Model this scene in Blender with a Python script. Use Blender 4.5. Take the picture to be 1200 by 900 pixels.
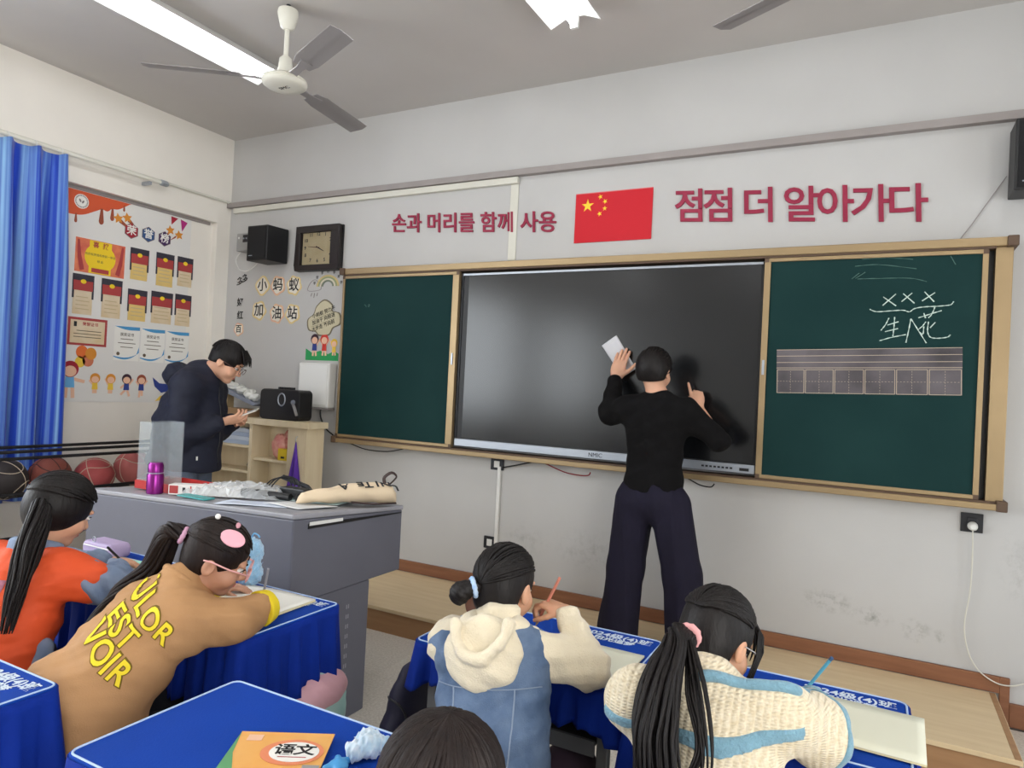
import bpy, bmesh, math, random
import numpy as np
from mathutils import Vector, Matrix, Quaternion

random.seed(7)
for _o in list(bpy.data.objects):
    bpy.data.objects.remove(_o, do_unlink=True)
SC = bpy.context.scene
COL = SC.collection
PI = math.pi

# ------------------------------------------------------------------ camera
CAM_LOC = (0.0, -4.05, 1.475)
YAW, PITCH, ROLL = math.radians(27.92), math.radians(0.44), math.radians(2.85)
cam_data = bpy.data.cameras.new('camera')
cam_data.sensor_width = 36.0
cam_data.lens = 36.0 * 812.5 / 1200.0
cam_data.clip_start = 0.05
cam = bpy.data.objects.new('camera', cam_data)
COL.objects.link(cam)
cam.location = CAM_LOC
_f = Vector((-math.sin(YAW) * math.cos(PITCH), math.cos(YAW) * math.cos(PITCH), math.sin(PITCH)))
_r = Vector((math.cos(YAW), math.sin(YAW), 0))
_u = _r.cross(_f)
_r2 = _r * math.cos(ROLL) + _u * math.sin(ROLL)
_u2 = -_r * math.sin(ROLL) + _u * math.cos(ROLL)
cam.rotation_euler = Matrix((_r2, _u2, -_f)).transposed().to_euler()
SC.camera = cam

# ------------------------------------------------------------------ world, daylight and exposure
world = bpy.data.worlds.new('world')
SC.world = world
world.use_nodes = True
world.node_tree.nodes['Background'].inputs[0].default_value = (0.80, 0.90, 1.0, 1)
world.node_tree.nodes['Background'].inputs[1].default_value = 1.2
SC.view_settings.view_transform = 'Standard'
SC.view_settings.look = 'None'
SC.view_settings.gamma = 1.0
SC.view_settings.use_curve_mapping = False
SC.view_settings.exposure = 0.22
SC.cycles.use_denoising = True
SC.cycles.max_bounces = 7
SC.cycles.diffuse_bounces = 4
SC.cycles.transparent_max_bounces = 12
SC.cycles.sample_clamp_indirect = 6.0

def area_light(name, loc, rot, sx, sy, power, color):
    l = bpy.data.lights.new(name, 'AREA')
    l.shape = 'RECTANGLE'
    l.size, l.size_y = sx, sy
    l.energy = power
    l.color = color
    o = bpy.data.objects.new(name, l)
    o.location, o.rotation_euler = loc, rot
    COL.objects.link(o)
    return o
# daylight that enters through the windows of the left wall, the windows of the right wall and the open door on the right
area_light('daylight_left', (-5.02, -3.9, 2.0), (0, -PI / 2, 0), 1.7, 3.4, 135, (0.93, 0.97, 1.0))
area_light('daylight_left.001', (-5.02, -8.0, 2.0), (0, -PI / 2, 0), 1.7, 2.6, 100, (0.93, 0.97, 1.0))
area_light('daylight_right', (2.06, -5.2, 1.9), (0, PI / 2, 0), 1.6, 3.0, 115, (1.0, 0.97, 0.93))
area_light('daylight_door', (2.06, -1.5, 1.25), (0, PI / 2, 0), 2.0, 0.9, 16, (0.93, 0.96, 1.0))

# ------------------------------------------------------------------ mesh helpers
def wloc(o):
    v = Vector((0, 0, 0))
    while o is not None:
        v = v + Vector(o.location)
        o = o.parent
    return v

def tag(o, label=None, cat=None, group=None, kind=None):
    if label: o['label'] = label
    if cat: o['category'] = cat
    if group: o['group'] = group
    if kind: o['kind'] = kind
    return o

def root(name, loc, label, cat, group=None, rz=0.0):
    o = bpy.data.objects.new(name, None)
    o.empty_display_size = 0.1
    o.location = loc
    o.rotation_euler = (0, 0, rz)
    COL.objects.link(o)
    return tag(o, label, cat, group)

class MB:
    """collects shapes; build() links them as one mesh object"""
    def __init__(s):
        s.v, s.f, s.m = [], [], []
        s.mi = 0
    def add(s, vs, fs):
        n = len(s.v)
        s.v += [tuple(v) for v in vs]
        s.f += [tuple(i + n for i in f) for f in fs]
        s.m += [s.mi] * len(fs)
        return s
    def box(s, x0, y0, z0, x1, y1, z1, rot=None):
        vs = [(x0,y0,z0),(x1,y0,z0),(x1,y1,z0),(x0,y1,z0),(x0,y0,z1),(x1,y0,z1),(x1,y1,z1),(x0,y1,z1)]
        if rot is not None:
            c = Vector(((x0+x1)/2, (y0+y1)/2, (z0+z1)/2))
            vs = [tuple(c + rot @ (Vector(v) - c)) for v in vs]
        return s.add(vs, [(0,3,2,1),(4,5,6,7),(0,1,5,4),(1,2,6,5),(2,3,7,6),(3,0,4,7)])
    def quad(s, a, b, c, d):
        return s.add([a, b, c, d], [(0, 1, 2, 3)])
    def tube(s, pts, r, n=8, closed=False, cap=True, flat=None):
        """round tube through pts; r a number or list; flat=(scale_a, scale_b) for an oval section"""
        P = [Vector(p) for p in pts]
        N = len(P)
        R = list(r) if hasattr(r, '__len__') else [r] * N
        T = []
        for i in range(N):
            if closed: t = P[(i+1) % N] - P[(i-1) % N]
            else: t = P[min(i+1, N-1)] - P[max(i-1, 0)]
            T.append(t.normalized() if t.length > 1e-9 else Vector((0,0,1)))
        up = Vector((0,0,1)) if abs(T[0].z) < 0.9 else Vector((0,1,0))
        a = T[0].cross(up).normalized()
        vs, fs = [], []
        fa, fb = flat or (1, 1)
        for i in range(N):
            if i:
                a = a - T[i] * a.dot(T[i])
                a = a.normalized() if a.length > 1e-6 else T[i].orthogonal().normalized()
            b = T[i].cross(a)
            for k in range(n):
                t = 2 * PI * k / n
                vs.append(P[i] + a * (math.cos(t) * R[i] * fa) + b * (math.sin(t) * R[i] * fb))
        rows = N if closed else N - 1
        for i in range(rows):
            j = (i + 1) % N
            for k in range(n):
                l = (k + 1) % n
                fs.append((i*n+k, j*n+k, j*n+l, i*n+l))
        if cap and not closed:
            fs.append(tuple(range(n)))
            fs.append(tuple((N-1)*n + k for k in reversed(range(n))))
        return s.add(vs, fs)
    def lathe(s, prof, c=(0,0,0), n=24, rot=None):
        """prof: list of (radius, z) spun round z at c"""
        vs, fs = [], []
        for (r, z) in prof:
            for k in range(n):
                t = 2 * PI * k / n
                p = Vector((r*math.cos(t), r*math.sin(t), z))
                if rot is not None: p = rot @ p
                vs.append((p.x+c[0], p.y+c[1], p.z+c[2]))
        for i in range(len(prof)-1):
            for k in range(n):
                l = (k+1) % n
                fs.append((i*n+k, i*n+l, (i+1)*n+l, (i+1)*n+k))
        if prof[0][0] > 1e-5: fs.append(tuple(reversed(range(n))))
        if prof[-1][0] > 1e-5: fs.append(tuple((len(prof)-1)*n + k for k in range(n)))
        return s.add(vs, fs)
    def prism(s, poly, d0, d1, fn):
        """2-d outline extruded from depth d0 to d1; fn(u, v, d) gives the point"""
        n = len(poly)
        vs = [fn(u, v, d0) for u, v in poly] + [fn(u, v, d1) for u, v in poly]
        fs = [tuple(range(n))[::-1], tuple(range(n, 2*n))]
        for i in range(n):
            j = (i+1) % n
            fs.append((i, j, n+j, n+i))
        return s.add(vs, fs)
    def grid(s, fn, nu, nv):
        vs = [fn(i/nu, j/nv) for j in range(nv+1) for i in range(nu+1)]
        fs = [(j*(nu+1)+i, j*(nu+1)+i+1, (j+1)*(nu+1)+i+1, (j+1)*(nu+1)+i) for j in range(nv) for i in range(nu)]
        return s.add(vs, fs)
    def ball(s, c, r, n=16, m=10, sc=(1,1,1), rot=None):
        vs, fs = [], []
        for j in range(m+1):
            ph = PI*j/m
            for k in range(n):
                t = 2*PI*k/n
                p = Vector((r*sc[0]*math.sin(ph)*math.cos(t), r*sc[1]*math.sin(ph)*math.sin(t), r*sc[2]*math.cos(ph)))
                if rot is not None: p = rot @ p
                vs.append((p.x+c[0], p.y+c[1], p.z+c[2]))
        for j in range(m):
            for k in range(n):
                l = (k+1) % n
                fs.append((j*n+k, (j+1)*n+k, (j+1)*n+l, j*n+l))
        return s.add(vs, fs)
    def build(s, name, mat, parent=None, smooth=False, local=False, bevel=0, fix=True, kind=None, label=None, origin=None, solid=0, sub=0):
        off = Vector((0,0,0))
        if parent is not None and not local: off = wloc(parent)
        me = bpy.data.meshes.new(name)
        vs = s.v
        if parent is None and origin is None and not local:
            a = np.array(vs)
            origin = ((a[:,0].min()+a[:,0].max())/2, (a[:,1].min()+a[:,1].max())/2, a[:,2].min())
        if parent is None and origin is not None: off = Vector(origin)
        me.from_pydata([(v[0]-off.x, v[1]-off.y, v[2]-off.z) for v in vs], [], s.f)
        mats = mat if isinstance(mat, (list, tuple)) else [mat]
        for m in mats: me.materials.append(m)
        if len(mats) > 1: me.polygons.foreach_set('material_index', s.m)
        if fix:
            bm = bmesh.new(); bm.from_mesh(me)
            bmesh.ops.remove_doubles(bm, verts=bm.verts, dist=1e-6)
            bmesh.ops.recalc_face_normals(bm, faces=bm.faces)
            bm.to_mesh(me); bm.free()
        if smooth:
            me.polygons.foreach_set('use_smooth', [True]*len(me.polygons))
            if smooth != 'all':
                me.set_sharp_from_angle(angle=math.radians(40))
        o = bpy.data.objects.new(name, me)
        COL.objects.link(o)
        if parent is not None: o.parent = parent
        elif not local or origin is not None: o.location = off
        if solid:
            md = o.modifiers.new('thickness', 'SOLIDIFY'); md.thickness = solid; md.offset = 0
        if bevel:
            md = o.modifiers.new('edge', 'BEVEL'); md.width = bevel; md.segments = 2; md.limit_method = 'ANGLE'; md.angle_limit = math.radians(40)
        if sub:
            md = o.modifiers.new('round', 'SUBSURF'); md.levels = sub; md.render_levels = sub
        if kind: o['kind'] = kind
        if label: o['label'] = label
        return o

def copy_tree(o, parent=None):
    c = o.copy()
    COL.objects.link(c)
    c.parent = parent
    for ch in list(o.children): copy_tree(ch, c)
    return c

def text(body, size, mat, M, parent=None, name='lettering', bold=0.0, extrude=0.0006, align='CENTER', shear=0.0):
    """flat lettering; M is the 4x4 that takes the text plane (x right, y up, z out) to the world"""
    cu = bpy.data.curves.new(name, 'FONT')
    cu.body = body
    cu.size = size
    cu.align_x = align
    cu.align_y = 'CENTER'
    cu.extrude = extrude
    cu.offset = bold
    cu.shear = shear
    cu.resolution_u = 3
    cu.materials.append(mat)
    o = bpy.data.objects.new(name, cu)
    COL.objects.link(o)
    if parent is not None:
        o.parent = parent
        M = Matrix.Translation(-wloc(parent)) @ M
    o.matrix_local = M
    return o

def frame(origin, xdir, ydir):
    x = Vector(xdir).normalized(); y = Vector(ydir); z = x.cross(y).normalized(); y = z.cross(x)
    M = Matrix((x, y, z)).transposed().to_4x4()
    M.translation = Vector(origin)
    return M
def FW(x, z, y, rot=0.0):      # text plane on the front wall, seen from the room
    return frame((x, y, z), (math.cos(rot), 0, math.sin(rot)), (-math.sin(rot), 0, math.cos(rot)))
def LW(y, z, x=-4.99):          # text plane on the left wall (right along +Y)
    return frame((x, y, z), (0, 1, 0), (0, 0, 1))

def catmull(pts, n=8, closed=False):
    P = [Vector(p) for p in pts]
    out = []
    N = len(P)
    segs = N if closed else N-1
    for i in range(segs):
        if closed: a, b, c, d = P[(i-1)%N], P[i], P[(i+1)%N], P[(i+2)%N]
        else: a, b, c, d = P[max(i-1,0)], P[i], P[i+1], P[min(i+2,N-1)]
        for k in range(n):
            t = k/n
            out.append(0.5*((2*b)+(c-a)*t+(2*a-5*b+4*c-d)*t*t+(3*b-a-3*c+d)*t**3))
    if not closed: out.append(P[-1])
    return out

def disc2(cx, cy, r, n=20, sx=1, sy=1):
    return [(cx+r*sx*math.cos(2*PI*k/n), cy+r*sy*math.sin(2*PI*k/n)) for k in range(n)]
def rrect2(x0, y0, x1, y1, r, n=5):
    out = []
    for (cx, cy, a) in ((x1-r, y0+r, -PI/2), (x1-r, y1-r, 0), (x0+r, y1-r, PI/2), (x0+r, y0+r, PI)):
        for k in range(n+1):
            t = a + PI/2*k/n
            out.append((cx+r*math.cos(t), cy+r*math.sin(t)))
    return out
def star2(cx, cy, r, rot=0, inner=0.382, n=5):
    out = []
    for k in range(2*n):
        rr = r if k % 2 == 0 else r*inner
        t = PI/2 + rot + PI*k/n
        out.append((cx+rr*math.cos(t), cy+rr*math.sin(t)))
    return out

# ------------------------------------------------------------------ materials
def lin(c):
    return tuple(((x/255)/12.92 if x/255 <= 0.04045 else (((x/255)+0.055)/1.055)**2.4) for x in c)

MATS = {}
def mat(name, rgb, rough=0.6, metal=0.0, var=0.0, scale=8.0, bump=0.0, bscale=60.0, rgb2=None, stretch=(1,1,1), detail=4.0,
        spec=0.5, emit=None, trans=0.0, alpha=1.0, coat=0.0, sheen=0.0, wave=None, ior=1.45, sss=0.0):
    """procedural principled material: base colour varied by noise, fine relief by noise bump or a wave"""
    if name in MATS: return MATS[name]
    m = bpy.data.materials.new(name)
    m.use_nodes = True
    nt = m.node_tree
    b = nt.nodes['Principled BSDF']
    L = nt.links.new
    c = lin(rgb)
    b.inputs['Base Color'].default_value = (*c, 1)
    b.inputs['Roughness'].default_value = rough
    b.inputs['Metallic'].default_value = metal
    b.inputs['Specular IOR Level'].default_value = spec
    b.inputs['IOR'].default_value = ior
    b.inputs['Transmission Weight'].default_value = trans
    b.inputs['Alpha'].default_value = alpha
    b.inputs['Coat Weight'].default_value = coat
    b.inputs['Sheen Weight'].default_value = sheen
    if sss:
        b.inputs['Subsurface Weight'].default_value = sss
        b.inputs['Subsurface Radius'].default_value = (0.012, 0.004, 0.002)
        b.inputs['Subsurface Scale'].default_value = 0.5
    tc = nt.nodes.new('ShaderNodeTexCoord')
    mp = nt.nodes.new('ShaderNodeMapping')
    mp.inputs['Scale'].default_value = stretch
    L(tc.outputs['Object'], mp.inputs['Vector'])
    if var or rgb2:
        n = nt.nodes.new('ShaderNodeTexNoise')
        n.inputs['Scale'].default_value = scale
        n.inputs['Detail'].default_value = detail
        L(mp.outputs[0], n.inputs['Vector'])
        r = nt.nodes.new('ShaderNodeValToRGB')
        r.color_ramp.elements[0].position = 0.3
        r.color_ramp.elements[1].position = 0.7
        if rgb2: c2 = lin(rgb2); c1 = c
        else: c1 = tuple(x*(1-var) for x in c); c2 = tuple(min(1, x*(1+var)) for x in c)
        r.color_ramp.elements[0].color = (*c1, 1)
        r.color_ramp.elements[1].color = (*c2, 1)
        L(n.outputs['Fac'], r.inputs[0])
        L(r.outputs[0], b.inputs['Base Color'])
    if bump:
        bn = nt.nodes.new('ShaderNodeBump')
        bn.inputs['Strength'].default_value = bump
        bn.inputs['Distance'].default_value = 0.01
        if wave:
            w = nt.nodes.new('ShaderNodeTexWave')
            w.bands_direction = wave
            w.inputs['Scale'].default_value = bscale
            w.inputs['Distortion'].default_value = 1.0
            L(mp.outputs[0], w.inputs['Vector'])
            L(w.outputs['Fac'], bn.inputs['Height'])
        else:
            n2 = nt.nodes.new('ShaderNodeTexNoise')
            n2.inputs['Scale'].default_value = bscale
            n2.inputs['Detail'].default_value = 5
            L(mp.outputs[0], n2.inputs['Vector'])
            L(n2.outputs['Fac'], bn.inputs['Height'])
        L(bn.outputs[0], b.inputs['Normal'])
    if emit:
        b.inputs['Emission Color'].default_value = (*lin(rgb), 1)
        b.inputs['Emission Strength'].default_value = emit
    MATS[name] = m
    return m

# ------------------------------------------------------------------ palette
M_WALL = mat('painted_wall', (192, 191, 189), 0.85, var=0.03, scale=2.2, bump=0.05, bscale=120)
M_WALLC = mat('cream_wall', (234, 229, 220), 0.85, var=0.03, scale=2.5, bump=0.05, bscale=120)
M_CEIL = mat('painted_ceiling', (198, 194, 190), 0.9, var=0.04, scale=1.3)
M_WHITE = mat('white_plastic', (226, 226, 222), 0.45)
M_CREAMPL = mat('cream_plastic', (214, 212, 200), 0.5)
M_TRUNK = mat('grey_trunking', (150, 143, 140), 0.6, var=0.05)
M_BLACK = mat('black_plastic', (22, 22, 24), 0.45)
M_DARK = mat('dark_metal', (42, 43, 47), 0.45, metal=0.3)
M_WOODF = mat('platform_laminate', (206, 182, 144), 0.55, rgb2=(216, 194, 156), scale=3.0, stretch=(1.0, 9.0, 9.0), bump=0.03, bscale=30)
M_WOODFR = mat('platform_front_laminate', (150, 112, 76), 0.6, rgb2=(164, 126, 88), scale=3.0, stretch=(1.0, 9.0, 9.0))
M_BASEB = mat('brown_baseboard', (126, 82, 56), 0.55, rgb2=(142, 96, 68), scale=4.0, stretch=(1, 10, 10))
M_STEEL = mat('silver_metal', (170, 176, 184), 0.35, metal=0.6)
M_GOLD = mat('champagne_aluminium', (160, 138, 104), 0.42, metal=0.55, var=0.05, scale=6, stretch=(0.3, 1, 1))
M_GOLDD = mat('bronze_corner_plastic', (88, 68, 52), 0.55)
M_CHALKB = mat('green_chalkboard', (16, 46, 46), 0.7, rgb2=(24, 54, 53), scale=2.2, detail=6, spec=0.15)
M_SCREEN = mat('dark_display_glass', (17, 18, 20), 0.2, spec=0.55)
M_CHALK = mat('white_chalk', (205, 222, 212), 0.95)
M_CHALKF = mat('faint_chalk', (84, 116, 108), 0.95)
M_TILE = mat('terrazzo_tile', (192, 184, 172), 0.45, rgb2=(222, 216, 205), scale=90, detail=8)
M_GROUT = mat('floor_grout', (112, 104, 96), 0.9)
M_WSTAIN = mat('wall_scuffed', (214, 210, 205), 0.85)

XL, XR, YB, ZC = -4.93, 2.1, -9.2, 3.47
PLAT_Z = 0.147

# ------------------------------------------------------------------ room shell
fl = tag(MB().box(XL-.3, YB, -0.1, XR+.3, 0, -0.008).build('floor', M_GROUT), kind='structure')
tile_me = None
ts = 0.6
for i in range(12):
    for j in range(16):
        x0 = XL + 0.13 + ts*(i-0.0) - 0.4; y0 = -0.04 - ts*(j+1)
        if x0 > XR or y0 + ts < YB: continue
        if tile_me is None:
            tl = MB().box(-ts/2+.0012, -ts/2+.0012, -0.012, ts/2-.0012, ts/2-.0012, 0.0).build('floor_tile', M_TILE, fl, local=True)
            tile_me = tl.data
        else:
            tl = bpy.data.objects.new('floor_tile', tile_me); COL.objects.link(tl); tl.parent = fl
        tl.location = Vector((x0 + ts/2, y0 + ts/2, 0)) - Vector(fl.location)
tag(MB().box(XL-.3, YB, ZC, XR+.3, 0.2, ZC+.12).build('ceiling', M_CEIL), kind='structure')

# front wall, with the scuffed paint low on the right
def scuffs():
    m = M_WALL.copy(); m.name = 'front_wall_paint'
    nt = m.node_tree; L = nt.links.new
    b = nt.nodes['Principled BSDF']
    src = b.inputs['Base Color'].links[0].from_socket
    geo = nt.nodes.new('ShaderNodeNewGeometry')
    tot = None
    for (sx, sz, rx, rz) in ((-0.20, .44, .16, .07), (.0, .40, .12, .06), (.21, .37, .08, .07), (.31, .36, .035, .04), (-1.55, .50, .3, .16), (-2.0, .5, .22, .12), (.62, .75, .10, .22)):
        s1 = nt.nodes.new('ShaderNodeVectorMath'); s1.operation = 'SUBTRACT'; s1.inputs[1].default_value = (sx, 0, sz)
        s2 = nt.nodes.new('ShaderNodeVectorMath'); s2.operation = 'DIVIDE'; s2.inputs[1].default_value = (rx, 1, rz)
        s3 = nt.nodes.new('ShaderNodeVectorMath'); s3.operation = 'LENGTH'
        s4 = nt.nodes.new('ShaderNodeMapRange'); s4.inputs[1].default_value = 1.0; s4.inputs[2].default_value = 0.0
        s4.inputs[4].default_value = 1.0 if sz < .46 and sx > -.5 else 0.45
        L(geo.outputs['Position'], s1.inputs[0]); L(s1.outputs[0], s2.inputs[0]); L(s2.outputs[0], s3.inputs[0]); L(s3.outputs['Value'], s4.inputs[0])
        if tot is None: tot = s4.outputs[0]
        else:
            a = nt.nodes.new('ShaderNodeMath'); a.operation = 'MAXIMUM'; L(tot, a.inputs[0]); L(s4.outputs[0], a.inputs[1]); tot = a.outputs[0]
    n = nt.nodes.new('ShaderNodeTexNoise'); n.inputs['Scale'].default_value = 22; n.inputs['Detail'].default_value = 8; n.inputs['Roughness'].default_value = .7
    L(geo.outputs['Position'], n.inputs['Vector'])
    r = nt.nodes.new('ShaderNodeMapRange'); r.inputs[1].default_value = .47; r.inputs[2].default_value = .75
    L(n.outputs['Fac'], r.inputs[0])
    mu = nt.nodes.new('ShaderNodeMath'); mu.operation = 'MULTIPLY'; L(tot, mu.inputs[0]); L(r.outputs[0], mu.inputs[1])
    mx = nt.nodes.new('ShaderNodeMix'); mx.data_type = 'RGBA'
    L(mu.outputs[0], mx.inputs[0]); L(src, mx.inputs[6]); mx.inputs[7].default_value = (*lin((104, 104, 94)), 1)
    L(mx.outputs[2], b.inputs['Base Color'])
    return m
tag(MB().box(XL-.3, 0, -.1, XR+.3, .2, ZC).build('wall_front', scuffs(), origin=(0, 0, 0)), kind='structure')

# left wall: lintel and piers at XL, panel recess by the corner, window openings further back
wl = MB()
wl.box(XL-.3, -2.25, -.1, XL-.06, -.13, 2.74)          # recessed panel that carries the poster
wl.box(XL-.3, -.13, -.1, XL, 0, 2.74)                  # corner pier
wl.box(XL-.3, YB, 2.74, XL, 0, ZC)                     # lintel
wl.box(XL-.3, YB, -.1, XL-.06, -2.25, .95)             # below the windows
wl.box(XL-.3, -6.45, .95, XL-.06, -5.75, 2.74)
wl.box(XL-.3, YB, .95, XL-.06, -9.1, 2.74)
wo = tag(wl.build('wall_left', M_WALLC), kind='structure')
tag(MB().box(XL-.3, YB-.2, -.1, XR+.3, YB, ZC).build('wall_back', M_WALL), kind='structure')
wr = MB()
wr.box(XR, YB, -.1, XR+.2, -6.9, ZC); wr.box(XR, -3.5, -.1, XR+.2, -2.0, ZC); wr.box(XR, -1.0, -.1, XR+.2, 0, ZC)
wr.box(XR, -6.9, -.1, XR+.2, -3.5, 1.0); wr.box(XR, -6.9, 2.75, XR+.2, -3.5, ZC); wr.box(XR, -2.0, 2.3, XR+.2, -1.0, ZC)
tag(wr.build('wall_right', M_WALL), kind='structure')

M_WFRAME = mat('white_window_frame', (222, 224, 222), 0.4)
M_GLASS = mat('window_glass', (240, 248, 250), 0.02, trans=1.0, ior=1.02, spec=0.2)
def window(name, y0, y1, z0, z1, x, nmul, out):
    f = MB()
    t = .05
    for (a, b, c, d) in ((y0, y1, z0, z0+t), (y0, y1, z1-t, z1)): f.box(x-.03, a, c, x+.03, b, d)
    for k in range(nmul+1):
        yy = y0 + (y1-y0-t)*k/nmul
        f.box(x-.03, yy, z0, x+.03, yy+t, z1)
    o = tag(f.build(name, M_WFRAME), kind='structure')
    for k in range(nmul):
        ya = y0 + (y1-y0-t)*k/nmul + t; yb = y0 + (y1-y0-t)*(k+1)/nmul
        MB().box(x-.003, ya, z0+t, x+.003, yb, z1-t).build('pane', M_GLASS, o)
window('window_1', -5.75, -2.25, .95, 2.74, -5.1, 4, -1)
window('window_2', -9.1, -6.45, .95, 2.74, -5.1, 3, -1)
window('window_3', -6.9, -3.5, 1.0, 2.75, 2.2, 4, 1)

# trim on the front wall: trunking, cable channel, baseboard
tag(MB().box(XL, -.045, 2.885, XR, 0, 2.925).build('trim_1', M_TRUNK), kind='structure')
t2 = MB(); t2.box(XL+.06, -.03, 2.838, -2.165, 0, 2.882); t2.box(-2.225, -.008, 2.33, -2.165, 0, 2.838)
tag(t2.build('trim_2', M_CREAMPL, bevel=.004), kind='structure')
t3 = MB(); t3.tube([(XL+.02, -.02, 2.93), (XL+.02, -.5, 2.93), (XL+.02, -1.2, 2.93), (XL+.02, -3.0, 2.93)], .011)
tag(t3.build('trim_3', M_CREAMPL, smooth=True), kind='structure')
t4 = MB(); t4.box(-2.215, -.018, .42, -2.19, 0, .96)
tag(t4.build('trim_4', M_WHITE, bevel=.003), kind='structure')
bb = MB(); bb.box(-3.45, -.018, PLAT_Z, .56, 0, PLAT_Z+.078); bb.box(.56, -.02, 0, .60, 0, PLAT_Z+.078)
tag(bb.build('baseboard_front', M_BASEB, bevel=.003), kind='structure')
tag(MB().box(.60, -.02, 0, XR, 0, .11).build('baseboard_front_end', M_BASEB, bevel=.003), kind='structure')

# teaching platform
pf = root('platform', (-1.43, -.375, 0), 'low wooden teaching platform running below the chalkboard wall', 'platform')
MB().box(-3.4, -.745, PLAT_Z-.022, .545, -.021, PLAT_Z).build('platform_top', M_WOODF, pf, bevel=.003)
MB().box(-3.4, -.735, 0, .535, -.715, PLAT_Z-.0225).build('front_panel', M_WOODFR, pf)
MB().box(.515, -.7145, 0, .535, -.021, PLAT_Z-.0225).build('side_panel', M_WOODFR, pf)
for xx in (-3.0, -2.0, -1.0, 0.0):
    MB().box(xx, -.7145, 0, xx+.04, -.03, PLAT_Z-.0225).build('joist', M_WOODFR, pf)
MB().box(.518, -.743, PLAT_Z, .541, -.03, PLAT_Z+.0015).build('edge_strip', M_WOODFR, pf)

# ------------------------------------------------------------------ sliding chalkboard with the display between the panels
def fwbox(m, x0, x1, z0, z1, y0, y1): return m.box(x0, min(y0, y1), z0, x1, max(y0, y1), z1)
cb = root('sliding_chalkboard', (-1.52, -.06, 1.02), 'long sliding green chalkboard with champagne metal rails around a display', 'chalkboard')
fwbox(MB(), -3.56, .53, 2.262, 2.305, -.125, 0).build('top_rail', M_GOLD, cb, bevel=.004)
m = MB(); fwbox(m, -3.54, .46, 2.252, 2.262, -.118, -.03)
m.build('top_track', M_GOLDD, cb)
m = MB(); fwbox(m, -3.56, .53, 1.022, 1.052, -.135, 0)
m.build('bottom_rail', M_GOLD, cb, bevel=.004)
m = MB(); fwbox(m, -3.54, .50, 1.052, 1.062, -.12, -.02)
m.build('bottom_track', M_GOLDD, cb)
m = MB(); fwbox(m, .46, .53, 1.052, 2.262, -.10, 0)
m.build('side_rail', M_GOLD, cb, bevel=.003)
m = MB(); fwbox(m, -3.56, -3.545, 1.052, 2.262, -.10, 0)
m.build('side_rail', M_GOLD, cb, bevel=.003)
for (x, z) in ((.50, 2.258), (.50, 1.018), (-3.565, 1.018), (-3.565, 2.258)):
    m = MB(); fwbox(m, x-.0, x+.045, z, z+.05, -.14, 0); m.build('corner_cap', M_GOLDD, cb, bevel=.005)
m = MB(); fwbox(m, .435, .4595, 1.063, 2.251, -.06, -.02); m.build('shadow_gap', M_BLACK, cb)
def panel(name, x0, x1, z0, z1, gl, gr, gm):
    p = MB(); fwbox(p, x0+.01, x1-.01, z0+.01, z1-.01, -.108, -.09)
    po = p.build(name, M_CHALKB, cb)
    for (a, b, c, d) in ((x0, x1, z1-gm, z1), (x0, x1, z0, z0+gm)):
        q = MB(); fwbox(q, a, b, c, d, -.118, -.088); q.build('frame_bar', M_GOLD, po, bevel=.002)
    for (a, b) in ((x0, x0+gl), (x1-gr, x1)):
        q = MB(); fwbox(q, a, b, z0+gm, z1-gm, -.118, -.088); q.build('frame_bar', M_GOLD, po, bevel=.002)
    for a in (x0, x1-.022):
        for c in (z0, z1-.022):
            q = MB(); fwbox(q, a, a+.022, c, c+.022, -.1195, -.1181); q.build('frame_corner', M_GOLDD, po)
    q = MB(); xx = x1-gr/2 if x0 < -2 else x0+gl/2
    fwbox(q, xx-.006, xx+.006, 1.62, 1.70, -.124, -.1181); q.build('pull', M_STEEL, po, bevel=.002)
    return po
pl = panel('left_panel', -3.543, -2.525, 1.064, 2.25, .018, .05, .02)
pr_ = panel('right_panel', -.575, .432, 1.064, 2.25, .032, .024, .02)

# chalk writing on the right panel (x, z on the board face)
def px_chalk(strokes, r, material, name, parent):
    for s in strokes:
        m = MB()
        pts = catmull([(x, -.1088, z) for x, z in s], 5) if len(s) > 2 else [(x, -.1088, z) for x, z in s]
        n = len(pts)
        m.tube(pts, [r*(.75+.35*math.sin(2.1*i)) for i in range(n)], 6)
        m.build(name, material, parent, smooth='all', fix=False)
CHALK = [[(-0.002, 2.032), (0.056, 1.986)], [(0.053, 2.046), (-0.003, 1.989)], [(0.085, 2.047), (0.135, 1.998)], [(0.123, 2.049), (0.079, 2.007)], [(0.176, 2.054), (0.218, 2.004)], [(0.22, 2.049), (0.167, 2.009)], [(-0.061, 1.971), (-0.03, 1.958), (0.027, 1.961), (0.086, 1.964), (0.115, 1.956), (0.137, 1.972), (0.181, 1.98), (0.231, 1.982), (0.28, 1.987), (0.292, 1.993), (0.299, 2.005)], [(0.027, 1.926), (0.014, 1.894), (-0.006, 1.863)], [(0.021, 1.89), (0.07, 1.907)], [(0.012, 1.857), (0.069, 1.873)], [(0.052, 1.931), (0.051, 1.877), (0.048, 1.834)], [(-0.01, 1.811), (0.04, 1.828), (0.104, 1.843)], [(0.123, 1.922), (0.116, 1.869), (0.106, 1.803)], [(0.123, 1.922), (0.156, 1.865), (0.193, 1.802)], [(0.154, 1.926), (0.204, 1.944), (0.251, 1.961)], [(0.177, 1.949), (0.185, 1.924)], [(0.222, 1.978), (0.211, 1.944), (0.197, 1.926)], [(0.187, 1.907), (0.174, 1.886), (0.153, 1.865)], [(0.179, 1.884), (0.177, 1.846), (0.164, 1.854)], [(0.227, 1.904), (0.206, 1.877)], [(0.198, 1.907), (0.196, 1.861), (0.208, 1.832), (0.24, 1.826), (0.279, 1.832), (0.291, 1.843)]]
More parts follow.
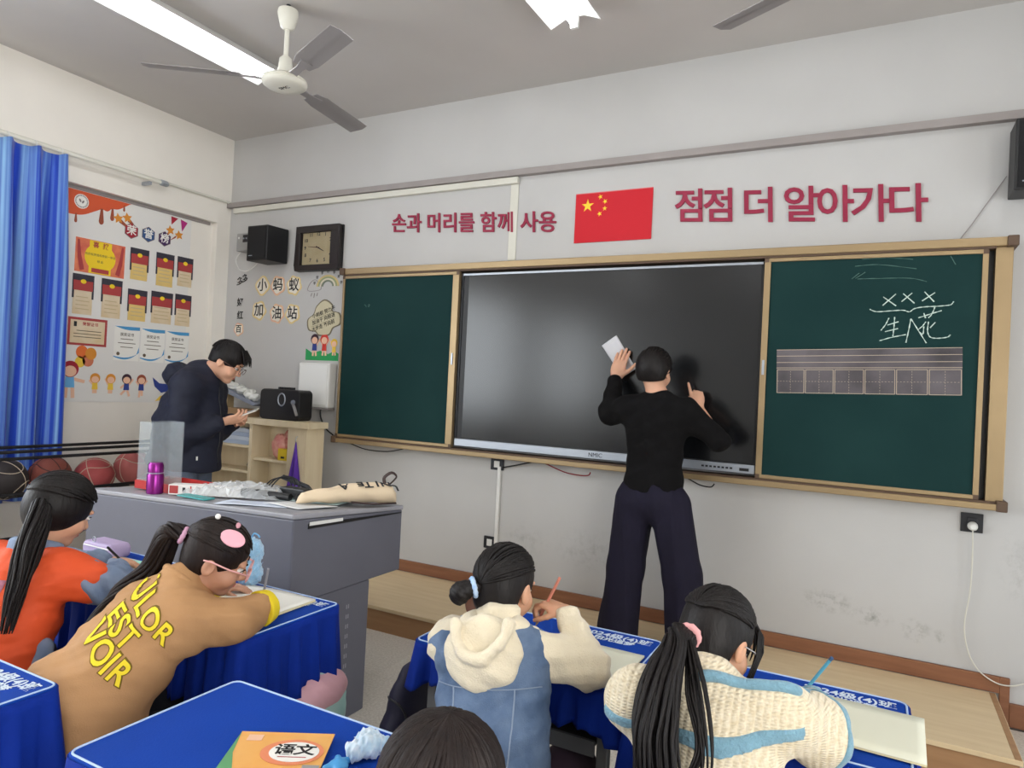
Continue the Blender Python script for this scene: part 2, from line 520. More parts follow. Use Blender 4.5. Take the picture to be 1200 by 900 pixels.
px_chalk(CHALK, .0032, M_CHALK, 'chalk_stroke', pr_)
FAINT = [[(-0.149, 2.127), (-0.115, 2.156)], [(-0.132, 2.129), (-0.088, 2.16)], [(-0.122, 2.126), (-0.025, 2.126), (0.11, 2.123), (0.183, 2.104)], [(-0.502, 2.289), (-0.434, 2.299), (-0.418, 2.303)], [(0.278, 2.226), (0.3, 2.183)], [(-0.106, 2.226), (0.009, 2.229), (0.121, 2.216)], [(-0.136, 2.192), (-0.028, 2.196), (0.137, 2.169)]]
px_chalk(FAINT, .0022, M_CHALKF, 'faint_chalk_stroke', pr_)
# printed pinyin staff and character boxes, stuck on slightly askew
M_STRIP = mat('practice_strip_film', (62, 58, 62), 0.7, rgb2=(104, 98, 102), scale=5, detail=6)
M_STRIPL = mat('practice_strip_line', (186, 170, 150), 0.8)
tilt = math.radians(1.8)
def SP(u, v, d=-.1085):
    x0, z0 = -.487, 1.526
    return (x0 + u*math.cos(tilt) - v*math.sin(tilt), d, z0 + u*math.sin(tilt) + v*math.cos(tilt))
def sline(u0, v0, u1, v1, w=.0014, d=-.1102):
    m = MB()
    du, dv = u1-u0, v1-v0; l = math.hypot(du, dv); nx, ny = -dv/l*w, du/l*w
    m.prism([(u0-nx, v0-ny), (u1-nx, v1-ny), (u1+nx, v1+ny), (u0+nx, v0+ny)], d, d+.001, SP)
    return m
strip = MB().prism([(0, 0), (.838, 0), (.838, .230), (0, .230)], -.1092, -.1079, SP).build('practice_strip', M_STRIP, pr_)
for v in (.134, .163, .197, .230): sline(0, v, .838, v).build('ruled_line', M_STRIPL, strip)
for k in range(6):
    a = .838*k/6 + .004; b = .838*(k+1)/6 - .004
    m = MB()
    for (u0, v0, u1, v1) in ((a, .002, b, .002), (a, .124, b, .124), (a, .002, a, .124), (b, .002, b, .124)):
        q = sline(u0, v0, u1, v1); m.add(q.v, q.f)
    for i in range(9):
        for (u0, v0, u1, v1) in ((a+(b-a)*i/9, .063, a+(b-a)*(i+.5)/9, .063), ((a+b)/2, .002+.122*i/9, (a+b)/2, .002+.122*(i+.5)/9)):
            q = sline(u0, v0, u1, v1, .0008); m.add(q.v, q.f)
    m.build('character_box', M_STRIPL, strip)
px_chalk([[(-3.335, 2.036), (-3.322, 2.03), (-3.318, 2.02)], [(-3.30, 2.035), (-3.288, 2.037), (-3.293, 2.022), (-3.303, 2.026)]], .0028, M_CHALKF, 'faint_chalk_stroke', pl)

# interactive display
ds = root('display_screen', (-1.53, -.05, 1.07), 'large black wall display between the green panels with silver bottom bar', 'screen')
m = MB(); fwbox(m, -2.515, -.578, 1.075, 2.238, -.087, -.02); m.build('bezel', M_BLACK, ds, bevel=.004)
m = MB(); fwbox(m, -2.462, -.593, 1.135, 2.222, -.0895, -.0872); m.build('glass', M_SCREEN, ds)
m = MB(); fwbox(m, -2.512, -.580, 1.078, 1.128, -.102, -.0872); bar = m.build('bottom_bar', M_STEEL, ds, bevel=.004)
m = MB(); fwbox(m, -2.512, -2.504, 1.13, 2.236, -.094, -.0872); m.build('side_strip', M_DARK, ds)
m = MB(); fwbox(m, -2.505, -.585, 2.224, 2.236, -.096, -.0872); m.build('top_strip', M_STEEL, ds)
M_PRINT = mat('dark_print', (40, 42, 46), 0.7)
text('NMIC', .036, M_PRINT, FW(-1.50, 1.102, -.1028), bar, 'brand_print')
for k in range(8):
    m = MB(); x = -.865 + k*.022; fwbox(m, x, x+.014, 1.097, 1.107, -.1045, -.1021); m.build('button', M_DARK, bar)
m = MB(); fwbox(m, -.66, -.61, 1.092, 1.108, -.1045, -.1021); m.build('port_cover', M_BLACK, bar)
m = MB(); fwbox(m, -1.11, -.99, 1.09, 1.115, -.1045, -.1021); m.build('port_cover', M_DARK, bar)

# ------------------------------------------------------------------ flag and slogans
M_RED = mat('flag_red', (196, 26, 40), 0.75, bump=.05, bscale=200)
M_YEL = mat('flag_yellow', (240, 206, 56), 0.7)
M_MAROON = mat('maroon_lettering', (146, 30, 62), 0.6)
fg = root('national_flag', (-1.5, -.01, 2.42), 'red flag with five yellow stars stuck above the display', 'flag')
def fpt(u, v, d): return (-1.749 + u*.5, d, 2.42 + v*.312)
m = MB(); m.prism([(0, 0), (1, 0), (1, 1), (0, 1)], -.008, -.001, fpt); m.build('flag_sheet', M_RED, fg)
m = MB(); m.prism([(0, .985), (1, .985), (1, 1.0), (0, 1.0)], -.0095, -.0081, fpt); m.build('top_hem', mat('flag_hem', (214, 120, 122), .7), fg)
S = 1/1.6
for (u, v, r, a) in ((.165, .74, .085, 0), (.33, .90, .034, .3), (.395, .80, .034, .5), (.395, .66, .034, 0), (.33, .56, .034, .35)):
    m = MB(); m.prism([(u + (x)*1, v + y*1.6) for x, y in star2(0, 0, r, a)], -.0096, -.0081, fpt); m.build('star', M_YEL, fg)

def slogan(body, x0, z0, x1, z1, size, label, bold):
    """wall lettering from (x0,z0) to (x1,z1), one piece per character"""
    adv = [0.92 if c != ' ' else 0.27 for c in body]
    tot = sum(adv); L = math.hypot(x1-x0, z1-z0); a = math.atan2(z1-z0, x1-x0)
    r = root('wall_slogan', ((x0+x1)/2, -.005, (z0+z1)/2), label, 'lettering')
    s = 0
    for c, w in zip(body, adv):
        if c != ' ':
            t = (s + w/2)/tot*L
            text(c, size, M_MAROON, FW(x0 + t*math.cos(a), z0 + t*math.sin(a), -.006, a), r, 'character', bold, .005, shear=-.12)
        s += w
slogan('손과 머리를 함께 사용', -3.20, 2.637, -1.868, 2.556, .146, 'small maroon wall lettering to the left of the red flag', .0022)
slogan('점점 더 알아가다', -1.10, 2.592, .178, 2.506, .208, 'large maroon wall lettering to the right of the red flag', .0034)

# ------------------------------------------------------------------ speakers, clock, stickers, boxes
M_GRILLE = mat('speaker_grille', (20, 20, 22), 0.8, bump=.5, bscale=400)
def wall_speaker(x0, x1, z0, z1, d, label, skew):
    r = root('wall_speaker', ((x0+x1)/2, -d/2, z0), label, 'speaker')
    b = MB()
    c0, c1 = x0+skew, x1+skew
    b.add([(x0,-.02,z0),(x1,-.02,z0),(c1,-d,z0),(c0,-d,z0),(x0,-.02,z1),(x1,-.02,z1),(c1,-d,z1),(c0,-d,z1)],
          [(0,1,2,3),(4,7,6,5),(0,4,5,1),(1,5,6,2),(2,6,7,3),(3,7,4,0)])
    b.build('cabinet', M_BLACK, r, bevel=.006)
    m = MB(); m.box(c0+.012, -d-.006, z0+.012, c1-.012, -d-.0005, z1-.012); g = m.build('grille', M_GRILLE, r, bevel=.004)
    m = MB(); m.box(c0+.03, -d-.0075, z0+.035, c0+.07, -d-.0062, z0+.041); m.build('badge', M_STEEL, r)
    m = MB(); m.box((x0+x1)/2-.03, -.02, z0+.1, (x0+x1)/2+.03, 0, z1-.1); m.build('bracket', M_DARK, r)
    return r
wall_speaker(-4.44, -4.22, 2.385, 2.66, .22, 'black box speaker on the wall between grey amplifier and clock', -.02)
wall_speaker(.505, .73, 2.50, 2.83, .2, 'black box speaker high on the wall past the right chalkboard end', .0)
tag(MB().tube([(.50, -.01, 2.62), (.44, -.008, 2.52), (.37, -.008, 2.40), (.31, -.01, 2.308)], .0022, 6).build('speaker_wire', M_TRUNK, smooth='all'), 'thin wire from the right speaker down to the chalkboard rail', 'wire')
amp = root('wall_amplifier', (-4.63, -.05, 2.50), 'small grey wall amplifier beside the left black speaker', 'amplifier')
MB().box(-4.735, -.09, 2.50, -4.50, 0, 2.645).build('case', mat('grey_case', (150, 150, 148), .5), amp, bevel=.005)
MB().box(-4.66, -.093, 2.57, -4.53, -.0905, 2.63).build('control_panel', M_DARK, amp)
for k in range(4): MB().lathe([(.007, 0), (.007, .006), (0, .006)], (-4.645+k*.03, -.093, 2.60), 10, Matrix.Rotation(PI/2, 3, 'X')).build('knob', M_STEEL, amp)
MB().box(-4.715, -.093, 2.60, -4.70, -.0905, 2.615).build('lamp', M_WHITE, amp)
tag(MB().tube(catmull([(-4.73, -.04, 2.51), (-4.79, -.04, 2.44), (-4.74, -.04, 2.36), (-4.64, -.05, 2.34), (-4.55, -.06, 2.37), (-4.46, -.08, 2.42)], 6), .004, 6).build('speaker_cable', M_WHITE, smooth='all'), 'pale cable looping below the grey wall amplifier', 'cable')

ck = root('wall_clock', (-3.88, -.03, 2.318), 'square black framed wall clock with a tan face', 'clock')
cx0, cx1, cz0, cz1 = -4.105, -3.66, 2.318, 2.668
MB().box(cx0, -.02, cz0, cx1, 0, cz1).build('clock_back', M_BLACK, ck)
m = MB()
for (a, b, c, d) in ((cx0, cx1, cz0, cz0+.045), (cx0, cx1, cz1-.05, cz1), (cx0, cx0+.05, cz0+.045, cz1-.05), (cx1-.085, cx1, cz0+.045, cz1-.05)): m.box(a, -.06, c, b, -.0201, d)
m.build('clock_frame', mat('dark_brown_frame', (34, 28, 28), .4), ck, bevel=.006)
fx0, fx1, fz0, fz1 = cx0+.05, cx1-.085, cz0+.045, cz1-.05
MB().box(fx0, -.028, fz0, fx1, -.0202, fz1).build('clock_face', mat('clock_face', (196, 166, 128), .7, rgb2=(206, 178, 142), scale=10), ck)
ccx, ccz = (fx0+fx1)/2+.005, (fz0+fz1)/2+.01
for h in range(1, 13):
    a = PI/2 - 2*PI*h/12
    u, v = math.cos(a), math.sin(a); k = .118/max(abs(u), abs(v))
    k = min(k, .13)
    text(str(h), .038, M_PRINT, FW(ccx+u*k*1.12, ccz+v*k*.88, -.0292), ck, 'numeral', .0008, .0003)
def hand(ang, l, w, d, name, mt):
    a = math.radians(90-ang); u, v = math.cos(a), math.sin(a)
    m = MB(); m.prism([(-u*.02 - v*w, -v*.02 + u*w), (u*l - v*w*.4, v*l + u*w*.4), (u*l + v*w*.4, v*l - u*w*.4), (-u*.02 + v*w, -v*.02 - u*w)], -d, -d+.001, lambda p, q, r: (ccx+p, r, ccz+q))
    m.build(name, mt, ck)
hand(116, .07, .005, .031, 'hour_hand', M_PRINT)
hand(276, .10, .0035, .033, 'minute_hand', mat('clock_hand', (92, 36, 30), .5))
MB().box(fx0, -.0365, fz0, fx1, -.0355, fz1).build('clock_glass', M_GLASS, ck)

# cut-out character stickers
M_STK1 = mat('sticker_yellow', (222, 196, 128), .7, rgb2=(232, 214, 170), scale=12)
M_STK2 = mat('sticker_pink', (222, 170, 150), .7, rgb2=(236, 206, 160), scale=14)
M_STKW = mat('sticker_white', (232, 226, 212), .7)
M_INK = mat('black_ink', (26, 24, 24), .7)
def blob2(r, n, amp, ph):
    return [(r*(1+amp*math.sin(n*2*PI*k/40+ph))*math.cos(2*PI*k/40), r*(1+amp*math.sin(n*2*PI*k/40+ph))*math.sin(2*PI*k/40)) for k in range(40)]
def sticker(ch, x, z, r, size, base, label, lobes, rim=True):
    t = root('wall_sticker', (x, -.002, z-r), label, 'sticker', 'character stickers on the front wall')
    if rim:
        m = MB(); m.prism(blob2(r, lobes, .08, ord(ch) % 5), -.003, 0, lambda u, v, d: (x+u, d, z+v)); m.build('cut_out', base, t)
        m = MB(); m.prism(blob2(r*.8, lobes, .08, ord(ch) % 5), -.0042, -.0031, lambda u, v, d: (x+u, d, z+v)); m.build('cut_out_centre', M_STKW, t)
    text(ch, size, M_INK, FW(x, z, -.005), t, 'character', .0012, .0004)
for ch, x, z, b, n in (('小', -4.505, 2.222, M_STK1, 4), ('蚂', -4.33, 2.220, M_STK2, 5), ('蚁', -4.152, 2.215, M_STK1, 6), ('加', -4.53, 2.018, M_STK1, 5), ('油', -4.325, 1.992, M_STK2, 6), ('站', -4.154, 1.99, M_STK1, 5)):
    sticker(ch, x, z, .078, .112, b, 'scalloped wall sticker with the character ' + {'小': 'for small, first in the top row', '蚂': 'in the middle of the top row', '蚁': 'last in the top row', '加': 'first in the lower row', '油': 'in the middle of the lower row', '站': 'last in the lower row'}[ch], n)
for ch, x, z, lab in (('多', -4.775, 2.262, 'small black character sticker near the corner, left of its twin'), ('多', -4.715, 2.285, 'small black character sticker near the corner, right of its twin'), ('好', -4.755, 2.085, 'small black character sticker under the twin characters'), ('红', -4.748, 1.977, 'small black character sticker second under the twin characters')):
    sticker(ch, x, z, .05, .075, M_STKW, lab, 5, False)
sticker('百', -4.758, 1.863, .055, .07, M_STK2, 'small round pink wall sticker at the bottom of its column', 5)

# rainbow, rain cloud, speech cloud and children cut-outs
rb = root('rainbow_decal', (-3.80, -.002, 2.2), 'small pale rainbow wall decal below the clock', 'decal')
for k, c in enumerate(((206, 186, 130), (150, 160, 120), (214, 206, 186), (120, 130, 112))):
    ro, ri = .115-k*.017, .115-(k+1)*.017
    pts = [(ro*math.cos(PI*t/14), ro*.78*math.sin(PI*t/14)) for t in range(15)] + [(ri*math.cos(PI*t/14), ri*.78*math.sin(PI*t/14)) for t in range(14, -1, -1)]
    MB().prism(pts, -.003, 0, lambda u, v, d: (-3.80+u, d, 2.20+v)).build('arch_band', mat('rainbow_%d' % k, c, .7), rb)
for k in range(7):
    a = PI*(k+.5)/7
    text('好' if k % 2 else '学', .026, M_INK, FW(-3.80+.14*math.cos(a), 2.20+.115*math.sin(a), -.002), rb, 'character', .0004, .0003)
rc = root('cloud_decal', (-3.93, -.002, 2.15), 'outline of a rain cloud drawn on the wall beside the rainbow', 'decal')
cl = catmull([(-4.0, -.002, 2.17), (-3.98, -.002, 2.23), (-3.935, -.002, 2.255), (-3.90, -.002, 2.235), (-3.87, -.002, 2.22), (-3.875, -.002, 2.175)], 6, True)
MB().tube(cl, .0022, 5, True).build('cloud_outline', M_TRUNK, rc, smooth='all')
for k in range(3): MB().tube([(-3.96+k*.03, -.002, 2.15), (-3.966+k*.03, -.002, 2.125-.012*(k % 2))], .003, 5).build('rain_drop', M_TRUNK, rc)
M_TAN = mat('speech_cloud_card', (198, 190, 158), .75, rgb2=(208, 200, 172), scale=9)
M_TANR = mat('speech_cloud_rim', (120, 112, 92), .75)
qc = root('speech_cloud_sign', (-3.82, -.003, 1.82), 'tan cloud shaped card with three lines of writing', 'sign')
cl2 = [(-3.975, 1.86), (-3.99, 1.94), (-3.93, 1.985), (-3.90, 2.05), (-3.82, 2.10), (-3.74, 2.06), (-3.735, 2.01), (-3.66, 1.99), (-3.645, 1.91), (-3.72, 1.875), (-3.76, 1.82), (-3.86, 1.815), (-3.90, 1.845)]
cc = [(p.x, p.z) for p in catmull([(x, 0, z) for x, z in cl2], 4, True)]
MB().prism(cc, -.004, 0, lambda u, v, d: (u, d, v)).build('card_rim', M_TANR, qc)
MB().prism([(-3.815+(x+3.815)*.92, 1.95+(z-1.95)*.92) for x, z in cc], -.0055, -.0041, lambda u, v, d: (u, d, v)).build('card_face', M_TAN, qc)
for k, t in enumerate(('小蚂蚁 努力干', '加油干 向前进', '大步走 齐向前')):
    text(t, .038, M_INK, FW(-3.82, 1.998-k*.052, -.0062, .3), qc, 'writing', .0005, .0003)
    if k < 2: MB().tube([(-3.94, -.006, 1.935-k*.052), (-3.70, -.006, 2.006-k*.052)], .0012, 4).build('rule', M_TANR, qc)
kd = root('children_cutout', (-3.82, -.003, 1.625), 'printed cut-out of cheering children on a green lawn', 'decal')
def fp(u, v, d): return (u, d, v)
MB().prism([(-3.99, 1.625), (-3.655, 1.625), (-3.655, 1.68), (-3.70, 1.70), (-3.76, 1.675), (-3.84, 1.70), (-3.92, 1.68), (-3.99, 1.715)], -.003, 0, fp).build('lawn', mat('print_green', (40, 150, 84), .7), kd)
M_PSKIN = mat('print_skin', (236, 190, 160), .7); M_PHAIR = mat('print_hair', (60, 34, 50), .7); M_PBLUE = mat('print_blue', (48, 66, 140), .7); M_PRED = mat('print_red', (206, 60, 50), .7); M_PYEL = mat('print_yellow', (236, 196, 70), .7); M_PORG = mat('print_orange', (222, 110, 50), .7); M_PLB = mat('print_light_blue', (110, 176, 222), .7); M_PDK = mat('print_dark', (56, 46, 66), .7); M_PWH = mat('print_white', (238, 236, 230), .7)
def kid2(par, F, u, v, s, hair, body, legs, arms, d=.0040):
    """flat printed figure: hair, face, body, arms and legs; F(u, v, depth)"""
    def p(poly, z, m, n): MB().prism([(u+a*s, v+b*s) for a, b in poly], z, z+.0006, F).build(n, m, par)
    for (a0, b0, a1, b1) in legs:
        dx, dy = a1-a0, b1-b0; l = math.hypot(dx, dy); nx, ny = -dy/l*.06, dx/l*.06
        p([(a0-nx, b0-ny), (a1-nx, b1-ny), (a1+nx, b1+ny), (a0+nx, b0+ny)], -d, M_PSKIN, 'printed_leg')
    for (a0, b0, a1, b1) in arms:
        dx, dy = a1-a0, b1-b0; l = math.hypot(dx, dy); nx, ny = -dy/l*.055, dx/l*.055
        p([(a0-nx, b0-ny), (a1-nx, b1-ny), (a1+nx, b1+ny), (a0+nx, b0+ny)], -d, M_PSKIN, 'printed_arm')
    p([(-.16, .0), (.16, .0), (.13, .36), (-.13, .36)], -d-.0008, body, 'printed_body')
    p(disc2(0, .60, .27, 18), -d-.0012, hair, 'printed_hair')
    p(disc2(0, .53, .20, 18, 1, .9), -d-.002, M_PSKIN, 'printed_face')
kid2(kd, fp, -3.90, 1.70, .15, M_PHAIR, M_PBLUE, [(-.08, 0, -.1, -.28), (.08, 0, .12, -.28)], [(.12, .3, .38, .62)])
kid2(kd, fp, -3.80, 1.70, .15, M_PRED, M_PRED, [(-.08, 0, -.1, -.25), (.08, 0, .12, -.25)], [(-.12, .3, -.3, .6), (.12, .3, .32, .6)])
kid2(kd, fp, -3.70, 1.69, .12, M_PYEL, M_PYEL, [(-.08, 0, -.1, -.2), (.08, 0, .12, -.2)], [(-.12, .3, -.35, .75)])

wb = root('wall_box', (-3.82, -.06, 1.255), 'white plastic wall box below the children cut-out', 'box')
MB().box(-3.975, -.085, 1.262, -3.66, 0, 1.602).build('case', M_WHITE, wb, bevel=.012)
MB().box(-3.955, -.091, 1.285, -3.68, -.0855, 1.585).build('cover', mat('white_cover', (236, 236, 232), .4), wb, bevel=.006)
MB().box(-3.975, -.08, 1.25, -3.66, -.005, 1.2615).build('base_lip', M_TRUNK, wb)
tag(MB().tube(catmull([(-3.76, -.05, 1.252), (-3.755, -.05, 1.19), (-3.70, -.05, 1.11), (-3.62, -.05, 1.06), (-3.60, -.05, 1.03)], 6), .006, 6).build('box_cable', M_BLACK, smooth='all'), 'black cable from the white wall box to the chalkboard', 'cable')
tag(MB().tube(catmull([(-3.45, -.06, 1.018), (-3.3, -.06, .985), (-3.1, -.06, .985), (-2.95, -.06, 1.018)], 6), .004, 6).build('hanging_cable', M_BLACK, smooth='all'), 'black cable sagging below the left chalkboard panel', 'cable')

# sockets and cords
def socket(x0, x1, z0, z1, label, face):
    r = root('wall_socket', ((x0+x1)/2, -.01, z0), label, 'socket')
    MB().box(x0, -.012, z0, x1, 0, z1).build('back_plate', M_DARK, r, bevel=.002)
    w = (x1-x0)
    MB().box(x0+w*.28, -.017, z0+(z1-z0)*.22, x1-w*.28, -.0121, z1-(z1-z0)*.22).build('face_plate', face, r, bevel=.003)
    return r
socket(-2.27, -2.175, .935, 1.012, 'dark wall socket with white insert under the display', M_WHITE)
socket(-2.295, -2.205, .41, .49, 'dark framed socket low on the wall above the platform', M_WHITE)
socket(.376, .468, .893, .985, 'dark wall socket below the right chalkboard corner', M_DARK)
pg = root('power_plug', (.424, -.04, .905), 'white plug in the socket with a long hanging cord', 'plug')
MB().lathe([(.010, 0), (.022, .006), (.020, .03), (.012, .04), (0, .041)], (.424, -.0175, .925), 14, Matrix.Rotation(PI/2, 3, 'X')).build('plug_body', M_WHITE, pg, smooth=True)
MB().tube(catmull([(.424, -.04, .91), (.428, -.035, .75), (.424, -.03, .60), (.408, -.03, .45), (.425, -.03, .33), (.47, -.03, .245), (.54, -.03, .20), (.60, -.035, .20), (.66, -.035, .225), (.80, -.035, .28)], 8), .0032, 6).build('cord', M_CREAMPL, pg, smooth='all')
tag(MB().tube([(-2.18, -.02, .955), (-2.06, -.03, .985), (-1.94, -.05, 1.018)], .005, 6).build('socket_lead', M_BLACK, smooth='all'), 'black lead from the socket up to the chalkboard rail', 'cable')
tag(MB().tube(catmull([(-1.85, -.06, 1.018), (-1.72, -.05, .975), (-1.62, -.05, .965), (-1.56, -.05, .97), (-1.545, -.05, .99)], 6), .004, 6).build('red_lead', mat('red_lead', (130, 26, 40), .6), smooth='all'), 'dark red lead dangling below the display', 'cable')
tag(MB().tube(catmull([(-.95, -.06, 1.018), (-.88, -.05, .985), (-.82, -.05, .98), (-.80, -.05, 1.0)], 6), .004, 6).build('short_lead', M_BLACK, smooth='all'), 'short black lead hanging below the display beside the teacher', 'cable')

# ------------------------------------------------------------------ ceiling fans and tube lamps
M_FANW = mat('fan_white', (222, 220, 208), .4)
M_BLADE = mat('fan_blade_grey', (150, 146, 146), .45, metal=.25)
def fan(x, y, z, ang, label):
    r = root('ceiling_fan', (x, y, ZC), label, 'ceiling fan', 'ceiling fans')
    MB().lathe([(.012, ZC-.02), (.03, ZC-.03), (.052, ZC-.03), (.055, ZC-.05), (.038, ZC-.12), (.02, ZC-.135), (0, ZC-.135)], (x, y, 0), 20).build('canopy', M_FANW, r, smooth=True)
    MB().tube([(x, y, ZC), (x, y, ZC-.03)], .012).build('hook', M_DARK, r)
    MB().tube([(x, y, ZC-.13), (x, y, z+.10)], .013, 12).build('rod', M_FANW, r, smooth=True)
    MB().lathe([(.016, z+.14), (.032, z+.125), (.04, z+.06), (.045, z+.045)], (x, y, 0), 20).build('collar', M_FANW, r, smooth=True)
    h = MB().lathe([(.03, z+.03), (.08, z+.026), (.112, z+.014), (.118, z+.004), (.111, z-.001), (.118, z-.006), (.114, z-.016), (.100, z-.026), (.05, z-.030), (0, z-.030)], (x, y, 0), 32).build('motor_hub', M_FANW, r, smooth=True)
    text('SMC', .035, M_PRINT, frame((x, y, z-.0305), (1, 0, 0), (0, -1, 0)), h, 'brand_print')
    for k in range(3):
        a = ang + k*2*PI/3
        R = Matrix.Rotation(a, 4, 'Z')
        pit = math.radians(-13)
        def bp(u, v, d):
            p = Vector((u, v*math.cos(pit), z + .012 + v*math.sin(pit) + d - .02*max(0, u-.3)))
            q = R @ Vector((p.x, p.y, 0)); return (x+q.x, y+q.y, p.z)
        m = MB(); m.prism([(.22, -.045), (.30, -.062), (.70, -.066), (.715, -.02), (.70, .055), (.30, .06), (.22, .045)], 0, .003, bp)
        m.quad(bp(.24, -.004, -.003), bp(.69, -.004, -.003), bp(.69, .004, -.003), bp(.24, .004, -.003))
        bo = m.build('blade', M_BLADE, r)
        m = MB(); m.prism([(.09, -.022), (.20, -.018), (.29, -.03), (.29, .03), (.20, .018), (.09, .022)], -.006, -.001, bp); m.build('blade_arm', M_BLADE, bo)
fan(-2.875, -1.39, 3.055, math.radians(-142.7), 'ceiling fan whose three blades are all in view near the corner')
fan(-.02, -1.42, 3.03, math.radians(154), 'ceiling fan with only a blade tip in view at the top edge')
M_TUBE = mat('lit_tube', (250, 252, 255), .3, emit=26)
M_REFL = mat('white_reflector', (244, 244, 242), .35)
def tube_lamp(x, y0, y1, label):
    r = root('tube_lamp', (x, (y0+y1)/2, ZC), label, 'lamp', 'ceiling tube lamps')
    m = MB(); m.prism([(-.14, ZC-.075), (-.05, ZC-.035), (.05, ZC-.035), (.14, ZC-.075), (.14, ZC-.071), (.06, ZC-.0), (-.06, ZC-.0), (-.14, ZC-.071)], y0, y1, lambda u, v, d: (x+u, d, v))
    m.build('reflector', M_REFL, r)  # reflector widened so its lit wings also stand in for the tube's glow
    MB().tube([(x, y0+.02, ZC-.075), (x, y1-.02, ZC-.075)], .017, 12).build('tube', M_TUBE, r, smooth=True)
    for yy in (y0, y1-.02): MB().box(x-.02, yy, ZC-.10, x+.02, yy+.02, ZC-.0355).build('end_holder', M_WHITE, r)
tube_lamp(-3.56, -2.10, -.85, 'lit ceiling tube lamp behind the fan near the window wall')
tube_lamp(-1.48, -2.00, -.75, 'lit ceiling tube lamp cut by the top edge, between the fans')
for (x, y) in ((-3.56, -4.6), (-1.48, -4.6), (.6, -4.6), (-3.56, -7.4), (-1.48, -7.4), (.6, -7.4), (.6, -2.05)):
    tube_lamp(x, y, y+1.25, 'lit ceiling tube lamp out of view over the pupils')

# ------------------------------------------------------------------ curtain with rod
M_CURT = mat('blue_curtain_cloth', (14, 62, 178), .7, rgb2=(136, 182, 224), scale=1.0, stretch=(1, 34, .22), detail=5, sheen=.2)
_ramp = [n for n in M_CURT.node_tree.nodes if n.type == 'VALTORGB'][0].color_ramp
_ramp.elements[0].position, _ramp.elements[1].position = .44, .70
rod = root('curtain_rod', (-4.83, -2.0, 2.91), 'white curtain rod with rings above the blue curtain', 'curtain rod')
MB().tube([(-4.84, -4.6, 2.90), (-4.84, -.72, 2.90)], .014, 12).build('rod', M_FANW, rod, smooth=True)
MB().lathe([(.014, 0), (.022, .004), (.022, .05), (.012, .065), (0, .066)], (-4.84, -.72, 2.90), 14, Matrix.Rotation(-PI/2, 3, 'X')).build('finial', M_STEEL, rod, smooth=True)
for yy in (-.80, -2.6):
    MB().box(-4.93, yy-.012, 2.86, -4.84, yy+.012, 2.885).build('bracket', M_STEEL, rod, bevel=.003)
for k in range(7):
    y = -1.44 - k*.16
    MB().tube([(-4.84+.024*math.cos(t*PI/6), y, 2.893+.024*math.sin(t*PI/6)) for t in range(12)], .0035, 6, True).build('ring', M_WHITE, rod, smooth='all')
def curt(u, v):
    y = -1.42 - u*1.5
    z = 2.865 - v*2.25
    a = .022 + .035*min(1, v*3)
    ph = u*2*PI*9 + .5*math.sin(v*2.2)
    x = -4.80 + a*math.sin(ph) + .012*math.sin(2*ph+1)
    y += .02*math.cos(ph)*min(1, v*3) + (.035*v if u < .03 else .03*v*(1-u))
    return (x, y, z + .012*math.cos(ph*1.0)*(v < .01))
tag(MB().grid(curt, 220, 24).build('curtain', M_CURT, smooth='all', solid=.003), 'blue and white streaked curtain hanging at the window', 'curtain')

# ------------------------------------------------------------------ honours poster on the left wall
PX = -4.9895
po = root('honours_poster', (PX, -.83, 1.22), 'large white honours poster with orange corner and printed children', 'poster')
def pp(u, v, d): return (PX + d, u, v)     # u along +Y, v up, d out of the wall
M_INKG_ = mat('emblem_grey', (120, 110, 108), .7)
M_PAPER = mat('poster_paper', (226, 224, 220), .55)
y0, y1, z0, z1 = -1.40, -.33, 1.235, 2.715
MB().prism([(y0, z0), (y1, z0), (y1, z1), (y0, z1)], 0, .003, pp).build('sheet', M_PAPER, po)
MB().prism([(y0-.02, z1), (-.16, z1), (-.16, z1+.022), (y0-.02, z1+.022)], 0, .012, pp).build('top_moulding', M_TRUNK, po)
def pr2(poly, m, name, d=.0034, par=None, t=.0006): return MB().prism(poly, d, d+t, pp).build(name, m, par or po)
M_ORANGE = mat('poster_orange', (206, 84, 46), .55); M_BRN = mat('poster_brown', (150, 74, 50), .6)
drip = [(-1.40, 2.712), (-1.40, 2.54)] + [(p.x, p.z) for p in catmull([(-1.34, 0, 2.545), (-1.30, 0, 2.538), (-1.24, 0, 2.540), (-1.18, 0, 2.555), (-1.10, 0, 2.60), (-1.06, 0, 2.62), (-1.02, 0, 2.615), (-.99, 0, 2.64), (-.94, 0, 2.65), (-.88, 0, 2.69), (-.86, 0, 2.705)], 4)] + [(-.84, 2.712)]
pr2(drip, M_ORANGE, 'orange_corner')
for (u, top, bot, w) in ((-1.24, 2.55, 2.485, .010), (-1.062, 2.625, 2.51, .018), (-.984, 2.645, 2.555, .015), (-.898, 2.69, 2.645, .008)):
    pts = [(u-w*.45, top)] + [(u+w*math.cos(PI+PI*k/10), bot+w*1.4+w*1.4*math.sin(PI+PI*k/10)) for k in range(11)] + [(u+w*.45, top)]
    pr2(pts, M_BRN, 'drip', .0036)
EU, EV = -1.207, 2.640
e1 = pr2(disc2(EU, EV, .050, 28), M_PWH, 'school_emblem', .0045)
m = MB()
for k in range(28):
    a, b = 2*PI*k/28, 2*PI*(k+.6)/28
    m.prism([(EU+.045*math.cos(a), EV+.045*math.sin(a)), (EU+.045*math.cos(b), EV+.045*math.sin(b)), (EU+.036*math.cos(b), EV+.036*math.sin(b)), (EU+.036*math.cos(a), EV+.036*math.sin(a))], .0053, .0058, pp)
m.build('emblem_ring', M_INKG_, e1)
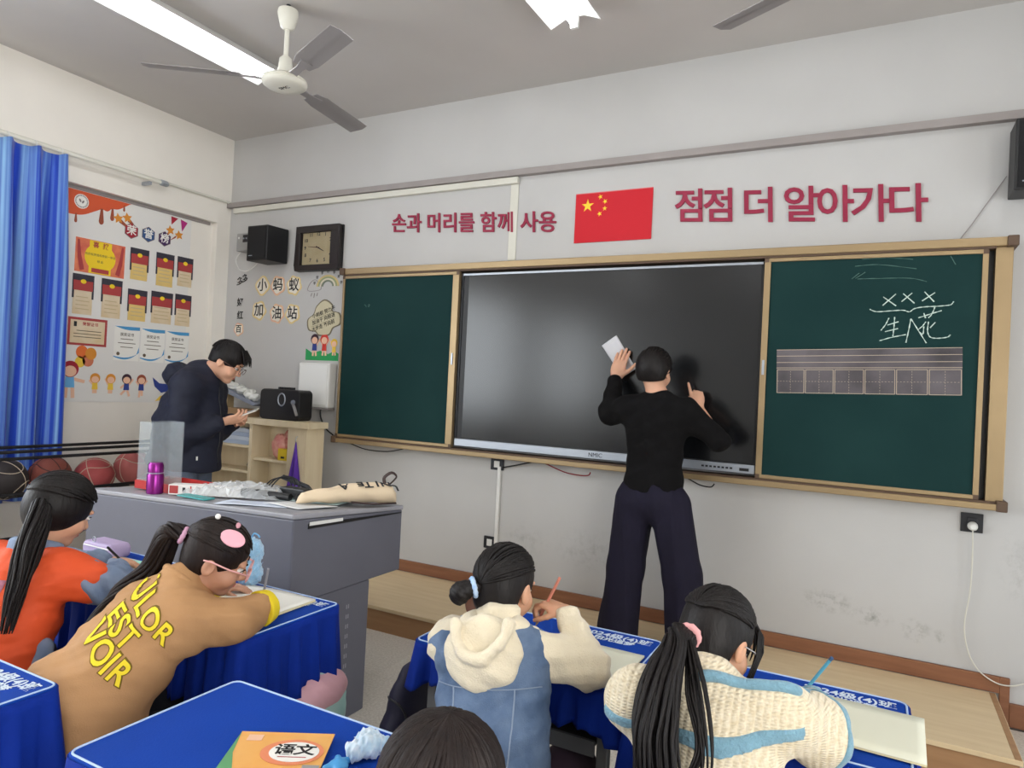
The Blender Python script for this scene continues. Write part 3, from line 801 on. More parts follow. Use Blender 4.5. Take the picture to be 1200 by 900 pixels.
for (du, dv, w, h, s) in ((-.010, .004, .006, .013, .5), (.010, -.002, .006, .012, -.5)):
    pr2([(EU+du+w*math.cos(t)*math.cos(s)-h*math.sin(t)*math.sin(s), EV+dv+w*math.cos(t)*math.sin(s)+h*math.sin(t)*math.cos(s)) for t in [2*PI*k/14 for k in range(14)]], M_INKG_, 'emblem_mark', .0054, e1)
M_PURP = mat('poster_purple', (64, 32, 84), .6); M_NAVYB = mat('poster_steel_blue', (52, 82, 130), .6); M_CRIM = mat('poster_crimson', (160, 30, 50), .6); M_STARO = mat('poster_star', (214, 140, 50), .6)
for ch, u, v, c in (('荣', -.833, 2.517, M_CRIM), ('誉', -.697, 2.519, M_NAVYB), ('榜', -.561, 2.515, M_PURP)):
    h = pr2([(u+.060*math.cos(PI/6+k*PI/3), v+.060*math.sin(PI/6+k*PI/3)) for k in range(6)], M_INKG_, 'title_hexagon', .0042)
    pr2([(u+.054*math.cos(PI/6+k*PI/3), v+.054*math.sin(PI/6+k*PI/3)) for k in range(6)], c, 'hexagon_face', .0052, h)
    text(ch, .078, M_PWH, LW(u, v, PX+.0066), h, 'character', .0012, .0003)
for (u, v) in ((-.939, 2.585), (-.871, 2.605), (-.516, 2.593), (-.438, 2.571)):
    pr2(star2(u, v, .040, .2, .5), M_STARO, 'star', .0048)
for (a, b) in (((-.92, 2.57), (-.87, 2.53)), ((-.855, 2.59), (-.83, 2.56)), ((-.53, 2.57), (-.54, 2.54)), ((-.455, 2.555), (-.52, 2.51))):
    pr2([(a[0], a[1]+.016), (a[0]-.012, a[1]-.012), b, (b[0]+.012, b[1]+.012)], M_BRN, 'star_tail', .0044)
for (pts, c) in (([(-.513, 2.705), (-.453, 2.700), (-.508, 2.640)], M_CRIM), ([(-.430, 2.700), (-.367, 2.685), (-.413, 2.605)], mat('poster_magenta', (176, 40, 120), .6))):
    pr2(pts, c, 'pennant', .0042)
for (u, v, s, hair, body, legs, arms) in (
        (-1.222, 1.335, .215, M_CRIM, M_PLB, [(-.10, 0, -.12, -.34), (.10, 0, .12, -.34)], [(-.12, .28, -.48, .16), (.12, .28, .48, .20)]),
        (-1.045, 1.325, .135, M_STARO, M_PYEL, [(-.06, 0, -.06, -.2), (.06, 0, .06, -.2)], [(-.12, .28, -.3, .5)]),
        (-.930, 1.325, .135, M_STARO, M_PYEL, [(-.06, 0, -.06, -.2), (.06, 0, .06, -.2)], [(-.12, .28, -.3, .6)]),
        (-.808, 1.325, .140, M_PHAIR, M_PBLUE, [(-.06, 0, -.3, -.25), (.06, 0, .18, -.33)], [(.12, .28, .36, .6), (-.12, .28, -.32, .1)]),
        (-.690, 1.325, .140, M_BRN, M_PBLUE, [(-.06, 0, -.1, -.38), (.06, 0, .06, -.3)], [(.12, .28, .34, .55), (-.12, .28, -.3, .5)])):
    kid2(po, lambda a, b, d: pp(a, b, -d), u, v, s, hair, body, legs, arms, .0042)
for (u, v, r, c) in ((-1.148, 1.588, .042, M_PORG), (-1.085, 1.579, .040, M_STARO), (-1.158, 1.517, .036, M_PYEL), (-1.103, 1.53, .040, mat('poster_salmon', (206, 120, 90), .6))):
    pr2(disc2(u, v, r, 18, 1, 1.1), c, 'balloon', .0043+.0008*(c is M_STARO))
pr2([(-.60, 1.43), (-.58, 1.36), (-.52, 1.31), (-.44, 1.33), (-.40, 1.40), (-.46, 1.38), (-.54, 1.385)], M_PBLUE, 'printed_rocket', .0044)
pr2([(-.57, 1.245), (-.50, 1.255), (-.47, 1.30), (-.53, 1.285)], M_PYEL, 'printed_flame', .0044)

# certificates stuck on the poster
M_CERTR = mat('certificate_red', (204, 92, 76), .6, rgb2=(226, 132, 90), scale=14); M_CERTY = mat('certificate_yellow', (240, 206, 40), .6); M_CERTP = mat('certificate_paper', (222, 206, 178), .65, rgb2=(214, 190, 150), scale=10)
M_CERTB = mat('certificate_black', (52, 50, 62), .6); M_CERTM = mat('certificate_maroon', (168, 62, 62), .6); M_CYAN = mat('certificate_blue', (74, 150, 200), .6); M_INKG = mat('small_print', (96, 84, 70), .7)
def cert(u0, v0, u1, v1, label, base):
    r = root('certificate', (PX, (u0+u1)/2, v0), label, 'certificate', 'certificates on the honours poster')
    MB().prism([(u0, v0), (u1, v0), (u1, v1), (u0, v1)], .0036, .005, pp).build('sheet', base, r)
    return r
def bar(r, u0, v0, u1, v1, m, name, d=.0052): return MB().prism([(u0, v0), (u1, v0), (u1, v1), (u0, v1)], d, d+.0006, pp).build(name, m, r)
BC = (-1.232, 2.15, -.873, 2.389)
r = cert(*BC, 'large yellow and red award certificate, topmost on the poster', M_CERTR)
bar(r, -1.135, 2.153, -.975, 2.385, M_CERTY, 'yellow_band', .0055)
pr2(disc2(-1.055, 2.27, .112, 24, 1, .9), M_CERTY, 'yellow_centre', .0054, r)
text('喜  报', .045, M_CERTM, LW(-1.055, 2.355, PX+.0068), r, 'title', .001, .0002)
text('热烈祝贺我校荣获一等奖', .020, M_INKG, LW(-1.055, 2.285, PX+.0068), r, 'writing', 0, .0002)
text('特 此', .020, M_INKG, LW(-1.055, 2.24, PX+.0068), r, 'writing', 0, .0002)
bar(r, -1.115, 2.16, -.99, 2.19, M_CERTM, 'footer_print', .0064)
for (u, s) in ((-1.195, 1), (-.91, -1)): pr2([(u, 2.16), (u+.03*s, 2.17), (u+.005*s, 2.27), (u-.01*s, 2.375), (u-.025*s, 2.375), (u-.02*s, 2.25)], M_CERTM, 'ribbon_print', .0053, r)
def minicert(u0, v0, w, h, paper, label, k):
    r = cert(u0, v0, u0+w, v0+h, label, paper)
    bar(r, u0-.008, v0+h-.075, u0+w+.008, v0+h, M_CERTB, 'dark_header')
    bar(r, u0, v0+h-.115, u0+w, v0+h-.045, M_CERTM, 'maroon_header', .006)
    pr2(disc2(u0+w/2, v0+h-.05, .02, 10, 1, .8), M_CERTY, 'crest', .0068, r)
    bar(r, u0-.008, v0+h-.17, u0+.006, v0+h-.07, M_CERTB, 'dark_side', .0058); bar(r, u0+w-.006, v0+h-.17, u0+w+.008, v0+h-.07, M_CERTB, 'dark_side', .0058)
    for j in range(4): bar(r, u0+.02, v0+.035+j*.028, u0+w-.02-.01*(j % 2), v0+.041+j*.028, mat('certificate_line', (196, 176, 140), .7), 'print_line', .0054)
M_CP2 = mat('certificate_gold_paper', (226, 196, 120), .65, rgb2=(216, 186, 116), scale=12)
minicert(-.825, 2.16, .135, .237, M_CP2, 'small certificate right of the large yellow award', 0)
minicert(-.615, 2.145, .140, .257, M_CP2, 'small gold certificate in the middle of the upper row', 1)
minicert(-.432, 2.17, .128, .235, M_CERTP, 'small pale certificate at the far end of the upper row', 2)
minicert(-1.232, 1.852, .135, .282, M_CERTP, 'small pale certificate at the curtain end of the second row', 3)
minicert(-1.028, 1.849, .140, .282, M_CERTP, 'small pale certificate second from the curtain in the second row', 4)
minicert(-.828, 1.851, .140, .235, M_CP2, 'small gold certificate in the middle of the second row', 5)
minicert(-.640, 1.851, .170, .247, M_CERTP, 'small pale certificate right of the gold one in the second row', 6)
minicert(-.435, 1.852, .132, .252, M_CERTP, 'small pale certificate at the far end of the second row', 7)
r = cert(-1.255, 1.634, -.978, 1.830, 'red bordered certificate of merit above the printed balloons', M_CERTM)
bar(r, -1.238, 1.650, -.995, 1.812, M_CERTP, 'certificate_face')
text('荣誉证书', .028, M_CERTM, LW(-1.10, 1.785, PX+.0064), r, 'title', .0005, .0002)
for j in range(3): bar(r, -1.215+.02*(j == 0), 1.735-j*.022, -1.02, 1.740-j*.022, M_INKG, 'print_line', .006)
bar(r, -1.215, 1.765, -1.195, 1.80, M_PRINT, 'portrait_print', .006)
for i, (u0, u1) in enumerate(((-.922, -.725), (-.714, -.515), (-.503, -.300))):
    v0, v1 = 1.545, 1.803
    r = cert(u0, v0, u1, v1, 'blue edged white diploma, %s of the three from the curtain' % ('first', 'second', 'third')[i], M_PWH)
    pts = [(u0, v1-.005)] + [(u0+(u1-u0)*t/10, v1-.005-.02*math.sin(PI*t/10)-.02*(t/10)**3) for t in range(11)] + [(u1, v1)]
    pr2(pts[::-1], M_CYAN, 'blue_swash', .0054, r)
    pts = [(u0+(u1-u0)*t/10, v0+.025-.02*math.sin(PI*t/10)+.04*(t/10)**3) for t in range(11)] + [(u1, v0+.11), (u1-.012, v0+.07)] + [(u0+(u1-u0)*t/10, v0+.032-.012*math.sin(PI*t/10)+.03*(t/10)**3) for t in range(9, -1, -1)]
    pr2(pts, M_CYAN, 'blue_swash', .0054, r)
    text('获奖证书', .027, M_INKG, LW((u0+u1)/2, v1-.065, PX+.0062), r, 'title', .0003, .0002)
    for j in range(3): bar(r, u0+.05-.02*(j == 1), v1-.10-j*.03, u1-.05+.02*(j == 1), v1-.095-j*.03, M_INKG, 'print_line', .0056)
    pr2(disc2(u0+.035, v0+.05, .013, 12), M_INKG, 'seal', .0056, r)

# ------------------------------------------------------------------ ball rack with basketballs
rk = root('ball_rack', (-4.57, -1.28, 0), 'black tube ball rack standing along the window wall', 'rack')
for (x, z) in ((-4.44, .965), (-4.70, .965), (-4.44, .925), (-4.44, .715), (-4.70, .66), (-4.44, .45), (-4.70, .40)):
    MB().tube([(x, -1.94, z), (x, -.62, z)], .010, 8).build('rail', M_BLACK, rk, smooth=True)
for y in (-1.94, -.62):
    for x in (-4.44, -4.70): MB().tube([(x, y, 0), (x, y, .98)], .013, 8).build('upright', M_BLACK, rk, smooth=True)
    MB().tube([(-4.44, y, .68), (-4.70, y, .68)], .010, 8).build('crossbar', M_BLACK, rk, smooth=True)
def ball(c, r, rgb, seam, label, rot):
    t = root('basketball', (c[0], c[1], c[2]-r), label, 'basketball', 'basketballs on the rack')
    b = MB().ball(c, r, 28, 18).build('ball_skin', mat('ball_' + '_'.join(map(str, rgb)), rgb, .65, bump=.25, bscale=350), t, smooth='all')
    R = Matrix.Rotation(rot[0], 3, 'X') @ Matrix.Rotation(rot[1], 3, 'Z')
    for (ax, off) in (('x', 0), ('y', 0), ('z', .55), ('z', -.55)):
        pts = []
        for k in range(36):
            a = 2*PI*k/36
            if ax == 'x': p = Vector((0, math.cos(a), math.sin(a)))
            elif ax == 'y': p = Vector((math.cos(a), 0, math.sin(a)))
            else:
                h = off*(1-.45*math.cos(2*a)); q = math.sqrt(max(0, 1-h*h)); p = Vector((q*math.cos(a), q*math.sin(a), h))
            pts.append(Vector(c) + (R @ p)*(r*.998))
        MB().tube(pts, .0028, 5, True).build('seam', seam, t, smooth='all')
M_SEAMW = mat('ball_seam_pale', (186, 170, 150), .6); M_SEAMD = mat('ball_seam_dark', (50, 26, 26), .6)
ball((-4.57, -1.80, .79), .12, (44, 38, 38), M_SEAMW, 'black basketball with pale seams on the rack', (.4, .5))
ball((-4.57, -1.545, .79), .12, (122, 62, 50), M_SEAMD, 'brown basketball on the rack beside the black ball', (.2, .1))
ball((-4.57, -1.265, .765), .12, (164, 72, 72), M_SEAMW, 'red basketball with pale seams on the rack', (.5, .9))
ball((-4.57, -1.00, .80), .12, (176, 96, 92), M_SEAMW, 'faded red basketball on the rack beside the podium', (.3, .3))
ball((-4.57, -1.42, .50), .12, (40, 36, 38), M_SEAMW, 'black basketball with pale marks on the lower rack shelf', (.3, 1.3))

# ------------------------------------------------------------------ bookcase, speaker and things in it
M_BIRCH = mat('birch_board', (212, 194, 160), .55, rgb2=(222, 206, 174), scale=3, stretch=(6, 6, .8))
bk = root('bookcase', (-4.2, -.18, 0), 'pale wooden open bookcase in the corner behind the podium', 'bookcase')
bx0, bx1, by, bt = -4.86, -3.585, -.36, 1.165
def bbx(x0, x1, z0, z1, n, y0=by, y1=-.185): return MB().box(x0, y0, z0, x1, y1, z1).build(n, M_BIRCH, bk, bevel=.002)
bbx(bx0-.02, bx1+.035, bt-.045, bt, 'top_board', by-.025)
bbx(bx0, bx0+.025, 0, bt-.0455, 'side_panel'); bbx(bx1-.025, bx1, 0, bt-.0455, 'side_panel')
bbx(bx1-.185, bx1-.0255, 0, bt-.0455, 'front_stile', by, by+.02)
bbx(-4.165, -4.135, 0, bt-.0455, 'divider')
bbx(bx0+.0255, bx1-.0255, 0, bt-.0455, 'back_panel', -.185, -.173)
for z in (.10, .765, .955, .46): bbx(bx0+.0255, -4.1655, z-.02, z, 'shelf', by+.002, -.1855)
for z in (.10, .87, .50): bbx(-4.1345, bx1-.0255, z-.02, z, 'shelf', by+.0205, -.1855)
sp = root('portable_speaker', (-3.87, -.23, bt), 'black portable speaker with handle strap on the bookcase', 'speaker')
MB().prism(rrect2(-4.10, bt, -3.70, bt+.225, .035), -.335, -.20, fp).build('body', mat('black_leatherette', (26, 25, 26), .5, bump=.2, bscale=250), sp, bevel=.008)
MB().tube([(-3.875+.035*math.cos(t*PI/10), -.3365, bt+.15+.045*math.sin(t*PI/10)) for t in range(20)], .0055, 6, True).build('dial_ring', M_STEEL, sp, smooth='all')
for k in range(6): MB().box(-3.975+k*.026, -.28, bt+.2255, -3.958+k*.026, -.25, bt+.242).build('top_button', M_DARK, sp, bevel=.002)
MB().tube([(-3.755, -.342, bt+.13), (-3.73, -.347, bt+.09), (-3.71, -.342, bt+.04)], .014, 8, flat=(1, .35)).build('strap', mat('grey_strap', (136, 134, 134), .5), sp, smooth='all')
MB().lathe([(.018, 0), (.018, .01), (0, .011)], (-3.755, -.336, bt+.135), 12, Matrix.Rotation(PI/2, 3, 'X')).build('strap_stud', M_STEEL, sp)
bsk = root('paper_tray', (-4.36, -.28, bt), 'grey wire tray heaped with crumpled papers on the bookcase', 'tray')
M_TRAY = mat('tray_grey', (128, 134, 148), .5)
m = MB(); Rt = Matrix.Rotation(.28, 3, 'Y')
def trp(u, v, w): p = Rt @ Vector((u, 0, w)); return (-4.36+p.x, -.28+v*.6, bt+.155+p.z)
MB().prism([(-.22, -.008), (.22, -.008), (.25, .02), (-.25, .02)], -.12, .12, lambda u, w, d: trp(u, d, w)).build('tray_dish', M_TRAY, bsk, bevel=.003)
MB().box(-4.53, -.34, bt+.0, -4.22, -.22, bt+.06).build('tray_base', mat('cardboard', (150, 120, 88), .8), bsk)
for k in range(7):
    c = trp(-.16+.055*k, random.uniform(-.06, .05), .045)
    m = MB(); m.ball(c, .045, 10, 7, (1, 1, .6)); m.v = [(x+random.uniform(-.009, .009), y+random.uniform(-.009, .009), z+random.uniform(-.007, .007)) for x, y, z in m.v]
    m.build('crumpled_paper', mat('crumpled_white', (222, 222, 216), .7), bsk, smooth=True)
tb = root('small_carton', (-4.62, -.22, bt), 'tan carton with dark top behind the paper tray', 'box')
MB().box(-4.70, -.25, bt+.0, -4.55, -.19, bt+.23).build('carton', mat('tan_card', (166, 144, 108), .7), tb); MB().box(-4.70, -.25, bt+.2301, -4.55, -.19, bt+.285).build('dark_lid', mat('olive_dark', (66, 60, 48), .7), tb)
pb = root('paper_bundle', (-4.30, -.20, .955), 'pale blue plastic bundle of papers on the upper shelf', 'papers')
def bund(k):
    return MB().prism([(p.x, p.z) for p in catmull([(-4.46, 0, .957+k*.028), (-4.32, 0, .957+k*.030), (-4.19, 0, .957+k*.028), (-4.185, 0, .982+k*.028), (-4.32, 0, .986+k*.030), (-4.46, 0, .980+k*.028)], 4, True)], -.34+.01*k, -.195, fp)
for k in range(4): bund(k).build('folder', mat('pale_blue_plastic_%d' % (k % 2), ((168, 182, 204), (196, 204, 216))[k % 2], .35), pb, smooth=True)
nt_ = root('toy_bag', (-3.88, -.26, .87), 'pink and red printed snack bag on the right shelf', 'bag')
for (c, s, rgb, n) in (((-3.925, -.275, .965), (.075, .045, .093), (206, 120, 116), 'pink_bag'), ((-3.85, -.25, .985), (.075, .045, .113), (176, 52, 56), 'red_bag')):
    m = MB(); m.ball(c, 1, 18, 12, s); m.v = [(x+random.uniform(-.005, .005), y+random.uniform(-.005, .005), z+random.uniform(-.005, .005)) for x, y, z in m.v]
    m.build(n, mat(n, rgb, .3, rgb2=(226, 170, 150), scale=30), nt_, smooth=True)
yb = root('yellow_box', (-3.83, -.29, .87), 'small yellow carton on the right shelf', 'box')
MB().box(-3.885, -.335, .871, -3.785, -.285, .955).build('carton', mat('yellow_card', (222, 190, 40), .6), yb); MB().box(-3.855, -.3365, .885, -3.82, -.3352, .90).build('label_print', M_PRINT, yb)
bt_ = root('brown_bottle', (-4.22, -.26, .765), 'small dark brown bottle on the middle bookcase shelf', 'bottle')
m = MB(); m.lathe([(0, 0), (.03, .004), (.045, .03), (.04, .05), (.02, .06), (.012, .09), (0, .092)], (-4.22, -.26, .766), 14); m.build('bulb', mat('brown_bottle', (60, 40, 30), .3), bt_, smooth=True)
MB().lathe([(.012, 0), (.012, .02), (0, .021)], (-4.22, -.26, .858), 10).build('cap', M_BLACK, bt_)
# purple cloth on a hook
pc = root('purple_cloth', (-3.66, -.385, .62), 'purple cloth hanging by its tip from a hook on the bookcase', 'cloth')
def pcl(u, v):
    w = .004 + .075*min(1, v*1.05)**1.2
    a = (u-.5)*2
    return (-3.672 + a*w + .012*v, -.375 - .014*math.sin(a*5+.5)*min(1, v*2) - .012*v, 1.02 - v*.47 + .012*math.sin(a*4)*v)
MB().grid(pcl, 24, 16).build('cloth', mat('purple_fabric', (84, 40, 150), .8, sheen=.3), pc, smooth='all', solid=.004)
MB().tube([(-3.672, -.362, 1.06), (-3.672, -.375, 1.055), (-3.672, -.378, 1.03), (-3.672, -.372, 1.02)], .003, 6).build('hook', M_STEEL, pc, smooth='all')

# ------------------------------------------------------------------ podium
M_POD = mat('grey_podium_steel', (101, 102, 112), .5, var=.05, scale=3, metal=.1); M_PODT = mat('grey_podium_top', (150, 150, 156), .45, var=.05)
pd = root('teacher_podium', (-2.67, -1.75, 0), 'grey steel multimedia podium with perforated side', 'podium')
def ptz(x, y): return .944 + (x+2)*.033 - (y+2.04)*.072
ux0, ux1, uy0, uy1, ub = -3.345, -2.0, -2.04, -1.335, .585
m = MB()
C = [(ux0, uy0), (ux1, uy0), (ux1, uy1), (ux0, uy1)]
m.add([(x, y, ub) for x, y in C] + [(x, y, ptz(x, y)-.022) for x, y in C], [(0,3,2,1),(4,5,6,7),(0,1,5,4),(1,2,6,5),(2,3,7,6),(3,0,4,7)])
m.build('upper_case', M_POD, pd, bevel=.006)
m = MB(); C2 = [(ux0-.004, uy0-.006), (ux1+.004, uy0-.006), (ux1+.004, uy1+.004), (ux0-.004, uy1+.004)]
m.add([(x, y, ptz(x, y)-.0215) for x, y in C2] + [(x, y, ptz(x, y)) for x, y in C2], [(0,3,2,1),(4,5,6,7),(0,1,5,4),(1,2,6,5),(2,3,7,6),(3,0,4,7)])
m.build('top_board', M_PODT, pd, bevel=.006)
lo = MB().box(-3.30, -2.0, .0, -2.004, -1.55, ub-.001).build('lower_case', M_POD, pd, bevel=.006)
m = MB()
def sx(y, z, d): return (-2.0 + d, y, z)
m = MB(); m.prism([(-1.96, .875), (-1.96, .895), (-1.345, .862), (-1.345, .858)], -.001, .003, lambda y, z, d: sx(y, z, d)); m.build('drawer_slot', M_BLACK, pd)
m = MB(); m.prism([(-1.955, .888), (-1.955, .902), (-1.76, .893), (-1.76, .880)], .0032, .006, lambda y, z, d: sx(y, z, d)); m.build('drawer_lip', M_WHITE, pd)
for k in range(10):
    for j in range(2): MB().prism([(-1.70+.012*j, .10+k*.043), (-1.694+.012*j, .10+k*.043), (-1.694+.012*j, .118+k*.043), (-1.70+.012*j, .118+k*.043)], -.005, -.0035, lambda y, z, d: sx(y, z, d)).build('vent_hole', M_PODT, lo)
m = MB(); m.add([(-2.005, -2.0485, .75), (-1.996, -2.046, .75), (-1.9935, -2.02, .66)], [(0, 1, 2)])
# things on the podium
PT = lambda x, y: ptz(x, y) + .001
th = root('thermos', (-2.96, -1.96, PT(-2.96, -1.96)), 'shiny magenta thermos flask standing on the podium', 'flask')
tz = PT(-2.96, -1.96)
M_MAG = mat('magenta_metal', (128, 30, 120), .25, metal=.6)
MB().lathe([(.033, 0), (.037, .004), (.037, .085), (.033, .095)], (-2.96, -1.96, tz), 24).build('flask_body', M_MAG, th, smooth=True)
MB().lathe([(.0345, 0), (.0345, .004)], (-2.96, -1.96, tz+.0955), 24).build('flask_ring', M_STEEL, th, smooth=True)
MB().lathe([(.034, 0), (.034, .035), (.028, .046), (0, .047)], (-2.96, -1.96, tz+.1), 24).build('flask_lid', M_MAG, th, smooth=True)
rt = root('red_tray', (-3.0, -1.86, PT(-3.0, -1.86)), 'flat red plastic tray on the podium behind the flask', 'tray')
z = PT(-3.0, -1.86) + .004
MB().box(-3.20, -1.90, z, -2.84, -1.70, z+.006).build('tray_floor', mat('red_plastic', (178, 40, 34), .45), rt)
for (a, b, c, d) in ((-3.20, -1.90, -2.84, -1.893), (-3.20, -1.707, -2.84, -1.70), (-3.20, -1.8925, -3.193, -1.7075), (-2.847, -1.8925, -2.84, -1.7075)): MB().box(a, b, z+.0061, c, d, z+.04).build('tray_rim', MATS['red_plastic'], rt)
M_CLEAR = mat('clear_acrylic', (200, 210, 214), .12, alpha=.16)
cbx = root('acrylic_box', (-3.17, -1.82, PT(-3.17, -1.86)), 'tall clear plastic box standing on the podium corner', 'box')
z = PT(-3.17, -1.84) + .055
for (a, b, c, d) in ((-3.20, -1.89, -3.10, -1.886), (-3.20, -1.72, -3.10, -1.716), (-3.20, -1.8858, -3.196, -1.7205), (-3.104, -1.8858, -3.10, -1.7205)): MB().box(a, b, z, c, d, z+.28).build('side_wall', M_CLEAR, cbx)
MB().box(-3.20, -1.89, z-.045, -3.10, -1.716, z-.0005).build('box_base', mat('clear_base', (200, 205, 205), .2, alpha=.5), cbx)
wbx = root('white_carton', (-2.72, -1.86, PT(-2.72, -1.9)), 'long white carton with red marks on the podium', 'box', rz=math.radians(28))
MB().box(-.17, -.03, .005, .17, .03, .052).build('carton', mat('white_card', (224, 220, 216), .6), wbx, local=True, bevel=.002)
for (a, b, m_) in ((-.165, -.125, M_CERTM), (-.07, -.064, M_CERTM)): MB().box(a, -.0308, .012, b, -.0301, .047).build('red_print', m_, wbx, local=True)
MB().box(-.105, -.0308, .02, -.092, -.0301, .04).build('dark_print_mark', M_PRINT, wbx, local=True)
tl_ = tag(MB().prism(rrect2(-2.77, -1.99, -2.58, -1.93, .01), PT(-2.68, -1.96)+.006, PT(-2.68, -1.96)+.012, lambda u, v, d: (u, v, d)).build('teal_sheet', mat('teal_plastic', (60, 150, 150), .4), bevel=.001), 'small teal plastic sheet at the podium edge', 'sheet')
# crinkled clear bag
rng = random.Random(3)
def bagp(u, v):
    a = (u-.5)*2; b = (v-.5)*2
    h = max(0, 1-a*a)**.5*max(0, 1-b*b)**.5
    x, y = -2.62+a*.22-b*.05, -1.75+b*.13+.08*a
    return (x+rng.uniform(-.008, .008), y+rng.uniform(-.008, .008), PT(x, y)+.014+h*.055+rng.uniform(-.012, .014)*(h > .1)+.0)
tag(MB().grid(bagp, 26, 16).build('plastic_bag', mat('crinkled_film', (222, 226, 228), .12, alpha=.38)), 'crinkled clear plastic bag lying on the podium', 'bag')
def papr(cx, cy, w, h, rot, lift, name, label, rgb):
    m = MB(); c, s = math.cos(rot), math.sin(rot)
    z = max(PT(cx+dx, cy+dy) for dx in (-w/2, w/2) for dy in (-h/2, h/2)) + lift
    def f(u, v):
        x, y = (u-.5)*w, (v-.5)*h
        X, Y = cx+x*c-y*s, cy+x*s+y*c
        return (X, Y, PT(X, Y)+lift+.004+.002*math.sin(u*5+v*3))
    m.grid(f, 8, 6)
    return tag(m.build(name, mat('paper_%d_%d_%d' % rgb, rgb, .7), smooth='all', solid=.0015), label, 'paper')
papr(-2.36, -1.89, .30, .21, .5, .0, 'paper_sheet', 'pale blue sheet of paper at the podium edge', (206, 214, 228))
papr(-2.20, -1.80, .26, .20, -.2, .003, 'paper_sheet', 'white sheet of paper under the tote bag on the podium', (220, 220, 218))
papr(-2.28, -1.62, .30, .22, .3, .006, 'paper_sheet', 'pale green sheet of paper behind the microphones', (186, 206, 204))
mic = root('microphone', (-2.42, -1.76, PT(-2.42, -1.76)), 'black wireless microphone lying on podium papers', 'microphone')
zz = PT(-2.40, -1.76) + .032
MB().tube([(-2.56, -1.80, zz), (-2.50, -1.785, zz), (-2.32, -1.745, zz-.004)], [.020, .021, .018], 12, flat=(1, .9)).build('mic_handle', M_BLACK, mic, smooth=True)
MB().ball((-2.275, -1.735, zz-.003), .021, 14, 10).build('mic_head', M_GRILLE, mic, smooth='all')
hs = root('headset', (-2.36, -1.68, PT(-2.36, -1.68)), 'tangled black headset and cables on the podium', 'headset')
MB().prism(rrect2(-2.44, zz-.015, -2.28, zz+.028, .012), -1.70, -1.64, fp).build('transmitter', M_BLACK, hs, bevel=.006)
for k in range(3):
    MB().tube(catmull([(-2.54+.02*k, -1.72, zz-.01), (-2.53+.03*k, -1.66, zz+.045+.01*k), (-2.47+.03*k, -1.62, zz+.055), (-2.42+.02*k, -1.64, zz+.02), (-2.38, -1.68, zz+.01)], 6), .0035, 6).build('cable', M_BLACK, hs, smooth='all')
MB().tube([(-2.52, -1.60, zz+.055), (-2.38, -1.58, zz+.02), (-2.33, -1.60, zz)], .012, 8).build('ear_band', M_DARK, hs, smooth='all')
# tote bag
tt = root('tote_bag', (-2.08, -1.62, PT(-2.08, -1.62)), 'cream canvas tote bag with dark lettering lying on the podium', 'bag')
M_CANV = mat('cream_canvas', (222, 202, 172), .85, bump=.2, bscale=300, var=.04)
A0, B0 = Vector((-2.23, -1.80, 0)), Vector((-1.985, -1.43, 0))
AX = (B0-A0).normalized(); NX = Vector((AX.y, -AX.x, 0))
def tote(u, v):
    t = 2*PI*v
    s = u*.47
    w = .062*(.55+.45*min(1, u*2.2))*(1-.9*max(0, u-.93)/.07)*(1 - .9*max(0, .04-u)/.04)
    h = .048*(.45+.55*min(1, u*1.7))*(1-.5*max(0, u-.93)/.07)*(1 - .9*max(0, .04-u)/.04)
    p = A0 + AX*s*.97 + NX*(w*math.cos(t))
    zz = PT(p.x, p.y) + .012 + h*(1+ (math.sin(t) if math.sin(t) > 0 else .92*math.sin(t))) + .003*math.sin(u*23+t*2)
    return (p.x, p.y, zz)
MB().grid(tote, 36, 24).build('bag_body', M_CANV, tt, smooth='all')
def tote_top(u, v): return Vector(tote(u, v))
for k, (ch, u) in enumerate(zip('UNITEA', (.95, .86, .77, .68, .60, .44))):
    p = tote_top(u, .20); q = tote_top(u, .30); n = tote_top(u, .255)
    n, p, q = tote_top(u, .17), tote_top(u, .14), tote_top(u, .20)
    yd = (p-q).normalized(); M = frame(n + (-AX).cross(yd).normalized()*.0025, -AX, yd)
    text(ch, .066, M_PRINT, M, tt, 'character', .001, .001)
M_STRAP = mat('brown_strap', (60, 46, 44), .7)
e = Vector(tote(.88, .27))
MB().tube(catmull([e, e+Vector((-.004, .0, .028)), e+AX*.03+Vector((0, 0, .05)), e+AX*.055+Vector((0, 0, .032)), e+AX*.035+Vector((0, 0, .006)), e+AX*.02+Vector((0, 0, -.005))], 6), .010, 8, flat=(1, .4)).build('handle', M_STRAP, tt, smooth='all')
e = Vector(tote(.5, .0)); e2 = Vector(tote(.97, .02))
MB().tube([e+NX*.006+Vector((0, 0, -.03)), (e+e2)/2+NX*.012+Vector((0, 0, -.035)), e2+NX*.008+Vector((0, 0, -.03))], .010, 8, flat=(1, .45)).build('handle', M_STRAP, tt, smooth='all')

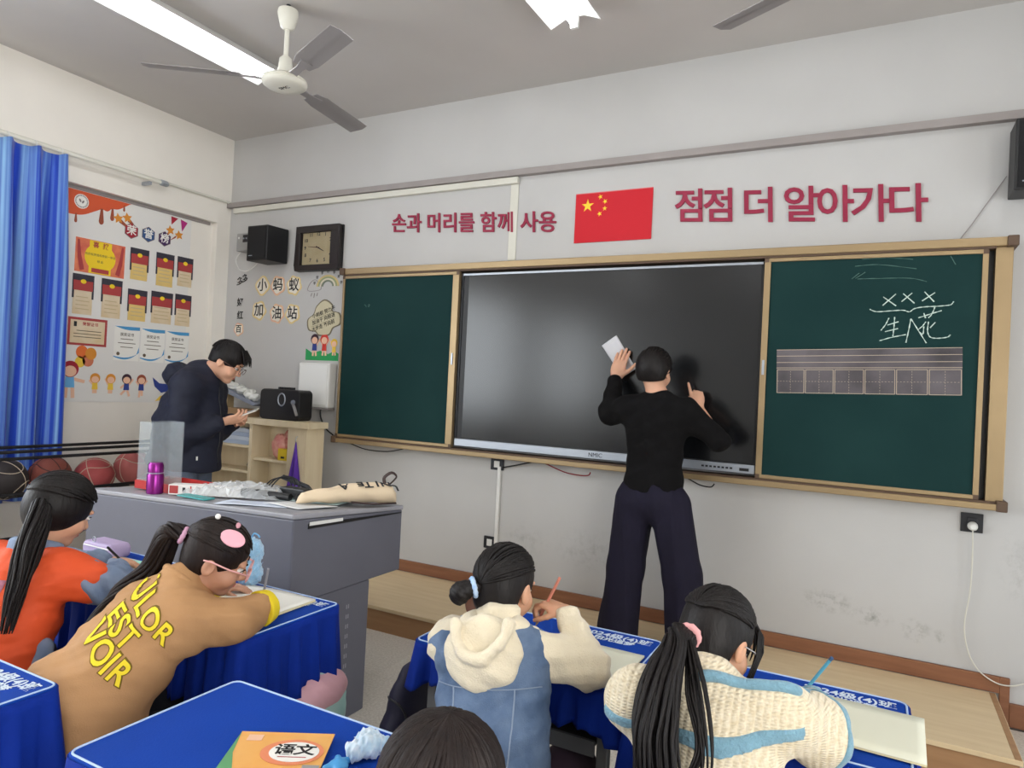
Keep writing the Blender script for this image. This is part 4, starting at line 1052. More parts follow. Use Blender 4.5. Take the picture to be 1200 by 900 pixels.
# ------------------------------------------------------------------ pupil desks with blue covers
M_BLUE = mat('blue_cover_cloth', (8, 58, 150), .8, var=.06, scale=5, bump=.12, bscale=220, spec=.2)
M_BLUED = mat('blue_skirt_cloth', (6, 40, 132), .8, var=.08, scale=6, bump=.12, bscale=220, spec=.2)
M_PIPE = mat('white_piping', (176, 198, 228), .7)
M_CLTXT = mat('cloth_print', (214, 226, 238), .7)
M_DESKM = mat('grey_desk_metal', (110, 112, 114), .5, metal=.3)
M_DESKT = mat('desk_tray_dark', (46, 44, 46), .6)
M_DESKW = mat('desk_board', (176, 150, 116), .55)
DZ = .73
def desk(x0, x1, y0, y1, where, drop=.2, flip=False, txt=True, tray=True):
    r = root('student_desk', ((x0+x1)/2, (y0+y1)/2, 0), 'metal framed school desk ' + where, 'desk', 'covered school desks')
    MB().box(x0+.012, y0+.012, DZ-.03, x1-.012, y1-.012, DZ-.008).build('desk_top', M_DESKW, r, bevel=.004)
    for xx in (x0+.05, x1-.05):
        for yy in (y0+.05, y1-.05):
            MB().box(xx-.015, yy-.015, .015, xx+.015, yy+.015, DZ-.031).build('leg', M_DESKM, r, bevel=.003)
            MB().box(xx-.018, yy-.018, 0, xx+.018, yy+.018, .0145).build('foot_cap', M_BLACK, r)
        MB().box(xx-.012, y0+.066, .10, xx+.012, y1-.066, .13).build('stretcher', M_DESKM, r)
    if tray:
        t = MB(); t.box(x0+.07, y0+.03, DZ-.17, x1-.07, y1-.07, DZ-.165)
        t.box(x0+.07, y1-.0695, DZ-.17, x1-.07, y1-.066, DZ-.0315); t.build('drawer_tray', M_DESKT, r)
        MB().box(x0+.066, y0+.02, DZ-.19, x1-.066, y0+.0295, DZ-.15).build('tray_lip', M_DESKM, r)
    # cover
    c = root('desk_cover', ((x0+x1)/2, (y0+y1)/2, DZ-.008), 'blue cloth cover with white piping ' + where, 'tablecloth', 'blue desk covers')
    rr = rrect2(x0, y0, x1, y1, .025, 4)
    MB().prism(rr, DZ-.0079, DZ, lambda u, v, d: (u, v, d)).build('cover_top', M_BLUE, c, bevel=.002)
    rp = rrect2(x0+.006, y0+.006, x1-.006, y1-.006, .02, 4)
    MB().tube([(u, v, DZ+.0005) for u, v in rp], .0025, 6, True).build('piping', M_PIPE, c, smooth='all')
    # pleated skirt around the rim
    dense = []
    n = len(rr)
    for i in range(n):
        a, b = Vector((*rr[i], 0)), Vector((*rr[(i+1) % n], 0))
        k = max(1, int((b-a).length/.012))
        for j in range(k): dense.append(a + (b-a)*j/k)
    N = len(dense)
    cx, cy = (x0+x1)/2, (y0+y1)/2
    per = [0]
    for i in range(1, N): per.append(per[-1] + (dense[i]-dense[i-1]).length)
    rs = random.Random(int(abs(x0)*1000))
    ph = [rs.uniform(0, 6) for _ in range(4)]
    vs, fs, rows = [], [], 9
    for j in range(rows+1):
        v = j/rows
        for i in range(N):
            p = dense[i]; t = dense[(i+1) % N] - dense[(i-1) % N]; t.normalize()
            nn = Vector((t.y, -t.x, 0))
            w = per[i]
            cxn = abs(p.x-cx)/((x1-x0)/2); cyn = abs(p.y-cy)/((y1-y0)/2)
            corner = max(0, min(cxn, cyn)-.82)/.18
            pleat = (.010*math.sin(w*2*PI/.075+ph[0]) + .007*math.sin(w*2*PI/.041+ph[1]))*min(1, v*1.6)
            o = .002 + .012*v + pleat + .02*corner*v
            dz = drop*v*(1 + .06*math.sin(w*2*PI/.21+ph[2]) + .03*math.sin(w*2*PI/.05+ph[3]) + .22*corner)
            vs.append((p.x+nn.x*o, p.y+nn.y*o, DZ-.004-dz))
    for j in range(rows):
        for i in range(N):
            k = (i+1) % N
            fs.append((j*N+i, j*N+k, (j+1)*N+k, (j+1)*N+i))
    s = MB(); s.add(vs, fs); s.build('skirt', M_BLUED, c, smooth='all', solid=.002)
    if txt:
        w = .21
        if not flip:
            tx, ty = x1-.135, y1-.048
            text('2024级(4)班', .042, M_CLTXT, frame((tx, ty, DZ+.0008), (1, 0, 0), (0, 1, 0)), c, 'lettering', .0008, .0003)
            text('阳光追梦', .032, M_CLTXT, frame((tx, ty-.037, DZ+.0008), (1, 0, 0), (0, 1, 0)), c, 'lettering', .0008, .0003)
        else:
            tx, ty = x1-.125, y1-.07
            text('2024级(4)班', .042, M_CLTXT, frame((tx, ty, DZ+.0008), (-1, 0, 0), (0, -1, 0)), c, 'lettering', .0008, .0003)
            text('阳光追梦', .032, M_CLTXT, frame((tx, ty-.035, DZ+.0008), (-1, 0, 0), (0, -1, 0)), c, 'lettering', .0008, .0003)
    return r, c
desk(-1.175, -.545, -2.37, -1.945, 'in front of the denim vest girl', .11)
desk(-.505, .098, -2.42, -2.0, 'in front of the cream cardigan girl', .16)
desk(-2.16, -1.56, -2.65, -2.245, 'in front of the tan coat girl, by the podium', .23)
desk(-2.80, -2.20, -2.65, -2.245, 'in front of the orange jacket girl', .22, txt=False)
desk(-1.365, -.700, -3.25, -2.838, 'carrying the orange textbook', .2)
desk(-.675, -.085, -3.20, -2.875, 'hidden behind the near pupil at the bottom edge', .14)
desk(-2.28, -1.665, -3.50, -3.085, 'cut by the left edge behind the tan coat girl', .24)
desk(-4.90, -4.30, -2.40, -1.99, 'at the window wall below the curtain', .24, txt=False)

M_CHAIR = mat('stool_plywood', (160, 120, 82), .5, rgb2=(172, 134, 96), scale=4, stretch=(1, 8, 8))
def stool(x, y, where):
    r = root('school_stool', (x, y, 0), 'backless school stool ' + where, 'stool', 'school stools')
    m = MB(); m.prism(rrect2(-.17, -.13, .17, .13, .03), .385, .405, lambda u, v, d: (u, v, d)); m.build('seat', M_CHAIR, r, local=True, bevel=.003)
    for sx_ in (-1, 1):
        for sy_ in (-1, 1):
            MB().tube([(sx_*.155, sy_*.12, 0), (sx_*.14, sy_*.105, .384)], .011, 8).build('leg', M_DESKM, r, local=True, smooth=True)
        MB().tube([(sx_*.149, -.115, .14), (sx_*.149, .115, .14)], .008, 8).build('stretcher', M_DESKM, r, local=True)
    return r

# ------------------------------------------------------------------ implicit-surface kit for people and soft things
def V3(*a): return np.array(a if len(a) > 1 else a[0], dtype=np.float64)
def nrm(v): v = V3(v); return v/np.linalg.norm(v)
def smin(a, b, k):
    if k <= 0: return np.minimum(a, b)
    h = np.clip(.5 + .5*(b-a)/k, 0, 1)
    return b + (a-b)*h - k*h*(1-h)
class F:
    """a field: shapes blended one after another; calling it gives signed distance"""
    def __init__(s): s.ops = []; s.disp = None; s.lo = V3(9, 9, 9); s.hi = -V3(9, 9, 9)
    def _b(s, c, r): s.lo = np.minimum(s.lo, V3(c)-r); s.hi = np.maximum(s.hi, V3(c)+r)
    def cone(s, a, b, ra, rb, k=.02, flat=None, neg=False):
        a, b = V3(a), V3(b)
        if not neg: s._b(a, ra); s._b(b, rb)
        s.ops.append(('c', a, b, ra, rb, flat, k, neg)); return s
    def ell(s, c, r, R=None, k=.02, neg=False):
        c, r = V3(c), V3(r)
        if not neg: s._b(c, r.max())
        s.ops.append(('e', c, r, None if R is None else np.array(R, float), k, neg)); return s
    def chain(s, pts, rs, k=.02, flat=None):
        for i in range(len(pts)-1): s.cone(pts[i], pts[i+1], rs[i], rs[i+1], k, flat)
        return s
    def plane(s, c, n, k=.004):     # keeps the side the normal points away from
        s.ops.append(('p', V3(c), nrm(n), k)); return s
    def __call__(s, P, cull=None):
        d = np.full(len(P), 1e3)
        for o in s.ops:
            if cull is not None and o[0] != 'p':
                if o[0] == 'c': lo, hi, k = np.minimum(o[1]-o[3], o[2]-o[4]), np.maximum(o[1]+o[3], o[2]+o[4]), o[6]
                else: m = o[2].max(); lo, hi, k = o[1]-m, o[1]+m, o[4]
                e = k + cull
                w = np.nonzero(((P > lo-e) & (P < hi+e)).all(1))[0]
                if len(w) == 0: continue
                if len(w) < len(P):
                    x = s._one(o, P[w]); y = d[w]
                    d[w] = -smin(-y, x, k) if o[-1] else smin(y, x, k)
                    continue
            if o[0] == 'p':
                _, c, n, k = o
                d = -smin(-d, -((P-c)@n), k); continue
            x = s._one(o, P); k = o[6] if o[0] == 'c' else o[4]
            d = -smin(-d, x, k) if o[-1] else smin(d, x, k)
        if s.disp is not None: d = d - s.disp(P)
        return d
    def _one(s, o, P):
        if 1:
            if o[0] == 'c':
                _, a, b, ra, rb, flat, k, neg = o
                ab = b-a; q = P-a
                t = np.clip(q@ab/(ab@ab), 0, 1)
                e = q - t[:, None]*ab
                if flat is not None:
                    n, f = flat
                    e = e + np.outer(e@n, n)*(1/f-1)
                x = np.sqrt(np.einsum('ij,ij->i', e, e)) - (ra+(rb-ra)*t)
                if flat is not None: x = x*min(1, flat[1]*1.2)
            elif o[0] == 'e':
                _, c, r, R, k, neg = o
                q = P-c
                if R is not None: q = q@R
                q = q/r; k0 = np.sqrt(np.einsum('ij,ij->i', q, q)); q = q/r; k1 = np.sqrt(np.einsum('ij,ij->i', q, q))
                x = k0*(k0-1)/np.maximum(k1, 1e-9)
        return x

def sdf_mesh(f, h, pad=.02):
    lo, hi = f.lo-pad-2*h, f.hi+pad+2*h
    nc = np.ceil((hi-lo)/(4*h)).astype(int)+1
    n = nc*4
    ax = [lo[i] + (np.arange(nc[i])*4+1.5)*h for i in range(3)]
    G = np.stack(np.meshgrid(*ax, indexing='ij'), -1).reshape(-1, 3)
    dc = f(G, 14*h).reshape(nc)
    near = np.abs(dc) < h*4*1.55
    val = np.repeat(np.repeat(np.repeat(dc, 4, 0), 4, 1), 4, 2).astype(np.float32)
    mask = np.repeat(np.repeat(np.repeat(near, 4, 0), 4, 1), 4, 2)
    idx = np.argwhere(mask)
    vals = np.empty(len(idx), np.float32)
    for i in range(0, len(idx), 400000):
        vals[i:i+400000] = f(lo + idx[i:i+400000]*h, 14*h)
    val[mask] = vals
    ins = val < 0
    c = np.zeros(n-1, np.int8)
    for a in (0, 1):
        for b in (0, 1):
            for e in (0, 1): c += ins[a:n[0]-1+a, b:n[1]-1+b, e:n[2]-1+e]
    act = (c > 0) & (c < 8)
    cells = np.argwhere(act)
    vid = np.full(n-1, -1, np.int32); vid[act] = np.arange(len(cells))
    acc = np.zeros((len(cells), 3)); cnt = np.zeros(len(cells))
    corner = lambda o: val[cells[:, 0]+o[0], cells[:, 1]+o[1], cells[:, 2]+o[2]].astype(np.float64)
    for ax_ in range(3):
        for u in (0, 1):
            for w in (0, 1):
                o0 = [0, 0, 0]; others = [i for i in range(3) if i != ax_]
                o0[others[0]] = u; o0[others[1]] = w
                o1 = list(o0); o1[ax_] = 1
                a, b = corner(o0), corner(o1)
                cr = (a < 0) != (b < 0)
                t = np.where(cr, a/np.where(a == b, 1, a-b), 0)
                p = np.tile(np.array(o0, float), (len(cells), 1)); p[:, ax_] = t
                acc[cr] += p[cr]; cnt[cr] += 1
    verts = lo + (cells + acc/np.maximum(cnt, 1)[:, None])*h
    quads = []
    for ax_ in range(3):
        o = [i for i in range(3) if i != ax_]
        sl0 = [slice(1, None)]*3; sl0[ax_] = slice(0, None)
        A = ins; sh = [slice(None)]*3; sh2 = [slice(None)]*3
        sh[ax_] = slice(0, -1); sh2[ax_] = slice(1, None)
        ch = A[tuple(sh)] != A[tuple(sh2)]
        e = np.argwhere(ch)
        ok = (e[:, o[0]] > 0) & (e[:, o[1]] > 0) & (e[:, o[0]] < n[o[0]]-1) & (e[:, o[1]] < n[o[1]]-1)
        e = e[ok]
        def cid(da, db):
            x = e.copy(); x[:, o[0]] -= da; x[:, o[1]] -= db
            return vid[x[:, 0], x[:, 1], x[:, 2]]
        q = np.stack([cid(1, 1), cid(0, 1), cid(0, 0), cid(1, 0)], 1)
        flip = A[e[:, 0], e[:, 1], e[:, 2]]
        if ax_ == 1: flip = ~flip
        q[~flip] = q[~flip][:, ::-1]
        quads.append(q)
    quads = np.concatenate(quads)
    quads = quads[(quads >= 0).all(1)]
    return verts, quads

def np_obj(name, verts, quads, material, parent=None, smooth=True, off=None):
    off = V3(wloc(parent)) if parent is not None else (V3(off) if off is not None else V3(0, 0, 0))
    me = bpy.data.meshes.new(name)
    me.vertices.add(len(verts)); me.vertices.foreach_set('co', (verts-off).astype(np.float32).ravel())
    k = quads.shape[1]
    me.loops.add(len(quads)*k); me.loops.foreach_set('vertex_index', quads.astype(np.int32).ravel())
    me.polygons.add(len(quads)); me.polygons.foreach_set('loop_start', np.arange(0, len(quads)*k, k, dtype=np.int32))
    me.polygons.foreach_set('use_smooth', [smooth]*len(quads))
    for m in (material if isinstance(material, (list, tuple)) else [material]): me.materials.append(m)
    me.update(calc_edges=True)
    o = bpy.data.objects.new(name, me); COL.objects.link(o)
    if parent is not None: o.parent = parent
    else: o.location = off
    return o
def soft(name, f, h, material, parent=None, off=None):
    v, q = sdf_mesh(f, h)
    return np_obj(name, v, q, material, parent, off=off)
def folds(amp, dirs, warp=9.0):
    """cloth folds: a few warped waves; dirs = list of (direction, wavelength, phase)"""
    D = [(nrm(d)*2*PI/w, p) for d, w, p in dirs]
    def g(P):
        wz = .35*np.sin(P@V3(warp, warp*.7, -warp*.8)) + .3*np.sin(P@V3(-warp*1.3, warp, warp*.5)+1)
        r = 0
        for k, p in D:
            x = np.sin(P@k + p + 2.2*wz)
            r = r + x*np.abs(x)
        return amp*r/len(D)
    return g
def onto(f, P, n, lift=.0015, reach=.25):
    """slides points along -n onto the surface of field f"""
    P = P + nrm(n)*0; n = nrm(n)
    Q = P + n*reach; done = np.zeros(len(P), bool)
    for _ in range(60):
        d = f(Q) - lift
        Q = Q - np.where(done[:, None], 0, n*np.clip(d, -.01, .05)[:, None]*.9)
        done |= np.abs(d) < 2e-4
    return Q
def onto_line(f, P, n, lift=.0015, reach=.25):
    Q = onto(f, P, n, lift, reach)
    return Q[np.abs(f(Q)-lift) < 3e-3]

# ------------------------------------------------------------------ people
M_SKIN = mat('skin', (214, 164, 136), .55, var=.05, scale=18, sss=.08)
M_SKINM = mat('skin_tan', (190, 142, 116), .55, var=.05, scale=18, sss=.08)
M_SKING = mat('skin_child', (206, 156, 126), .55, var=.05, scale=18, sss=.08)
M_HAIR = mat('black_hair', (18, 15, 15), .5, rgb2=(28, 24, 23), scale=40, stretch=(1, 1, .2), bump=.25, bscale=120, spec=.28)
M_HAIRB = mat('dark_brown_hair', (26, 19, 18), .5, rgb2=(38, 29, 26), scale=40, stretch=(1, 1, .2), bump=.25, bscale=120, spec=.28)
M_EYEW = mat('eye_white', (232, 228, 222), .3); M_EYED = mat('eye_dark', (28, 20, 18), .2); M_LIP = mat('lips', (176, 96, 88), .5)

class Frame:
    def __init__(s, c, fwd, up):
        s.c = V3(c); s.y = nrm(fwd); x = np.cross(s.y, V3(up)); s.x = nrm(x); s.z = np.cross(s.x, s.y)
        s.R = np.stack([s.x, s.y, s.z], 1)
    @staticmethod
    def spine(c, up, fwd):
        F_ = Frame(c, fwd, up); F_.z = nrm(up); F_.x = nrm(np.cross(V3(fwd), F_.z)); F_.y = np.cross(F_.z, F_.x)
        F_.R = np.stack([F_.x, F_.y, F_.z], 1); return F_
    def __call__(s, x, y, z): return s.c + s.x*x + s.y*y + s.z*z
    def mat3(s): return Matrix(s.R.tolist())

def head_field(f, H, s, neck, nr):
    R = H.R
    P = lambda x, y, z: H(x*s, y*s, z*s)
    E = lambda c, r, k, neg=False: f.ell(P(*c), V3(r)*s, R, k*s, neg)
    E((0, -.012, .030), (.076, .096, .086), .01)
    E((0, .030, -.040), (.058, .060, .074), .03)
    E((0, .066, -.098), (.022, .020, .018), .03)
    for q in (-1, 1):
        E((q*.036, .060, -.036), (.028, .028, .028), .025)
        E((q*.030, .084, .022), (.026, .012, .010), .015)
        E((q*.032, .098, .000), (.017, .014, .011), .010, True)
    f.cone(P(0, .090, .004), P(0, .107, -.030), .007*s, .0125*s, .012*s)
    for q in (-1, 1): E((q*.011, .098, -.036), (.008, .009, .007), .008)
    E((0, .087, -.060), (.022, .010, .006), .006); E((0, .086, -.071), (.019, .010, .006), .005)
    E((0, .099, -.0655), (.024, .006, .0012), .002, True)
    for q in (-1, 1):
        E((q*.077, -.010, -.010), (.010, .020, .031), .008)
        E((q*.088, -.006, -.006), (.008, .011, .019), .004, True)
    f.cone(P(0, -.030, -.045), neck, nr, nr*1.12, .03*s)

def hand_field(f, wrist, fwd, palm, side, s=1.0, curl=(.5, .5, .5, .55, .5), thumb=.35, spread=1.0):
    """palm: direction the palm faces; side: +1 when the thumb lies on the right of fwd seen from the back of the hand"""
    fw = nrm(fwd); pn = V3(palm); pn = nrm(pn - fw*(pn@fw)); lat = np.cross(fw, -pn)*side     # towards the thumb
    W = V3(wrist)
    R = np.stack([lat, fw, pn], 1)
    f.ell(W+fw*.050*s, V3(.040, .052, .0150)*s, R, .012*s)
    f.cone(W, W+fw*.03*s, .021*s, .024*s, .02*s, (pn, .75))
    f.ell(W+fw*.028*s+lat*.022*s+pn*.008*s, V3(.018, .030, .013)*s, R, .012*s)
    tips = []
    for i, (lx, L, r) in enumerate(((.029, .072, .0092), (.0095, .080, .0095), (-.0105, .074, .0092), (-.029, .058, .0080))):
        p = W + fw*(.088-.004*abs(i-1))*s + lat*lx*s
        d = nrm(fw + lat*lx*1.6*spread)
        f.cone(p-fw*.03*s, p, r*1.05*s, r*1.05*s, .006*s)
        c = curl[i]
        ax = np.cross(d, pn)
        for j, (ll, kk) in enumerate(((.45, .75), (.30, 1.0), (.25, .8))):
            a = c*kk*1.35
            d = nrm(d*math.cos(a) + pn_rot(d, ax)*math.sin(a))
            q = p + d*L*ll*s
            f.cone(p, q, r*(1-.07*j)*s, r*(1-.07*(j+1))*s, .0035*s)
            p = q
        tips.append(p)
    p = W + fw*.022*s + lat*.030*s + pn*.006*s
    d = nrm(fw*.75 + lat*.75*(1-thumb*.7) + pn*thumb*.9)
    for j, (ll, r) in enumerate(((.034, .0112), (.030, .0100), (.025, .0088))):
        q = p + d*ll*s
        f.cone(p, q, r*s, r*.93*s, .006*s if j == 0 else .0035*s)
        p = q; d = nrm(d + fw*.25 - lat*.30*thumb + pn*.15*thumb)
    tips.append(p)
    return tips
def pn_rot(d, ax): return nrm(np.cross(ax, d))

def face_parts(par, H, s):
    P = lambda x, y, z: tuple(H(x*s, y*s, z*s))
    R = H.mat3()
    for q in (-1, 1):
        e = MB().ball(P(q*.031, .0835, .000), .0125*s, 12, 8, (1.15, 1, .62), R).build('eye', M_EYEW, par, smooth='all')
        MB().ball(P(q*.031, .0935, -.001), .0062*s, 10, 6, (1, .55, 1), R).build('iris', M_EYED, e, smooth='all')
        MB().tube([P(q*.014, .0965, .0215), P(q*.032, .0965, .0265), P(q*.050, .083, .0215)], [.0022*s, .003*s, .0014*s], 6).build('eyebrow', M_HAIR, par, smooth='all')
        MB().tube([P(q*.018, .0955, .0035), P(q*.032, .0985, .0075), P(q*.047, .086, .002)], [.0012*s, .002*s, .0012*s], 6).build('eyelashes', M_EYED, par, smooth='all')
    MB().ball(P(0, .0925, -.0655), .0165*s, 12, 6, (1, .36, .42), R).build('mouth', M_LIP, par, smooth='all')

def strands(m, H, s, tie, n, seed, start, r0=.0042, lift=1.03, rad=(.083, .104, .094), cen=(0, -.012, .030), ends=.0):
    """hair locks lying on the skull from a hairline point to the tie; start(rng) gives the first direction"""
    rg = random.Random(seed)
    t = nrm(tie)
    for i in range(n):
        a = nrm(start(rg))
        w = math.acos(max(-.999, min(.999, float(a@t))))
        N = 9
        pts = []
        l = lift + rg.uniform(-.008, .02)
        jit = V3(rg.uniform(-1, 1), rg.uniform(-1, 1), rg.uniform(-1, 1))*.06
        for k in range(N+1):
            u = k/N*(1-ends*rg.random()*.2)
            d = (a*math.sin((1-u)*w) + t*math.sin(u*w))/math.sin(w)
            d = nrm(d + jit*math.sin(PI*u))
            q = V3(cen) + d*V3(rad)*l
            pts.append(tuple(H(*(q*s))))
        rr = r0*s*rg.uniform(.7, 1.25)
        m.tube(pts, [rr*(.55+.45*math.sin(PI*min(1, (k+1.5)/(N+1)))) for k in range(N+1)], 5, cap=False)

def lock_bundle(m, guide, R, n, seed, r=.004, twist=0.0, fray=1.0, fl=None):
    """ponytail: n locks following a guide line, R gives the bundle radius along it"""
    rg = random.Random(seed)
    G = catmull(guide, 8); N = len(G)
    for i in range(n):
        a = rg.uniform(0, 2*PI); q = math.sqrt(rg.random())
        end = N - int(rg.random()*N*.18*fray)
        pts = []; rr = []
        up = Vector((.3, .5, .2)).normalized()
        for k in range(end):
            t = k/(N-1)
            T = (G[min(k+1, N-1)]-G[max(k-1, 0)]).normalized()
            A = T.cross(up).normalized(); B = T.cross(A)
            x = t*(len(R)-1); j = min(int(x), len(R)-2); rad = R[j]+(R[j+1]-R[j])*(x-j)
            an = a + twist*t + .25*math.sin(3*t+i)
            qq = q*(1+.12*math.sin(5*t+i*1.7))
            pts.append(G[k] + A*(math.cos(an)*rad*qq*(fl[0] if fl else 1)) + B*(math.sin(an)*rad*qq*(fl[1] if fl else 1)))
            rr.append(r*(1-.75*max(0, (k/(end-1)-.55)/.45))*rg.uniform(.9, 1.1))
        m.tube(pts, rr, 5, cap=False)

def hair_cap(H, s, back=0.0, front=.062, side=-.035, nape=-.075, extra=None, rad=(.082, .103, .093), bang=0.0, ears=True):
    """skull-hugging hair with the face and the nape cut free"""
    f = F(); R = H.R
    f.ell(H(0, -.012*s, .030*s), V3(rad)*s, R, 0)
    f.ell(H(0, -.050*s, -.030*s), V3(.070, .052, .066)*s, R, .03*s)
    if extra: extra(f)
    f.ell(H(0, (front+.058)*s, (-.045+bang)*s), V3(.074, .062, .098)*s, R, .006*s, True)     # face
    for q in (-1, 1) if ears else (): f.ell(H(q*.085*s, -.004*s, -.028*s), V3(.032, .028, .036)*s, R, .008*s, True)   # ears
    f.plane(H(0, 0, nape*s), -H.z*1.0 + H.y*.25, .01*s)
    return f

CR, CF = V3(.883, .468, 0), V3(-.468, .883, 0)     # directions across and along the room's diagonal, used for turned bodies
UP = V3(0, 0, 1)
def body_field(J, H, hs, cs, T, L, hands=(), lean=None, feet=None):
    """whole body as one blended surface"""
    f = F()
    head_field(f, H, hs, J['neck'], .040*cs)
    f.ell(T(0, 0, .03*cs), V3(.110, .082, .095)*cs, T.R, .03*cs)
    f.ell(T(0, 0, L*.36), V3(.092, .068, .13)*cs, T.R, .04*cs)
    f.ell(T(0, 0, L*.70), V3(.108, .074, .12)*cs, T.R, .04*cs)
    f.cone(J['shL'], J['shR'], .038*cs, .038*cs, .04*cs)
    f.cone(T(0, 0, L*.8), J['neck'], .050*cs, .040*cs, .03*cs)
    for q in 'LR':
        f.cone(J['sh'+q], J['el'+q], .038*cs, .030*cs, .02*cs)
        f.cone(J['el'+q], J['wr'+q], .030*cs, .0195*cs, .012*cs)
        f.cone(J['hip'+q], J['kn'+q], .066*cs, .046*cs, .03*cs)
        f.cone(J['kn'+q], J['an'+q], .045*cs, .030*cs, .02*cs)
        a = V3(J['an'+q]); fd = V3(J['ft'])
        f.cone(a+V3(0, 0, -.025*cs)-fd*.02*cs, a+fd*.11*cs+V3(0, 0, -.035*cs), .030*cs, .024*cs, .02*cs)
    for h in hands: hand_field(f, **h)
    return f

def seated_legs(J, P, fwd, right, cs, kz=.45, spread=.085, reach=.34, az=.07):
    P, fw, rt = V3(P), nrm(fwd), nrm(right)
    for q, s in (('L', -1), ('R', 1)):
        J['hip'+q] = P + rt*s*spread*cs
        k = P + rt*s*(spread+.02)*cs + fw*reach; k[2] = kz; J['kn'+q] = k
        a = k - fw*.04; a[2] = az; J['an'+q] = a
    J['ft'] = fw

def shoe(f, a, fd, s):
    a = V3(a); fd = nrm(fd)
    f.cone(a+V3(0, 0, -.012*s)-fd*.02*s, a+fd*.12*s+V3(0, 0, -.022*s), .042*s, .034*s, .03*s)

def person_root(loc, label): return root('person', loc, label, 'person')

def scrunchie(par, c, axis, R, r, mt, name='hair_tie'):
    z = Vector(nrm(axis)); a = z.orthogonal().normalized(); b = z.cross(a); c = Vector(c)
    pts = [c + a*(R*math.cos(2*PI*k/24)) + b*(R*math.sin(2*PI*k/24)) for k in range(24)]
    MB().tube(pts, [r*(1+.15*math.sin(k*2.4)) for k in range(24)], 8, True).build(name, mt, par, smooth='all')

def pencil(p0, p1, r, mt, label, tipm=None, cap=None):
    p0, p1 = Vector(p0), Vector(p1)
    t = root('pencil', p0, label, 'pencil')
    MB().tube([p0+(p1-p0)*.1, p1], r, 6).build('barrel', mt, t)
    MB().tube([p0, p0+(p1-p0)*.1], [r*.15, r], 6).build('point', tipm or M_DESKW, t)
    if cap: MB().tube([p1, p1+(p1-p0)*.06], r*1.02, 6).build('end_cap', cap, t)
    return t

